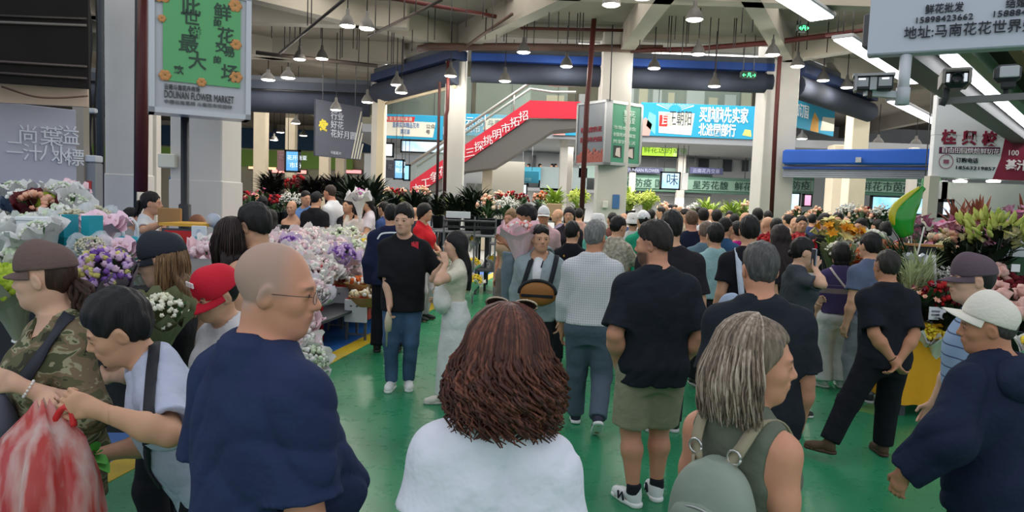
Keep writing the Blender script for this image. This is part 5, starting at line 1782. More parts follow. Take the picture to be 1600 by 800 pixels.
# wall monitor in stall
e, w, h = pboard('stall_screen', [(1488, 322), (1508, 322), (1508, 341), (1488, 341)], SD + .68, M((232, 234, 240), emit=.9), 'small bright white screen on the stall wall', 'screen', frame=M((40, 40, 44)), fw=.02, th=.04)
e, w, h = pboard('wall_box', [(1541, 330), (1559, 330), (1559, 340), (1541, 340)], SD + .66, M((78, 80, 88)), 'dark grey box mounted on the stall wall', 'box', th=.06)

# ================================================================ left entrance stall: dark awning, beige strip, hanging sheet
e = empty('awning', tuple(at(0, 130, 5.2)), 0, 'black roll-down awning with pale rods above the beige fascia', 'awning')
A, Bq, Cq, Dq = at(-160, -70, 5.0), at(137, -70, 6.2), at(137, 138, 6.2), at(-160, 118, 5.0)
Cq.z = Bq.z - (Bq.z - Cq.z); Cq.x, Cq.y = Bq.x, Bq.y; Dq.x, Dq.y = A.x, A.y
b = MB(); b.panel(Dq, Cq - Dq, A - Dq, (-.02, .06, 0)); b.build('sheet', M((26, 20, 19), rough=.9, var=.15, vs=3), e, w=True)
for f, m_ in ((.07, (60, 50, 48)), (.16, (74, 64, 62)), (.47, (110, 104, 100)), (.52, (40, 34, 34))):
 b = MB(); b.tube([Dq + (A - Dq) * f + Vector((0, -.03, 0)), Cq + (Bq - Cq) * f + Vector((0, -.03, 0))], .012, 6); b.build('rod', M(m_, rough=.5), e, w=True)
e = empty('fascia_board', tuple(at(60, 165, 6.2)), 0, 'warm beige fascia strip with a drooping cable under the black awning', 'board')
P0, P1 = at(-160, 152, 5.3), at(137, 167, 6.3)
b = MB(); b.panel(P0, P1 - P0, (0, 0, .20), (-.02, .05, 0)); b.build('board', M((214, 182, 160), rough=.6, var=.06, vs=2), e, w=True)
b = MB(); b.tube(spline([at(2, 135, 5.7) , at(50, 150, 5.85), at(90, 153, 6.0), at(137, 150, 6.2)], 6), .008, 5); b.build('cable', M((110, 80, 66)), e, w=True)
e, w, h = pboard('hanging_sheet', [(-80, 157), (119, 166), (119, 285), (-80, 290)], 6.6, M((184, 181, 194), rough=.35, var=.08, vs=1.2), 'hanging grey plastic sheet with white brush characters beside the pale column', 'sheet', Ds=(5.9, 6.6), th=.02)
wh = M((228, 228, 234), rough=.5)
for s_, px, py, sz in (('尚', 20, 220, .17), ('葉', 56, 222, .19), ('溢', 85, 218, .19), ('八', 55, 247, .17), ('水', 74, 250, .17), ('標', 97, 252, .17), ('汁', 28, 248, .16), ('二', 2, 240, .14)):
 ptext(e, w, h, s_, (px + 80) / 199.0, (288 - py) / 125.0, sz, wh)
mb = MB(); p = at(127, 250, 7.2); mb.box((p.x, 7.2, 1.6), (.11, .1, 3.2)); mb.build('trim_6', M((160, 150, 138), rough=.6), kind='structure')
t = empty('wall_socket_box', tuple(at(143, 173, 7.4)), 0, 'small white junction box on the cables beside the pale column', 'box')
b = MB(); b.box((0, 0, 0), (.10, .06, .05), bev=.01); b.build('cover', M((216, 218, 222)), t)
b = MB(); b.tube(spline([at(137, -8, 7.4), at(143, 60, 7.4), at(140, 120, 7.4), at(142, 172, 7.4)], 6), .012, 5); b.tube(spline([at(150, -8, 7.5), at(152, 80, 7.5), at(148, 172, 7.4)], 6), .010, 5); b.build('cable', M((40, 36, 36)), t, w=True)
b = MB(); b.tube(spline([at(142, 178, 7.4), at(140, 220, 7.4), at(146, 260, 7.4)], 6), .012, 5); b.tube(spline([at(147, 178, 7.4), at(149, 260, 7.4)], 6), .012, 5); b.build('lower_cable', M((34, 32, 34)), t, w=True)
t = empty('utility_box', tuple(at(142, 325, 7.2)), 0, 'grey upright utility box with a red label beside the pale column', 'box')
p0, p1 = at(133, 332, 7.2), at(150, 262, 7.2)
b = MB(); b.box((0, .05, (p1.z - p0.z) / 2 - .4), (p1.x - p0.x, .14, p1.z - p0.z + .8), bev=.01); b.build('housing', M((140, 142, 146), rough=.5), t)
b = MB(); b.box((0, -.025, .22), (.045, .01, .11)); b.build('red_label', M((196, 70, 70)), t)
b = MB(); b.box((0, .04, .50), (.13, .14, .07), bev=.01); b.build('cap', M((206, 208, 212)), t)
# cushions seen behind the sheet
# cardboard box and board by vendor column
e, w, h = pboard('notice_board', [(246, 240), (273, 240), (273, 262), (246, 262)], 9.11, M((226, 224, 206), rough=.6), 'small cream notice board between the two entrance columns', 'board')
e, w, h = pboard('poster_stand', [(264, 276), (288, 276), (288, 322), (264, 320)], 9.4, M((52, 96, 140), rough=.5, var=.2, vs=6), 'blue poster with pale heading behind the black pipe', 'poster')
ptext(e, w, h, '花市公告', .1, .82, .07, M((220, 230, 240)), width=w * .7)
# ================================================================ escalator
e = empty('escalator', tuple(at(790, 300, 25)), 0, 'red sided escalator with white characters climbing to the gallery', 'escalator')
red = M((206, 44, 62), rough=.5)
def P3(px, py): return at(px, py, 25.0)
tl, tr = P3(640, 312), P3(828, 184)
d_ = (tr - tl)
up_ = Vector((0, 0, .62))
b = MB(); b.panel(tl, d_, up_, (0, .12, 0)); b.panel(tr, P3(906, 186) - tr, Vector((0, 0, .60)), (0, .12, 0)); sp = b.build('side_panel', red, e, w=True)
for i, c_ in enumerate('力工争花展十三探挑明市拓招'):
 f = .02 + i * .074
 text(c_, .36, M((240, 232, 232)), tl + d_ * f + Vector((0, -.02, .16)), (1, 0, .25), (-.1, 0, 1), e, ext=.006)
b = MB(); q_ = [at(*v, 25.05) for v in ((650, 306), (828, 186), (906, 186), (906, 200), (866, 203), (772, 262), (724, 268), (690, 296))]
b.add(q_ + [v + Vector((0, 1.6, 0)) for v in q_], [tuple(range(8)), tuple(range(15, 7, -1))] + [(i, i + 8, (i + 1) % 8 + 8, (i + 1) % 8) for i in range(8)]); b.build('underside', M((96, 92, 88), rough=.6), e, w=True)
b = MB(); b.panel(tl + Vector((0, .13, .1)), d_, Vector((0, 0, .1)), (0, 1.4, 0)); b.build('step_band', M((60, 62, 66), rough=.5), e, w=True)
for y in (0.05, 1.55):
 b = MB(); h1 = Vector((0, y, 1.25)); b.tube([tl + h1, tr + h1, P3(866, 158) + Vector((0, y, .0)) + Vector((0, 0, .55)), P3(905, 158) + Vector((0, y, .55))], .05, 8); b.build('handrail', M((176, 172, 164), rough=.4, metal=.5), e, w=True)
 b = MB(); b.panel(tl + Vector((0, y, .62)), d_, Vector((0, 0, .6)), (0, .015, 0)); b.build('glass_side', gl, e, w=True)
for f in (.35, .62, .86):
 b = MB(); q = tl + d_ * f + Vector((0, .05, .6)); b.tube([q, q + Vector((0, 0, .68))], .025, 6); b.build('baluster', M((200, 198, 194), rough=.3, metal=.6), e, w=True)
# ================================================================ flowers
def petal_mat(rgb, rgb2=None, rough=.7):
 key = ('petal', tuple(rgb), rgb2)
 if key in MATS: return MATS[key]
 m, nt, b, tc = node_mat('petal', rough, .2)
 n = nt.nodes.new('ShaderNodeTexNoise'); n.inputs['Scale'].default_value = 14; n.inputs['Detail'].default_value = 3
 nt.links.new(tc.outputs['Object'], n.inputs['Vector'])
 r2 = rgb2 or tuple(v * .78 for v in rgb)
 r = ramp(nt, [(.36, r2), (.56, rgb)])
 nt.links.new(n.outputs[0], r.inputs[0])
 nt.links.new(r.outputs[0], b.inputs['Base Color'])
 MATS[key] = m
 return m
LEAF = M((52, 84, 44), rough=.6, var=.25, vs=8)
DLEAF = M((30, 44, 28), rough=.6, var=.3, vs=8)
BLEAF = M((26, 26, 22), rough=.7, var=.3, vs=8)
LIME = M((150, 172, 70), rough=.6, var=.2, vs=8)
def bl_ball(mb, c, r, rg, n=8, m=5):
 c = Vector(c); b0 = len(mb.v)
 mb.ball((0, 0, 0), r, n, m)
 ph = rg.uniform(0, 6)
 for i in range(b0, len(mb.v)):
  v = Vector(mb.v[i]); an = math.atan2(v.y, v.x); el = v.z / r
  k = 1 + .20 * math.sin(an * 3 + ph + el * 5) + .12 * math.sin(an * 5 - el * 9 + ph)
  mb.v[i] = tuple(c + v * k)
def leaf(mb, base, d, L, w, droop=.3, n=4):
 d = Vector(d).normalized(); base = Vector(base)
 s = d.cross(Vector((0, 0, 1)))
 s = s.normalized() if s.length > .05 else Vector((1, 0, 0))
 vs = []
 for i in range(n + 1):
  u = i / n
  p = base + d * L * u + Vector((0, 0, -droop * L * u * u))
  ww = w * math.sin(math.pi * min(.97, .12 + u * .86)) * .5
  up = s.cross(d) * (.25 * ww)
  vs += [p - s * ww + up, p, p + s * ww + up]
 fs = []
 for i in range(n):
  for k in (0, 1):
   fs.append((i * 3 + k, i * 3 + k + 1, i * 3 + k + 4, i * 3 + k + 3))
 mb.add(vs, fs, True)
def lily(mb, c, d, r, rg, np_=6, open_=1.0):
 d = Vector(d).normalized(); a = d.orthogonal().normalized(); b = d.cross(a)
 c = Vector(c)
 for k in range(np_):
  an = k * 2 * math.pi / np_ + rg.uniform(-.1, .1)
  o = a * math.cos(an) + b * math.sin(an)
  t = d.cross(o)
  vs = []
  for i in range(5):
   u = i / 4
   p = c + d * r * (.75 * math.sin(u * 1.7)) * (1.25 - .35 * open_) + o * r * open_ * (u ** 1.5) * 1.0
   w = r * .30 * math.sin(math.pi * min(.95, .14 + .82 * u))
   vs += [p - t * w, p + d * -.05 * r, p + t * w]
  fs = []
  for i in range(4):
   for q in (0, 1): fs.append((i * 3 + q, i * 3 + q + 1, i * 3 + q + 4, i * 3 + q + 3))
  mb.add(vs, fs, True)
def bud(mb, c, d, L, r):
 d = Vector(d).normalized()
 c = Vector(c)
 mb.tube([c, c + d * L * .3, c + d * L * .7, c + d * L], [r * .5, r, r * .9, r * .15], 6)
TPL = {}
def tpl_bouquet(key, cols, wrap, seed=1, n=26, r=.030, R=.15, H=.42, flare=1.25, dome=.10, leaves=6, ball=(8, 5), layers=2, inner=None):
 """wrapped bouquet, axis +Z, tip of the stems at the origin"""
 rg = random.Random(seed)
 parts = []
 mb = MB()
 for L in range(layers):
  ph = rg.uniform(0, 6); kk = rg.choice((7, 9, 11)); f = flare * (1 + .12 * L)
  pr = [(.022, 0), (.03, H * .22), (R * .55, H * .55), (R * .92, H * .82), (R * f, H * (1.02 + .05 * (1 - L)))]
  mb.lathe(pr, 33, wob=lambda i, an, rr, z: (rr * (1 + (.10 * math.sin(kk * an + ph) + .06 * math.sin(3 * an + ph)) * (i / 4.0) ** 1.5), z + (.05 * math.sin(5 * an + ph) + .02 * math.sin(kk * an)) * (i / 4.0) ** 3))
 parts.append(('wrapping_paper', mb.mesh('wrapping_paper'), wrap))
 for ci, col in enumerate(cols):
  mb = MB()
  for k in range(n // len(cols)):
   a = rg.uniform(0, 6.283); q = math.sqrt(rg.uniform(0, 1)) * R * .98
   bl_ball(mb, (math.cos(a) * q, math.sin(a) * q, H * .96 + dome * (1 - (q / R) ** 2) + rg.uniform(-.012, .012)), r * rg.uniform(.75, 1.2), rg, *ball)
  parts.append(('blossoms', mb.mesh('blossoms'), col))
 if leaves:
  mb = MB()
  for k in range(leaves):
   a = rg.uniform(0, 6.283)
   leaf(mb, (math.cos(a) * R * .5, math.sin(a) * R * .5, H * .85), (math.cos(a), math.sin(a), 1.0), R * .9, .035, .2)
  parts.append(('foliage', mb.mesh('foliage'), inner or LEAF))
 mb = MB(); mb.tube([(.031 * math.cos(t * .785), .031 * math.sin(t * .785), H * .2) for t in range(9)], .008, 5); mb.box((.04, 0, H * .2 - .05), (.006, .03, .1))
 parts.append(('ribbon', mb.mesh('ribbon'), M((236, 232, 230), rough=.4)))
 TPL[key] = parts
def tpl_bucket(key, cols, seed=1, n=22, r=.032, R=.20, H=.62, bucket=(50, 52, 56), leafm=None, leaves=26, spread=.25, kind='ball', hb=.26):
 rg = random.Random(seed)
 parts = []
 mb = MB(); mb.lathe([(.001, .004), (.105, .004), (.108, 0), (.135, hb), (.142, hb), (.142, hb + .012), (.128, hb + .012), (.12, hb - .03), (.001, hb - .03)], 18)
 parts.append(('bucket', mb.mesh('bucket'), M(bucket, rough=.4)))
 mb = MB()
 for k in range(leaves):
  a = rg.uniform(0, 6.283); q = rg.uniform(.02, .1); z = rg.uniform(hb, H * .8)
  leaf(mb, (math.cos(a) * q, math.sin(a) * q, z), (math.cos(a), math.sin(a), rg.uniform(.6, 2)), rg.uniform(.18, .32), rg.uniform(.04, .07), .35)
 for k in range(8):
  a = rg.uniform(0, 6.283)
  mb.tube([(math.cos(a) * .06, math.sin(a) * .06, hb - .04), (math.cos(a) * R * .5, math.sin(a) * R * .5, H * .92)], .005, 4)
 parts.append(('foliage', mb.mesh('foliage'), leafm or LEAF))
 for ci, col in enumerate(cols):
  mb = MB()
  for k in range(max(1, n // len(cols))):
   a = rg.uniform(0, 6.283); q = math.sqrt(rg.uniform(0, 1))
   p = Vector((math.cos(a) * q * R, math.sin(a) * q * R, H * (1 - spread * q * q) + rg.uniform(-.05, .06)))
   d = Vector((math.cos(a) * q, math.sin(a) * q, .9))
   if kind == 'ball': bl_ball(mb, p, r * rg.uniform(.75, 1.25), rg)
   elif kind == 'lily': lily(mb, p, d, r * rg.uniform(1.2, 1.9), rg, open_=rg.uniform(.5, 1.1))
   elif kind == 'bud':
    for j in range(3): bud(mb, p + Vector((rg.uniform(-.04, .04), rg.uniform(-.04, .04), rg.uniform(-.04, .02))), d + Vector((rg.uniform(-.5, .5), rg.uniform(-.5, .5), rg.uniform(-.2, .6))), r * 3.2, r * .55)
   elif kind == 'spike':
    for j in range(7): bl_ball(mb, p + d.normalized() * (j * .035 - .1), r * (1 - .09 * j), rg, 6, 4)
   elif kind == 'spray':
    for j in range(6): bl_ball(mb, p + Vector((rg.gauss(0, .035), rg.gauss(0, .035), rg.gauss(0, .03))), r * .45, rg, 5, 3)
  parts.append(('blossoms', mb.mesh('blossoms'), col))
 TPL[key] = parts
def tpl_foliage(key, m, seed=1, n=60, L=.5, w=.05, up=1.0, droop=.3, hb=.26, bucket=(40, 42, 44)):
 rg = random.Random(seed)
 mb = MB(); mb.lathe([(.001, .004), (.105, .004), (.108, 0), (.135, hb), (.142, hb), (.142, hb + .012), (.128, hb + .012), (.12, hb - .03), (.001, hb - .03)], 16)
 parts = [('bucket', mb.mesh('bucket'), M(bucket, rough=.4))]
 mb = MB()
 for k in range(n):
  a = rg.uniform(0, 6.283)
  leaf(mb, (math.cos(a) * .05, math.sin(a) * .05, hb + rg.uniform(-.03, .25)), (math.cos(a), math.sin(a), up * rg.uniform(.3, 2.2)), L * rg.uniform(.6, 1.1), w * rg.uniform(.6, 1.2), droop)
 parts.append(('foliage', mb.mesh('foliage'), m))
 TPL[key] = parts
def put(key, name, loc, label, cat='bouquet', group=None, axis=None, s=1.0, rz=None):
 e = bpy.data.objects.new(name, None)
 e.empty_display_size = .1
 COL.objects.link(e)
 ax = Vector(axis or (0, 0, 1)).normalized()
 q = Vector((0, 0, 1)).rotation_difference(ax)
 e.rotation_mode = 'XYZ'
 e.rotation_euler = (q.to_matrix() @ Matrix.Rotation(rz if rz is not None else RNG.uniform(0, 6.28), 3, 'Z')).to_euler()
 e.location = loc; e.scale = (s, s, s)
 tag(e, label, cat, group)
 for n_, me, mt in TPL[key]:
  if not me.materials: me.materials.append(mt)
  o = bpy.data.objects.new(n_, me); COL.objects.link(o); o.parent = e
 return e
pm = petal_mat
palepink, white, lilac, purple = pm((240, 216, 220), (226, 190, 198)), pm((240, 238, 232), (214, 214, 206)), pm((206, 178, 216), (170, 136, 190)), pm((128, 88, 168), (96, 60, 140))
pinkm, dred, redf, yellow = pm((226, 130, 160), (196, 96, 130)), pm((110, 24, 36), (70, 12, 22)), pm((186, 40, 44), (140, 24, 30)), pm((232, 208, 66), (214, 176, 40))
orangef, peach, limef, greenw = pm((214, 110, 52), (180, 76, 30)), pm((236, 186, 160), (220, 150, 120)), pm((176, 196, 70), (140, 170, 40)), pm((214, 224, 196), (176, 200, 160))
paper = lambda c, a=1.0: M(c, rough=.5, var=.04, alpha=a)
wpink, wwhite, wlil, wgrey = paper((238, 222, 226)), paper((236, 234, 232)), paper((216, 196, 224)), paper((196, 200, 196))
for sd in (1, 2, 3):
 tpl_bouquet('pink%d' % sd, [palepink, white], (wpink, wwhite, paper((232, 226, 232)))[sd - 1], sd, n=60, r=.026, R=.16, H=.44, flare=1.16)
 tpl_bouquet('white%d' % sd, [white, greenw] if sd != 2 else [white, yellow], (wwhite, paper((232, 228, 220)), wwhite)[sd - 1], sd + 5, n=60, r=.024, R=.15, H=.42, flare=1.12)
tpl_bouquet('lilac', [lilac, purple], wlil, 4, n=70, r=.022, R=.16, H=.42)
tpl_bouquet('purple', [purple, lilac], wlil, 5, n=90, r=.020, R=.15, H=.40)
tpl_bouquet('green', [greenw, white], wgrey, 6, n=70, r=.021, R=.15, H=.38, leaves=12)
tpl_bouquet('yellow', [yellow], wwhite, 7, n=60, r=.022, R=.14, H=.40)
tpl_bouquet('rose', [palepink], paper((240, 208, 214)), 8, n=34, r=.036, R=.17, H=.44)
tpl_bouquet('bigpink', [pm((240, 170, 160), (226, 130, 124)), white], paper((242, 206, 214)), 9, n=80, r=.028, R=.25, H=.80, flare=1.12, layers=3)
tpl_bouquet('heart', [pm((214, 130, 190), (196, 100, 170)), white], wwhite, 21, n=40, r=.026, R=.11, H=.46, flare=1.5, leaves=0, layers=3)
tpl_bouquet('pinkcone', [palepink], paper((240, 208, 222)), 10, n=10, r=.03, R=.13, H=.46, flare=1.75, layers=3, leaves=0)
tpl_bouquet('silver', [white, greenw], paper((218, 217, 216)), 11, n=60, r=.014, R=.15, H=.44, flare=1.5)
tpl_bouquet('breath', [pm((222, 218, 198), (196, 190, 160))], M((220, 226, 232), rough=.15, alpha=.45), 12, n=160, r=.012, R=.17, H=.40, flare=1.3)
tpl_bouquet('darkwrap', [peach], paper((92, 30, 42)), 13, n=24, r=.034, R=.15, H=.40)
tpl_bouquet('bluewrap', [white], paper((70, 86, 112)), 14, n=24, r=.03, R=.13, H=.42)
tpl_bouquet('limeball', [limef], paper((150, 150, 130)), 15, n=120, r=.024, R=.10, H=.34, dome=.12)
tpl_bouquet('whitepaper', [white], paper((232, 232, 230)), 16, n=10, r=.03, R=.14, H=.75, flare=1.4, layers=3, leaves=0)
tpl_bouquet('daisy', [pm((240, 238, 222), (224, 220, 190))], M((112, 116, 84), rough=.7), 17, n=70, r=.017, R=.16, H=.44, leaves=18, flare=1.1)
tpl_bouquet('mixpurple', [purple, lilac, pm((224, 190, 216)), pm((214, 206, 120))], M((120, 110, 120), rough=.7), 18, n=170, r=.026, R=.22, H=.34, leaves=14, dome=.18, flare=.98)
tpl_bouquet('orange', [orangef, peach], M((206, 120, 56), rough=.5), 19, n=34, r=.034, R=.17, H=.40)
tpl_bouquet('redwrap', [redf], M((176, 34, 40), rough=.5), 20, n=34, r=.032, R=.16, H=.42)
tpl_bucket('b_red', [redf, dred], 1); tpl_bucket('b_pink', [pinkm, peach], 2, kind='lily', n=16); tpl_bucket('b_white', [white], 3, kind='spray', n=30, r=.036)
tpl_bucket('b_cream', [pm((236, 214, 186), (222, 186, 150)), peach], 4, n=24); tpl_bucket('b_yellow', [yellow, limef], 5, kind='spray', n=34, r=.04, leafm=LIME)
tpl_bucket('b_lime', [pm((220, 226, 130), (180, 196, 70))], 6, kind='spray', n=40, r=.038, leafm=LIME); tpl_bucket('b_orange', [orangef, peach], 7, n=26)
tpl_bucket('b_purple', [purple, lilac], 8, kind='spike', n=14, r=.022); tpl_bucket('b_lily', [pm((228, 176, 198), (206, 120, 160))], 9, kind='lily', n=13, r=.06, leafm=DLEAF, H=.66, R=.24)
tpl_bucket('b_bud', [pm((196, 200, 110), (150, 170, 70))], 10, kind='bud', n=12, r=.036, leafm=DLEAF, H=.68, R=.24, leaves=46); tpl_bucket('b_creamlily', [pm((232, 222, 176), (206, 196, 120))], 11, kind='lily', n=10, r=.052, leafm=DLEAF, H=.66, R=.26, leaves=60)
tpl_bucket('b_dred', [dred], 12, n=60, r=.026, R=.22, H=.5); tpl_bucket('b_blush', [pm((232, 190, 180), (214, 160, 150))], 13, n=26, r=.05, R=.22, H=.52, leafm=DLEAF)
tpl_bucket('b_gold', [pm((226, 160, 40), (196, 120, 24)), pm((236, 222, 150))], 14, kind='lily', n=16, r=.06, leafm=LIME)
tpl_foliage('f_dark', BLEAF, 1, 300, .42, .03, .8); tpl_foliage('f_green', DLEAF, 2, 110, .48, .06); tpl_foliage('f_lime', LIME, 3, 90, .45, .05)
tpl_foliage('f_pine', M((54, 78, 48), rough=.7, var=.3, vs=9), 4, 420, .62, .014, 1.0, .35); tpl_foliage('f_copper', M((140, 78, 56), rough=.6, var=.3, vs=6), 5, 46, .42, .05, 1.6, .1)
tpl_foliage('f_spike', M((186, 196, 150), rough=.6, var=.2), 6, 160, .25, .02, 1.4, .1, hb=.12)

# ---------------------------------------------------------------- stall by the yellow line
def sp(s, t, z): return LN[0] + dirL * s + nrmL * t + Vector((0, 0, z))
stand_m = M((70, 72, 78), rough=.6)
e = empty('stepped_stand', tuple(sp(1.5, .9, 0)), math.atan2(dirL.y, dirL.x), 'dark stepped display stand under the heap of pale bouquets', 'stand')
for k, (t0, z) in enumerate(((-.5, .37), (-.05, .53), (.4, .69), (.85, .82))):
 b = MB(); b.box((1.45, t0, z), (6.6, .46, .03)); b.build('shelf', stand_m, e)
 for x in (-1.75, .4, 2.5, 4.65):
  b = MB(); b.box((x, t0 + .18, z / 2), (.04, .04, z)); b.build('leg', stand_m, e)
PINKG, WHITEG = 'pale pink and white wrapped bouquets heaped on the stepped stand', 'white wrapped bouquets at the far end of the stepped stand'
rg = random.Random(11)
for k, (t, z) in enumerate(((.40, .40), (.85, .56), (1.30, .72), (1.75, .85))):
 s = -.1 + .12 * k
 while s < 6.1:
  ax = (.55 + rg.uniform(-.15, .15), -.45 + rg.uniform(-.2, .2), .75)
  p = sp(s, t + rg.uniform(-.08, .08), z)
  if s < 3.4:
   key = 'pink%d' % rg.choice((1, 2, 3)); lab, gr = 'pale pink and white wrapped bouquet in the heap on the stepped stand', PINKG
  else:
   key = 'white%d' % rg.choice((1, 3, 1, 3, 2)); lab, gr = 'white wrapped bouquet at the far end of the stepped stand', WHITEG
  sc = rg.uniform(.92, 1.12)
  if not (k == 0 and .3 < s < 2.3):
   put(key, 'bouquet', tuple(p), lab, 'bouquet', gr, ax, sc)
  s += rg.uniform(.24, .31)
for px, py, D, key, lab, sc in ((536, 392, 9.6, 'purple', 'deep purple statice bouquet in lilac paper rising from the pale heap', 1.1), (455, 375, 9.5, 'lilac', 'lilac bouquet on the back of the heap behind the white top woman', 1.0), (574, 400, 10.2, 'green', 'pale green carnation bouquet beside the purple statice', 1.0),
        (590, 385, 10.9, 'green', 'green and white bouquet in front of the navy tracksuit man', 1.0), (580, 430, 9.6, 'yellow', 'yellow daisy bouquet beside the navy tracksuit man', .9), (640, 400, 11.5, 'green', 'small white and green bouquet behind the black shirt man', .9),
        (742, 398, 13.2, 'yellow', 'yellow bouquet among the white ones behind the phone woman', .8), (772, 395, 14.2, 'yellow', 'yellow bouquet beside the big pink bouquet carrier', .8), (745, 424, 12.2, 'yellow', 'low yellow bouquet behind the phone woman elbow', .8), (742, 362, 14.5, 'yellow', 'topmost yellow bouquet beside the book stand', .7)):
 p = at(px, py, D) - Vector((.1, -.1, .42)); put(key, 'bouquet', tuple(p), lab, 'bouquet', None, (.3, -.35, .85), sc)
# low bouquets in front of the stand, price boxes, baskets
for px, py, D, key, lab, ax in ((478, 545, 6.6, 'pink2', 'pink paper wrapped bouquet lying low next to the bald man chin', (.8, -.2, .35)), (462, 530, 6.3, 'pink1', 'pale wrapped bouquet lying behind the navy polo man', (.7, -.4, .3)), (486, 566, 6.0, 'white1', 'white rose bunch standing low at the navy polo shoulder', (.6, -.5, .5)), (470, 500, 7.4, 'rose', 'pale rose bouquet tucked beside the blue tub', (.4, -.4, .8))):
 p = at(px, py, D); p = p - Vector(ax).normalized() * .36; p.z = max(.02, p.z); put(key, 'bouquet', tuple(p), lab, 'bouquet', None, ax, .95)
for k, (px, py, D, lab) in enumerate(((528, 466, 9.5, 'white front box on grey stand below the brown gift box'), (556, 486, 8.9, 'white front box on red crate with grey stand nearest the yellow line'))):
 p = at(px, py, D); w_ = 36 * D / FPX
 e = empty('price_box', (p.x, p.y, 0), R_(-6), lab, 'box')
 b = MB(); b.box((0, 0, p.z), (w_, .03, w_), bev=.006); b.build('white_front', M((226, 228, 232), rough=.5), e)
 b = MB(); b.box((.0, .24, p.z + .02), (w_ + .02, .44, w_ * .92), bev=.01); b.build('crate', M((178, 34, 38), rough=.5), e)
 for x in (-1, 1):
  for y in (0.02, .42):
   b = MB(); b.box((x * w_ * .42, y, (p.z - w_ / 2) / 2), (.03, .03, p.z - w_ / 2)); b.build('leg', M((92, 94, 98), rough=.5, metal=.4), e)
 b = MB(); b.box((0, .0, .08), (w_ * .84, .02, .02)); b.build('foot_rail', M((92, 94, 98), rough=.5, metal=.4), e)
 for x in (-.04, .04):
  b = MB(); b.box((x - .02, -.018, p.z + w_ * .22), (.03, .004, .02)); b.build('printed_mark', M((110, 112, 120)), e)
basket = M((196, 158, 104), rough=.8, bump=.8, bs=60)
for px, py, D, r, lab, cols in ((566, 445, 9.4, .24, 'big wicker basket of white and orange flowers on the red crate', (white, orangef)), (572, 466, 9.0, .22, 'lower wicker basket of cream flowers hanging over the red crate', (white, pm((230, 214, 170)))), (538, 443, 9.8, .14, 'small red and pink flower basket on the farther white box', (redf, palepink))):
 p = at(px, py, D)
 e = empty('flower_basket', tuple(p - Vector((0, 0, .1))), 0, lab, 'basket')
 b = MB(); b.lathe([(.001, 0), (r * .6, 0), (r * .9, .09), (r, .12), (r * 1.04, .13), (r * .94, .12), (r * .7, .06), (.001, .06)], 20); b.build('wicker_bowl', basket, e)
 for c_ in cols:
  b = MB()
  for k in range(30):
   a = rg.uniform(0, 6.28); q = rg.uniform(.1, 1) * r * .95; bl_ball(b, (math.cos(a) * q, math.sin(a) * q, .14 + rg.uniform(0, .05)), rg.uniform(.02, .035), rg, 7, 4)
  b.build('blossoms', c_, e)
for px, py, D, c_, lab in ((550, 428, 9.8, (236, 234, 230), 'white gift box among the flower baskets, beside the brown one'), (565, 422, 9.9, (240, 240, 238), 'white gift box topmost above the big basket'), (538, 430, 9.9, (196, 152, 92), 'brown gift box beside the white gift boxes')):
 p = at(px, py, D); e = empty('gift_box', tuple(p - Vector((0, 0, .06))), rg.uniform(0, 1), lab, 'box')
 b = MB(); b.box((0, 0, .05), (.13, .13, .10), bev=.006); b.build('carton', M(c_, rough=.6), e); b = MB(); b.box((0, 0, .108), (.138, .138, .022), bev=.004); b.build('lid', M(tuple(v * .96 for v in c_), rough=.6), e)
p = ground(508, 500); e = empty('plastic_tub', (p.x - .3, p.y, 0), 0, 'blue plastic tub under the stand beside the red stool', 'tub')
b = MB(); b.lathe([(.001, .01), (.2, .01), (.24, .28), (.27, .30), (.27, .32), (.23, .30), (.001, .05)], 20); b.build('shell', M((30, 60, 150), rough=.35), e); b = MB(); b.tube([(.27 * math.cos(t * .785), .27 * math.sin(t * .785), .31) for t in range(9)], .015, 6); b.build('rim', M((24, 50, 130), rough=.35), e)
def stool(loc, c_, lab, h=.46, s=.30):
 e = empty('plastic_stool', loc, .3, lab, 'stool')
 b = MB(); b.box((0, 0, h), (s, s, .03), bev=.012); b.build('seat', M(c_, rough=.4), e)
 for x in (-1, 1):
  for y in (-1, 1):
   b = MB(); b.tube([(x * s * .40, y * s * .40, h - .01), (x * s * .52, y * s * .52, 0)], [.03, .022], 6); b.build('leg', M(c_, rough=.4), e)
 b = MB(); b.box((0, 0, h * .45), (s * .9, s * .9, .02)); b.build('stretcher', M(c_, rough=.4), e)
p = at(500, 440, 8.9); stool((p.x - .15, p.y, 0), (190, 34, 40), 'tall red plastic stool behind the bald man face', .95, .34)

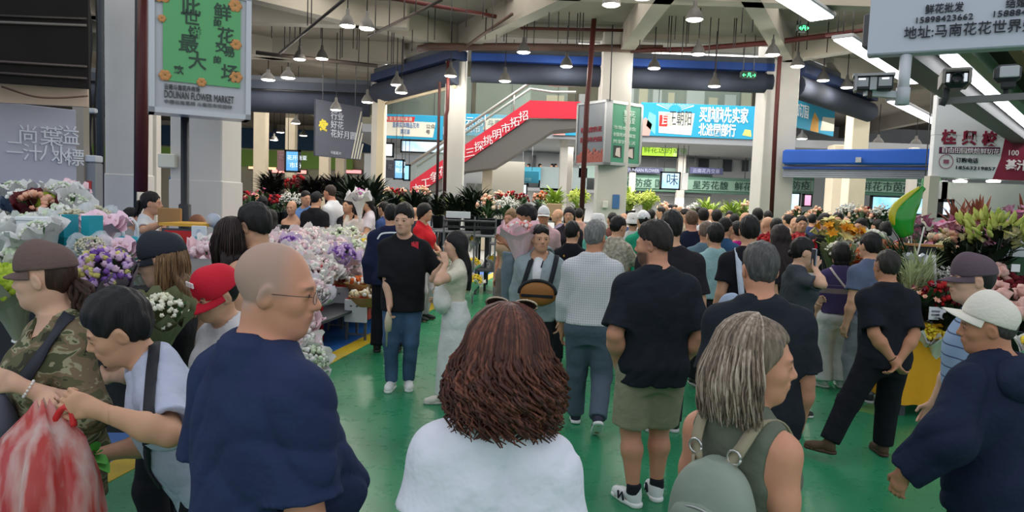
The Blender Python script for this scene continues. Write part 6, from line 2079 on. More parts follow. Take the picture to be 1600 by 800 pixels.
# ---------------------------------------------------------------- entrance flower stall on the near side
e = empty('display_table', tuple(at(-60, 430, 3.6).xy) + (0,), R_(4), 'grey display table under the near flowers behind the camouflage shirt woman', 'table')
tz = at(110, 440, 3.6).z
b = MB(); b.box((-.35, .45, tz), (3.0, 1.5, .05), bev=.01); b.build('table_top', M((96, 96, 100), rough=.6), e)
for x in (-1.75, 1.05):
 for y in (-.2, 1.1):
  b = MB(); b.box((x, y, tz / 2), (.06, .06, tz)); b.build('leg', M((60, 60, 64)), e)
b = MB(); b.box((-.35, -.30, tz - .35), (3.0, .02, .7)); b.build('front_cloth', M((50, 52, 58), rough=.9), e)
NEAR = [(8, 432, 3.0, 'limeball', 'green hydrangea ball bouquet in front of the camouflage woman face', (0, -.3, 1), .9), (20, 352, 3.5, 'whitepaper', 'tall white paper wrapped bouquet at the edge of the picture', (.1, -.1, 1), .46), (75, 312, 4.3, 'limeball', 'round lime green bouquet between white ones', (0, -.3, 1), .66),
  (30, 314, 4.4, 'bluewrap', 'slate blue wrapped bouquet behind the white paper one', (-.2, -.2, 1), .6), (56, 316, 4.2, 'darkwrap', 'peach bouquet in dark red paper below the lime one', (.3, -.3, .8), .62), (97, 300, 4.4, 'silver', 'white freesia bouquet in pale paper beside the lime one', (.2, -.2, 1), .5),
  (120, 322, 4.2, 'silver', 'silver paper cone bouquet leaning towards the utility box', (.75, -.2, .6), .52), (112, 346, 3.7, 'breath', 'clear wrapped dried blossom bouquet above the teal box', (0, -.4, .9), .66), (163, 352, 3.6, 'pinkcone', 'pink frilled paper cone bouquet beside the teal box', (.1, -.2, 1), .46),
  (178, 392, 3.3, 'pinkcone', 'lower pink frilled paper bouquet behind the purple flowers', (.15, -.2, .95), .42), (158, 413, 2.95, 'mixpurple', 'large mixed purple and lilac bouquet behind the bending man', (0, -.5, .85), .56), (140, 384, 3.2, 'breath', 'small cream blossom bouquet in front of the teal box', (.2, -.5, .8), .4),
  (60, 366, 3.2, 'silver', 'white bloom bouquet behind the brown cap', (-.2, -.3, .8), .5), (250, 492, 2.75, 'daisy', 'white daisy bunch in olive wrap beside the red cap woman', (.15, -.4, .85), .62), (216, 424, 3.4, 'white1', 'small white bouquet below the black cap brim', (-.2, -.3, .9), .4),
  (305, 415, 5.2, 'rose', 'pale pink bouquet behind the black cap woman', (-.2, -.4, .9), .75), (328, 402, 5.0, 'rose', 'pale pink rose bouquet with folded petals under the white card', (.3, -.4, .9), .75), (4, 376, 3.4, 'whitepaper', 'cream paper bouquet half cut by the picture edge', (-.2, -.2, 1), .4),
  (333, 385, 5.6, 'pink2', 'pale pink bouquet behind the folded rose one', (0, -.3, .9), .7), (90, 338, 3.9, 'white1', 'small white bouquet above the pale grey box', (-.1, -.3, .9), .55), (45, 345, 3.9, 'green', 'pale green bouquet beside the tall white paper one', (.1, -.3, .9), .55), (150, 335, 4.0, 'breath', 'clear wrapped blossom bouquet behind the frilled pink cone', (.2, -.3, .9), .5),
  (35, 400, 3.2, 'white3', 'white bouquet between green ball and brown cap', (0, -.4, .9), .6),
  (20, 300, 4.8, 'silver', 'pale paper bouquet in front of the hanging sheet', (-.1, -.2, 1), .6), (110, 298, 4.9, 'rose', 'pale rose bouquet behind the freesia one', (.2, -.2, 1), .5)]
for px, py, D, key, lab, ax, sc in NEAR:
 h = {'whitepaper': .8, 'daisy': .44}.get(key, .44) * sc
 p = at(px, py, D) - Vector(ax).normalized() * h * .92
 put(key, 'bouquet', tuple(p), lab, 'bouquet', None, ax, sc)
p = at(45, 330, 4.5); put('b_white', 'flower_bucket', (p.x, p.y, p.z - .42), 'bucket of white stock flowers in front of the hanging grey sheet', 'flowers', None, None, .75)
teal = M((22, 150, 168), rough=.5)
e = empty('gift_carrier', tuple(at(118, 398, 3.35)), R_(-4), 'teal upright gift carrier box with cut out sides in front of the silver bouquet', 'box')
b = MB(); b.box((-.045, 0, .08), (.05, .10, .22)); b.box((.085, 0, .09), (.04, .10, .20)); b.box((.02, 0, .06), (.16, .10, .05)); b.build('carton', teal, e); b = MB(); b.box((.02, 0, -.05), (.20, .14, .04)); b.build('base', teal, e)
e = empty('flower_box', tuple(at(65, 362, 3.5)), 0, 'pale grey box with a clear top behind the brown cap', 'box')
b = MB(); b.box((0, 0, 0), (.16, .14, .12), bev=.008); b.build('carton', M((214, 216, 218), rough=.5), e); b = MB(); b.box((0, 0, .065), (.168, .148, .02), bev=.004); b.build('lid', M((226, 228, 230), rough=.4), e)
e = empty('carrier_bag', tuple(at(203, 372, 4.2)), 0, 'teal carrier bag with tall white handle beside the pink cone bouquet', 'bag')
b = MB(); b.box((0, 0, -.06), (.14, .10, .14), bev=.02); b.build('bag_body', teal, e); b = MB(); b.tube(spline([(-.035, 0, .0), (-.04, 0, .07), (0, 0, .12), (.045, 0, .07), (.045, 0, -.02)], 5), .008, 6); b.build('handle', M((226, 228, 230)), e)
# vendor desk behind the entrance column foot
c = at(287, 380, 7.2)
e = empty('vendor_desk', (c.x, c.y, 0), 0, 'low vendor desk with red and yellow front between the standing vendor and the bald man', 'desk')
b = MB(); b.box((0, .2, c.z + .19), (.46, .5, .03)); b.build('desk_top', M((222, 166, 60), rough=.5), e); b = MB(); b.box((.0, -.02, c.z / 2 + .05), (.42, .03, c.z + .2)); b.build('front_panel', M((70, 74, 84), rough=.6), e)
b = MB(); b.box((-.02, -.05, c.z), (.30, .02, .26)); b.build('red_board', M((190, 36, 36), rough=.5), e); b = MB(); b.lathe([(.001, 0), (.12, 0), (.12, .012)], 20, (-.08, -.065, c.z - .01), Matrix.Rotation(math.pi / 2, 3, 'X')); b.build('printed_disc', M((214, 206, 190)), e)
for x in (-.2, .2):
 b = MB(); b.box((x, .4, c.z / 2), (.05, .05, c.z + .2)); b.build('leg', M((70, 74, 84)), e)
e, w, h = pboard('price_card', [(299, 353), (322, 353), (322, 378), (299, 378)], 6.9, M((224, 228, 232)), 'white card with faint blue print standing in front of the bald vendor', 'card', th=.02)
pshape(e, w, h, [(.25, .2), (.75, .2), (.75, .35), (.25, .35)], M((120, 170, 180))); pshape(e, w, h, [(.35, .5), (.65, .5), (.6, .8), (.4, .8)], M((190, 200, 214)))
e, w, h = pboard('cardboard_sheet', [(246, 325), (282, 325), (282, 350), (246, 352)], 7.6, M((170, 130, 84), rough=.8), 'brown cardboard sheet standing behind the white tee vendor', 'cardboard', th=.04)
p = at(335, 350, 7.3); e = empty('desk_fan', (p.x, p.y, p.z - .1), 0, 'pale grey desk fan shaped device on the vendor desk', 'fan')
b = MB(); b.lathe([(.001, 0), (.07, 0), (.075, .03), (.001, .03)], 16, (0, 0, .14), Matrix.Rotation(math.pi / 2, 3, 'X')); b.build('fan_head', M((190, 196, 210), rough=.4), e); b = MB(); b.tube([(0, 0, .14), (0, 0, -.1)], .015, 8); b.lathe([(.001, -.09), (.06, -.1)], 14); b.build('stand', M((180, 186, 200), rough=.4), e)

# ---------------------------------------------------------------- tables and buckets in the halls
tabm = M((118, 120, 124), rough=.6)
def table(x0, x1, y, z, d, lab, m=tabm):
 e = empty('flower_table', ((x0 + x1) / 2, y, 0), 0, lab, 'table')
 b = MB(); b.box((0, 0, z - .02), (x1 - x0, d, .04), bev=.008); b.build('table_top', m, e)
 for x in (-1, 1):
  for yy in (-1, 1):
   b = MB(); b.box((x * ((x1 - x0) / 2 - .06), yy * (d / 2 - .06), (z - .04) / 2), (.05, .05, z - .04)); b.build('leg', stand_m, e)
 b = MB(); b.box((0, 0, z * .4), (x1 - x0 - .1, d - .1, .03)); b.build('lower_shelf', stand_m, e)
def brow(px0, px1, py, D, keys, lab, group, n=None, depth=1, s=1.0, seed=1, tz=None, H=.66, tl=None):
 """row of buckets whose flower tops reach pixel row py at distance D"""
 rg = random.Random(seed)
 z = at((px0 + px1) / 2, py, D).z - H * s if tz is None else tz
 x0, x1 = at(px0, py, D).x, at(px1, py, D).x
 if tl: table(x0 - .1, x1 + .1, D + (depth - 1) * .2, z, .5 + depth * .4, tl)
 n = n or max(2, int((x1 - x0) / (.36 * s)))
 for j in range(depth):
  for i in range(n):
   x = x0 + (x1 - x0) * (i + .5) / n + rg.uniform(-.06, .06)
   k = keys[(i * len(keys)) // n] if len(keys) > 1 and seed % 2 else rg.choice(keys)
   nm = 'foliage_bucket' if k[0] == 'f' else 'flower_bucket'
   put(k, nm, (x, D + j * .42 + rg.uniform(-.04, .04), z), (lab % {'f_dark': 'dark foliage', 'f_green': 'green foliage', 'f_lime': 'lime foliage', 'f_pine': 'pine foliage'}.get(k, {'b_red': 'red flowers', 'b_pink': 'pink lilies', 'b_white': 'white sprays', 'b_cream': 'cream roses', 'b_yellow': 'yellow sprays', 'b_lime': 'lime sprays', 'b_orange': 'orange roses', 'b_purple': 'purple spikes', 'b_lily': 'pink lilies', 'b_gold': 'golden lilies', 'b_dred': 'dark red roses', 'b_blush': 'blush flowers', 'b_bud': 'lily buds', 'b_creamlily': 'cream lilies'}.get(k, 'flowers'))),
    'flowers', group + ', ' + k[2:], None, s * rg.uniform(.9, 1.12))
brow(352, 470, 300, 14.6, ['b_red', 'b_pink', 'b_red', 'b_white', 'b_lime'], 'bucket of %s on the hall table behind the black shirt vendor', 'flowers on the near hall table', seed=1, depth=2, tl='long hall table of red and white flowers before the lit shops')
brow(405, 570, 277, 16.5, ['f_dark', 'b_red', 'f_dark', 'f_dark', 'f_dark'], 'bucket of %s in the dark row under the grey banner', 'dark row under the grey banner', seed=3, depth=2, s=1.2, tl='hall table of dark foliage under the grey banner')
brow(535, 590, 290, 14, ['f_green', 'f_green'], 'bucket of %s beside the heart shaped white bouquet', 'green foliage by the heart bouquet', seed=5, depth=1, s=1.2, tl='table of green foliage beside the white shirt man')
brow(588, 668, 293, 19, ['b_cream', 'b_pink', 'b_red', 'b_cream'], 'bucket of %s at the foot of the escalator', 'flowers at the escalator foot', seed=2, depth=2, tl='table of cream and red flowers at the escalator foot')
brow(600, 700, 308, 15.5, ['f_green', 'b_lime', 'f_green', 'f_green'], 'bucket of %s before the red vest woman row', 'green row behind the red vest woman', seed=4, depth=2, tl='table of dark green foliage behind the red vest woman')
brow(690, 760, 306, 14.8, ['f_green', 'f_lime', 'f_green'], 'bucket of %s below the piped column', 'foliage below the piped column', seed=6, depth=2, s=1.1, tl='table of foliage below the red piped column')
brow(752, 806, 308, 14.2, ['b_white', 'b_cream', 'b_white'], 'bucket of %s beside the foliage table', 'white sprays by the foliage table', seed=8, depth=2, s=1.15, tl='table of white sprays in front of the far screen')
brow(770, 870, 301, 21, ['b_pink', 'b_cream', 'b_orange', 'b_red'], 'bucket of %s under the far pale screen', 'flowers under the far screen', seed=10, depth=2, tl='far table of mixed flowers under the pale screen')
brow(848, 926, 297, 19.5, ['b_yellow', 'b_lime', 'f_lime'], 'bucket of %s beside the red standpipe', 'yellow greens by the standpipe', seed=12, depth=2, s=1.3, tl='table of yellow green sprays by the red standpipe')
brow(972, 1030, 303, 20, ['b_lime', 'f_lime', 'b_lime'], 'bucket of %s past the square column foot', 'lime greens past the square column', seed=14, depth=2, s=1.3, tl='table of lime sprays past the square column')
brow(1030, 1100, 320, 22, ['b_cream', 'b_pink', 'b_white', 'b_blush'], 'bucket of %s behind the thick of the crowd', 'flowers behind the crowd', seed=16, depth=2, tl='far table of pale flowers behind the crowd')
brow(1100, 1182, 318, 20.5, ['b_lime', 'b_cream', 'f_lime'], 'bucket of %s before the pale piped column', 'greens before the pale piped column', seed=18, depth=2, s=1.1, tl='far table of greens before the pale piped column')
brow(1228, 1300, 327, 16, ['b_cream', 'b_orange', 'b_cream'], 'bucket of %s below the blue shutter box', 'cream and orange below the blue shutter', seed=20, depth=2, tl='table of cream and orange flowers below the blue shutter box')
brow(1320, 1400, 325, 13.5, ['b_white', 'b_cream', 'b_purple', 'b_pink', 'b_red'], 'bucket of %s in front of the blue video wall', 'flowers before the blue video wall', seed=22, depth=3, tl='table of white and purple flowers before the blue video wall')
brow(1286, 1344, 356, 9.0, ['b_gold', 'b_gold', 'b_gold'], 'bucket of %s behind the masked phone woman', 'golden lilies behind the phone woman', seed=24, n=2, depth=1, s=.95, tl='table of golden lilies behind the masked phone woman')
for px, py, D, key, lab in ((1352, 400, 8.2, 'orange', 'orange wrapped bouquet behind the grey blue shirt head'), (1383, 388, 8.4, 'orange', 'orange wrapped bouquet beside the pine foliage'), (1330, 380, 8.9, 'white1', 'white lily bouquet behind the dark haired woman'), (1363, 372, 8.9, 'white3', 'white bouquet above the orange wrapped one'), (1243, 380, 8.2, 'redwrap', 'red wrapped bouquet behind the long haired woman'), (1196, 378, 9.5, 'redwrap', 'red wrapped bouquet by the long haired woman shoulder'), (1308, 395, 8.0, 'daisy', 'cream lily bunch in front of the golden lilies')):
 p = at(px, py, D) - Vector((0, -.1, .40)); put(key, 'bouquet', tuple(p), lab, 'bouquet', None, (0, -.3, 1), 1.0)

# ---------------------------------------------------------------- flower stall under the maroon sign
def stall_table(px0, px1, D, z, d, lab, m, cloth_=None):
 x0, x1 = at(px0, 400, D).x, at(px1, 400, D).x
 e = empty('stall_table', ((x0 + x1) / 2, D + d / 2, 0), 0, lab, 'table')
 b = MB(); b.box((0, 0, z - .02), (x1 - x0, d, .04), bev=.008); b.build('table_top', m, e)
 for x in (-1, 1):
  for yy in (-1, 1):
   b = MB(); b.box((x * ((x1 - x0) / 2 - .06), yy * (d / 2 - .06), (z - .04) / 2), (.05, .05, z - .04)); b.build('leg', stand_m, e)
 if cloth_:
  b = MB(); vs, fs = [], []
  N = 40; W = x1 - x0
  for i in range(N + 1):
   for j in range(2):
    vs.append((-W / 2 - .02 + (W + .04) * i / N, -d / 2 - .02 - .018 * math.sin(i * 1.3) * j - .02 * j, z - (z - .12) * j))
  for i in range(N): fs.append((i * 2, i * 2 + 1, i * 2 + 3, i * 2 + 2))
  b.add(vs, fs, True)
  vs = [(-W / 2 - .02 - .02 * j, -d / 2 - .02 + (d) * i / 10, z - (z - .12) * j) for i in range(11) for j in range(2)]
  b.add(vs, [(i * 2, i * 2 + 2, i * 2 + 3, i * 2 + 1) for i in range(10)], True)
  b.box((0, 0, z + .006), (W + .05, d + .03, .01)); b.build('table_cloth', cloth_, e)
 return e
stall_table(1422, 1700, 6.35, .86, .9, 'stall table with a bright yellow cloth beside the black polo man', stand_m, M((222, 158, 26), rough=.7, bump=.4, bs=12))
stall_table(1428, 1720, 7.3, 1.02, 1.3, 'higher stall table at the back carrying the tall lilies', M((150, 152, 156)))
RS = [(1432, 388, 7.6, 'f_pine', 'bucket of fine pine foliage under the green balloon', 1.35), (1408, 392, 7.9, 'f_pine', 'second bucket of fine pine foliage, nearer the orange bouquet', 1.3), (1462, 348, 7.9, 'b_lily', 'bucket of pink lilies beside the green balloon', 1.15), (1490, 340, 8.3, 'b_pink', 'bucket of pink lilies before the small bright screen', 1.2), (1478, 360, 7.5, 'b_cream', 'bucket of cream roses beside the pink lilies', 1.1),
  (1502, 358, 7.5, 'b_lily', 'bucket of open pink lilies in the middle of the stall', 1.1), (1528, 348, 7.5, 'b_bud', 'bucket of pale green lily buds in the middle of the stall', 1.2), (1566, 346, 7.3, 'b_bud', 'bucket of pale green lily buds near the picture edge', 1.25), (1548, 362, 7.2, 'b_creamlily', 'bucket of cream lilies with long dark leaves', 1.15), (1512, 372, 7.2, 'b_creamlily', 'bucket of cream and green lilies above the pink ones', 1.0),
  (1532, 325, 8.2, 'f_copper', 'bucket of copper red foliage against the stall wall', .95), (1500, 325, 8.5, 'f_copper', 'bucket of dark copper foliage beside the bright screen', .85), (1596, 335, 7.9, 'b_lily', 'bucket of mauve lilies at the picture edge', 1.2), (1606, 322, 8.1, 'f_copper', 'bucket of orange red foliage at the picture edge', .9)]
for px, py, D, key, lab, sc in RS:
 p = at(px, py, D); put(key, 'flower_bucket', (p.x, p.y, p.z - .66 * sc), lab, 'flowers', None, None, sc)
RB = [(1440, 428, 6.9, 'f_spike', 'low bunch of pale green blossom spikes in front of the silver wrap', 1.0, .3), (1425, 434, 6.8, 'f_spike', 'low pale green bunch nearest the black polo man', .9, .3), (1470, 455, 6.6, 'b_red', 'bucket of red carnations in a low row', .8, .55), (1492, 452, 6.7, 'b_dred', 'bucket of dark red roses beside the purple cap', .85, .5), (1446, 458, 6.6, 'b_pink', 'bucket of coral flowers at the end of the low row', .8, .55),
  (1556, 442, 6.6, 'b_dred', 'bucket of dark red roses behind the purple cap', 1.0, .5), (1590, 436, 6.9, 'b_dred', 'bucket of dark red roses at the picture edge', 1.0, .5), (1578, 450, 6.2, 'b_blush', 'bucket of blush hydrangea heads above the white cap', 1.0, .52), (1600, 470, 6.0, 'b_blush', 'bucket of blush hydrangea heads at the picture edge', 1.0, .52), (1540, 415, 7.0, 'b_blush', 'bucket of pale pink flowers behind the purple cap brim', .9, .52), (1480, 425, 7.1, 'b_white', 'bucket of small white flowers under the pink lilies', .8, .6),
  (1478, 490, 6.4, 'f_green', 'dark green foliage bucket on the yellow cloth', .75, .6), (1452, 484, 6.5, 'f_green', 'dark green foliage bucket behind the black polo shoulder', .75, .6), (1486, 470, 6.5, 'b_red', 'bucket of dull red flowers beside the white price card', .7, .6)]
for px, py, D, key, lab, sc, hh in RB:
 p = at(px, py, D); put(key, 'flower_bucket', (p.x, p.y, p.z - hh * sc), lab, 'flowers', None, None, sc)
for px, py, D, lab in ((1440, 512, 6.45, 'yellow daisy bunch on the yellow cloth beside the polo elbow'), (1458, 522, 6.4, 'yellow daisy bunch on the yellow cloth edge'), (1604, 530, 5.2, 'yellow bouquet beside the white cap at the picture edge')):
 p = at(px, py, D) - Vector((0, 0, .30)); put('yellow', 'bouquet', tuple(p), lab, 'bouquet', None, (0, -.35, .9), .75)
e, w, h = pboard('price_card', [(1452, 480), (1478, 480), (1478, 500), (1452, 500)], 6.3, M((224, 224, 230)), 'white handwritten price card on the yellow cloth', 'card', th=.012)
for k in range(2): pshape(e, w, h, [(.12, .62 - k * .28), (.62, .62 - k * .28), (.62, .74 - k * .28), (.12, .74 - k * .28)], M((120, 120, 130)), 'printed_line')
e, w, h = pboard('price_card', [(1581, 413), (1594, 413), (1594, 425), (1581, 425)], 6.4, M((220, 222, 226)), 'small white card among the dark red roses', 'card', th=.01)
e, w, h = pboard('green_board', [(1572, 402), (1640, 402), (1640, 440), (1572, 440)], 7.2, M((36, 70, 44), rough=.6), 'dark green board behind the small white card', 'board', th=.03)
e, w, h = pboard('white_counter', [(1560, 366), (1680, 366), (1680, 412), (1560, 412)], 7.6, M((206, 208, 212), rough=.5), 'white counter front behind the lily leaves', 'counter', th=.4)
p = at(1454, 384, 7.0); e = empty('flower_stand', (p.x, p.y, 0), 0, 'dark upright display stand with a wooden tray below the green balloon', 'stand')
b = MB(); b.box((0, .12, p.z), (.26, .24, .02)); b.build('tray', M((170, 120, 70), rough=.6), e); b = MB(); b.box((0, .14, p.z / 2), (.18, .18, p.z - .02)); b.build('pedestal', M((34, 36, 40), rough=.5), e)
for q, px in enumerate((1447, 1462)):
 e = empty('wrapping_roll', tuple(at(px, 425, 6.85)), 0, 'white leaning wrapping paper roll, ' + ('slanted one below the tray' if q == 0 else 'upright one below the tray'), 'roll')
 b = MB(); b.tube([(-.05 * (1 - q), 0, -.12), (.02 * (1 - q), .05, .16)], .018, 8); b.build('paper', M((214, 216, 218)), e); b = MB(); b.tube([(-.055 * (1 - q), 0, -.135), (.022 * (1 - q), .05, .17)], .008, 8); b.build('core', M((150, 130, 100)), e)
e = empty('silver_wrap', tuple(at(1428, 420, 6.95)), 0, 'crumpled silver film wrapping with long pale stick', 'wrapping')
b = MB(); b.lathe([(.02, -.12), (.05, 0), (.10, .14)], 22, wob=lambda i, an, r, z: (r * (1 + .15 * math.sin(7 * an + i)), z + .02 * math.sin(5 * an))); b.build('film', M((206, 210, 216), rough=.15, metal=.5), e); b = MB(); b.tube([(-.02, 0, -.1), (.07, 0, .42)], .008, 6); b.build('stick', M((214, 212, 200)), e)
# green and yellow foil balloon
e = empty('foil_balloon', tuple(at(1415, 360, 7.3)), 0, 'curved green foil balloon with yellow edge above the pine foliage', 'balloon')
pts = [at(*q, 7.3) for q in ((1418, 368), (1412, 352), (1411, 340), (1416, 326), (1426, 314), (1435, 303), (1443, 293))]
b = MB(); b.tube(spline(pts, 6), [.03 + .12 * math.sin(math.pi * min(1, .1 + i / 36 * .98)) ** 1 * (1 - .45 * i / 36) for i in range(37)], 14, flat=.55, ref=(0, 1, 0)); b.build('balloon_body', M((30, 150, 40), rough=.2, coat=.5), e, w=True)
pts2 = [p + Vector((-.05 - .075 * math.sin(math.pi * i / 6), -.01, .0)) for i, p in enumerate(pts)]
b = MB(); b.tube(spline(pts2, 6), [.012 + .028 * math.sin(math.pi * i / 36) for i in range(37)], 10); b.build('yellow_edge', M((196, 190, 40), rough=.2, coat=.5), e, w=True)
b = MB(); b.tube(spline([at(1424, 366, 7.3), at(1424, 395, 7.3), at(1418, 440, 7.2)], 5), .006, 5); b.build('balloon_stick', M((210, 210, 200)), e, w=True)
# heart shaped white bouquet, white board trolley, stands of the hall
put('heart', 'bouquet', tuple(at(563, 318, 11.5) - Vector((0, 0, .3))), 'heart shaped white paper bouquet with pink centre beside the long haired visitor', 'bouquet', None, (0, -.3, 1), 1.0)
e, w, h = pboard('info_board', [(697, 330), (735, 331), (735, 342), (697, 340)], 12.4, M((206, 210, 216)), 'white printed board lying on the black rack behind the phone woman', 'board', th=.03)
e = empty('wire_rack', tuple(at(715, 345, 12.5).xy) + (0,), 0, 'dark metal rack with shelves behind the phone woman', 'rack')
for px in (694, 742, 775):
 p = at(px, 345, 12.5); b = MB(); b.box((p.x, p.y, .78), (.03, .03, 1.56)); b.build('post', M((130, 132, 136), metal=.5), e, w=True)
for py in (344, 354):
 p, q = at(694, py, 12.5), at(775, py, 12.5); b = MB(); b.box(((p.x + q.x) / 2, p.y + .1, p.z), (q.x - p.x, .5, .025)); b.build('shelf', M((52, 54, 58)), e, w=True)
e, w, h = pboard('column_notice', [(957, 304), (968, 304), (968, 326), (957, 326)], 17.57, M((70, 110, 160)), 'blue white notice stuck on the square column', 'notice', th=.02)
e, w, h = pboard('electric_box', [(942, 314), (950, 314), (950, 325), (942, 325)], 17.49, M((214, 210, 200)), 'pale electric box on the square column foot', 'box', th=.1)
e, w, h = pboard('column_notice', [(1314, 320), (1336, 320), (1336, 338), (1314, 338)], 20, M((190, 194, 206)), 'pale notice board on the far cream pillar', 'notice', th=.05)
ptext(e, w, h, '上网', .2, .3, .16, M((70, 80, 150)))
e, w, h = pboard('cardboard_box', [(855, 318), (878, 318), (878, 340), (855, 340)], 13.5, M((176, 150, 116), rough=.8), 'brown cardboard box raised above the pink shirt visitor', 'box', th=.4)
# ================================================================ the people
from mathutils.bvhtree import BVHTree
def camo_mat():
 m, nt, b, tc = node_mat('camouflage', .9, .2)
 n = nt.nodes.new('ShaderNodeTexNoise'); n.inputs['Scale'].default_value = 11; n.inputs['Detail'].default_value = 2; n.inputs['Distortion'].default_value = .8
 mp = nt.nodes.new('ShaderNodeMapping'); mp.inputs['Scale'].default_value = (.8, .8, 1.5)
 nt.links.new(tc.outputs['Object'], mp.inputs[0]); nt.links.new(mp.outputs[0], n.inputs['Vector'])
 r = ramp(nt, [(0, (58, 56, 44)), (.40, (92, 90, 66)), (.50, (120, 104, 82)), (.575, (150, 146, 118)), (.63, (80, 84, 60))], True)
 nt.links.new(n.outputs[0], r.inputs[0]); nt.links.new(r.outputs[0], b.inputs['Base Color'])
 return m
def band_mat(name, stops, scale, axis='Z', wob=0.0):
 """horizontal stripes by height: stops along one repeat"""
 m, nt, b, tc = node_mat(name, .9, .2)
 sp_ = nt.nodes.new('ShaderNodeSeparateXYZ'); nt.links.new(tc.outputs['Object'], sp_.inputs[0])
 mu = nt.nodes.new('ShaderNodeMath'); mu.operation = 'MULTIPLY'; mu.inputs[1].default_value = scale
 fr_ = nt.nodes.new('ShaderNodeMath'); fr_.operation = 'FRACT'
 nt.links.new(sp_.outputs[axis], mu.inputs[0]); nt.links.new(mu.outputs[0], fr_.inputs[0])
 r = ramp(nt, stops, True); nt.links.new(fr_.outputs[0], r.inputs[0]); nt.links.new(r.outputs[0], b.inputs['Base Color'])
 return m
def check_mat(base, line, sc=55):
 m, nt, b, tc = node_mat('checked_cotton', .9, .2)
 sp_ = nt.nodes.new('ShaderNodeSeparateXYZ'); nt.links.new(tc.outputs['Object'], sp_.inputs[0])
 outs = []
 for ax in ('X', 'Z'):
  mu = nt.nodes.new('ShaderNodeMath'); mu.operation = 'MULTIPLY'; mu.inputs[1].default_value = sc
  fr_ = nt.nodes.new('ShaderNodeMath'); fr_.operation = 'FRACT'
  lt = nt.nodes.new('ShaderNodeMath'); lt.operation = 'LESS_THAN'; lt.inputs[1].default_value = .22
  nt.links.new(sp_.outputs[ax], mu.inputs[0]); nt.links.new(mu.outputs[0], fr_.inputs[0]); nt.links.new(fr_.outputs[0], lt.inputs[0]); outs.append(lt)
 mxn = nt.nodes.new('ShaderNodeMath'); mxn.operation = 'MAXIMUM'
 nt.links.new(outs[0].outputs[0], mxn.inputs[0]); nt.links.new(outs[1].outputs[0], mxn.inputs[1])
 mx = nt.nodes.new('ShaderNodeMixRGB'); mx.inputs[1].default_value = lin(base); mx.inputs[2].default_value = lin(line)
 nt.links.new(mxn.outputs[0], mx.inputs[0]); nt.links.new(mx.outputs[0], b.inputs['Base Color'])
 return m
HB, HD, HG = (22, 19, 19), (46, 34, 28), (104, 102, 100)
HEYES = {}
def mm(c): return c if isinstance(c, bpy.types.Material) else cloth(c)
def who(label, px, py, D, hd, sex='m', top=('tee', (40, 40, 44)), bot=('pants', (40, 42, 48)), hair=('short', HB), skin='asian', shoe=((40, 40, 42), (200, 200, 200)), lod=None, hat=None, eyes=None, group=None, bopt=None, **kw):
 lod = lod if lod is not None else (0 if D < 4.6 else 1 if D < 8.8 else 2)
 P = Person(label, px, py, D, hd, group=group, lod=lod, skin=skin, sex=sex, **kw)
 B, r = P.B, P.root
 bo = dict(hair_rgb=hair[1] if hair and len(hair) > 1 else HB)
 bo['cover'] = bool(bot) and bot[0] != 'shorts'
 bo.update(bopt or {})
 P.body = make_body(B, r, P.skin, lod, **bo)
 fc = (hd + kw.get('head', (0, 0, 0))[0]) % 360
 if eyes or (eyes is None and lod < 2 and 55 < fc < 305): make_eyes(B, r)
 if top:
  o = dict(top[2]) if len(top) > 2 else {}
  nm = o.pop('name', 'shirt')
  P.top = top_garment(B, r, mm(top[1]), top[0], lod=lod, name=nm, seed=int(px), **o)
 if bot:
  o = dict(bot[2]) if len(bot) > 2 else {}
  nm = o.pop('name', {'pants': 'trousers', 'shorts': 'shorts', 'skirt': 'skirt'}[bot[0]])
  P.bot = legs_garment(B, r, mm(bot[1]), bot[0], lod=lod, name=nm, seed=int(px) + 1, **o)
 if shoe: shoes(B, r, M(shoe[0], rough=.55), M(shoe[1], rough=.5) if lod < 2 else None, lod)
 if hair:
  k, c = hair[0], hair_mat(hair[1], hair[3] if len(hair) > 3 else None)
  o = dict(hair[2]) if len(hair) > 2 else {}
  if hat or 'bucket' in label: o.update(dict(t=.005, top=0, amp=0) if k == 'short' else dict(vol=.002, tight=.15) if k == 'long' else {})
  if k == 'short': short_hair(B, r, c, lod=lod, **o)
  elif k == 'long': long_hair(B, r, c, lod=lod, **o)
  elif k == 'tail': short_hair(B, r, c, lod=lod, nape=-.06, t=.005 if hat else .016); tail_hair(B, r, c, lod=lod, **o)
  elif k == 'bun': short_hair(B, r, c, lod=lod, nape=-.06, t=.016); bun_hair(B, r, c, **o)
 if hat: cap_hat(B, r, M(hat[0], rough=.85, bump=.2, bs=80), lod=lod, **(hat[1] if len(hat) > 1 else {}))
 return P
def cast(P, ob, px, py, off=.006):
 """point of garment ob (in the person's own frame) seen at a pixel"""
 me = ob.data
 if 'bv' not in HEYES.setdefault(ob.name, {}):
  HEYES[ob.name]['bv'] = BVHTree.FromPolygons([v.co.copy() for v in me.vertices], [tuple(p.vertices) for p in me.polygons])
 bv = HEYES[ob.name]['bv']
 o = Vector(P.loc(CAM)); d = Vector(P.loc(CAM + ray(px, py))) - o
 hit = bv.ray_cast(o, d.normalized())
 if hit[0] is None:
  q = o + d.normalized() * ((Vector(P.B.T(0, 0, .7)) - o).length)
  hit = bv.find_nearest(q)
 n = hit[1]
 if n.dot(d) > 0: n = -n
 return hit[0] + n * off, n
def strap_on(P, ob, pix, w, mat, name='strap', n=7, off=.006):
 pts = spline([(a, b, 0) for a, b in pix], n)
 C = [cast(P, ob, p[0], p[1], off) for p in pts]
 return strap_band(P.root, [c[0] for c in C], w, mat, name, .005, [c[1] for c in C])
def local_part(P, name, ops, h, mat, parent=None, wr=None):
 return part_sdf(name, ops, h, mat, parent or P.root, wr)

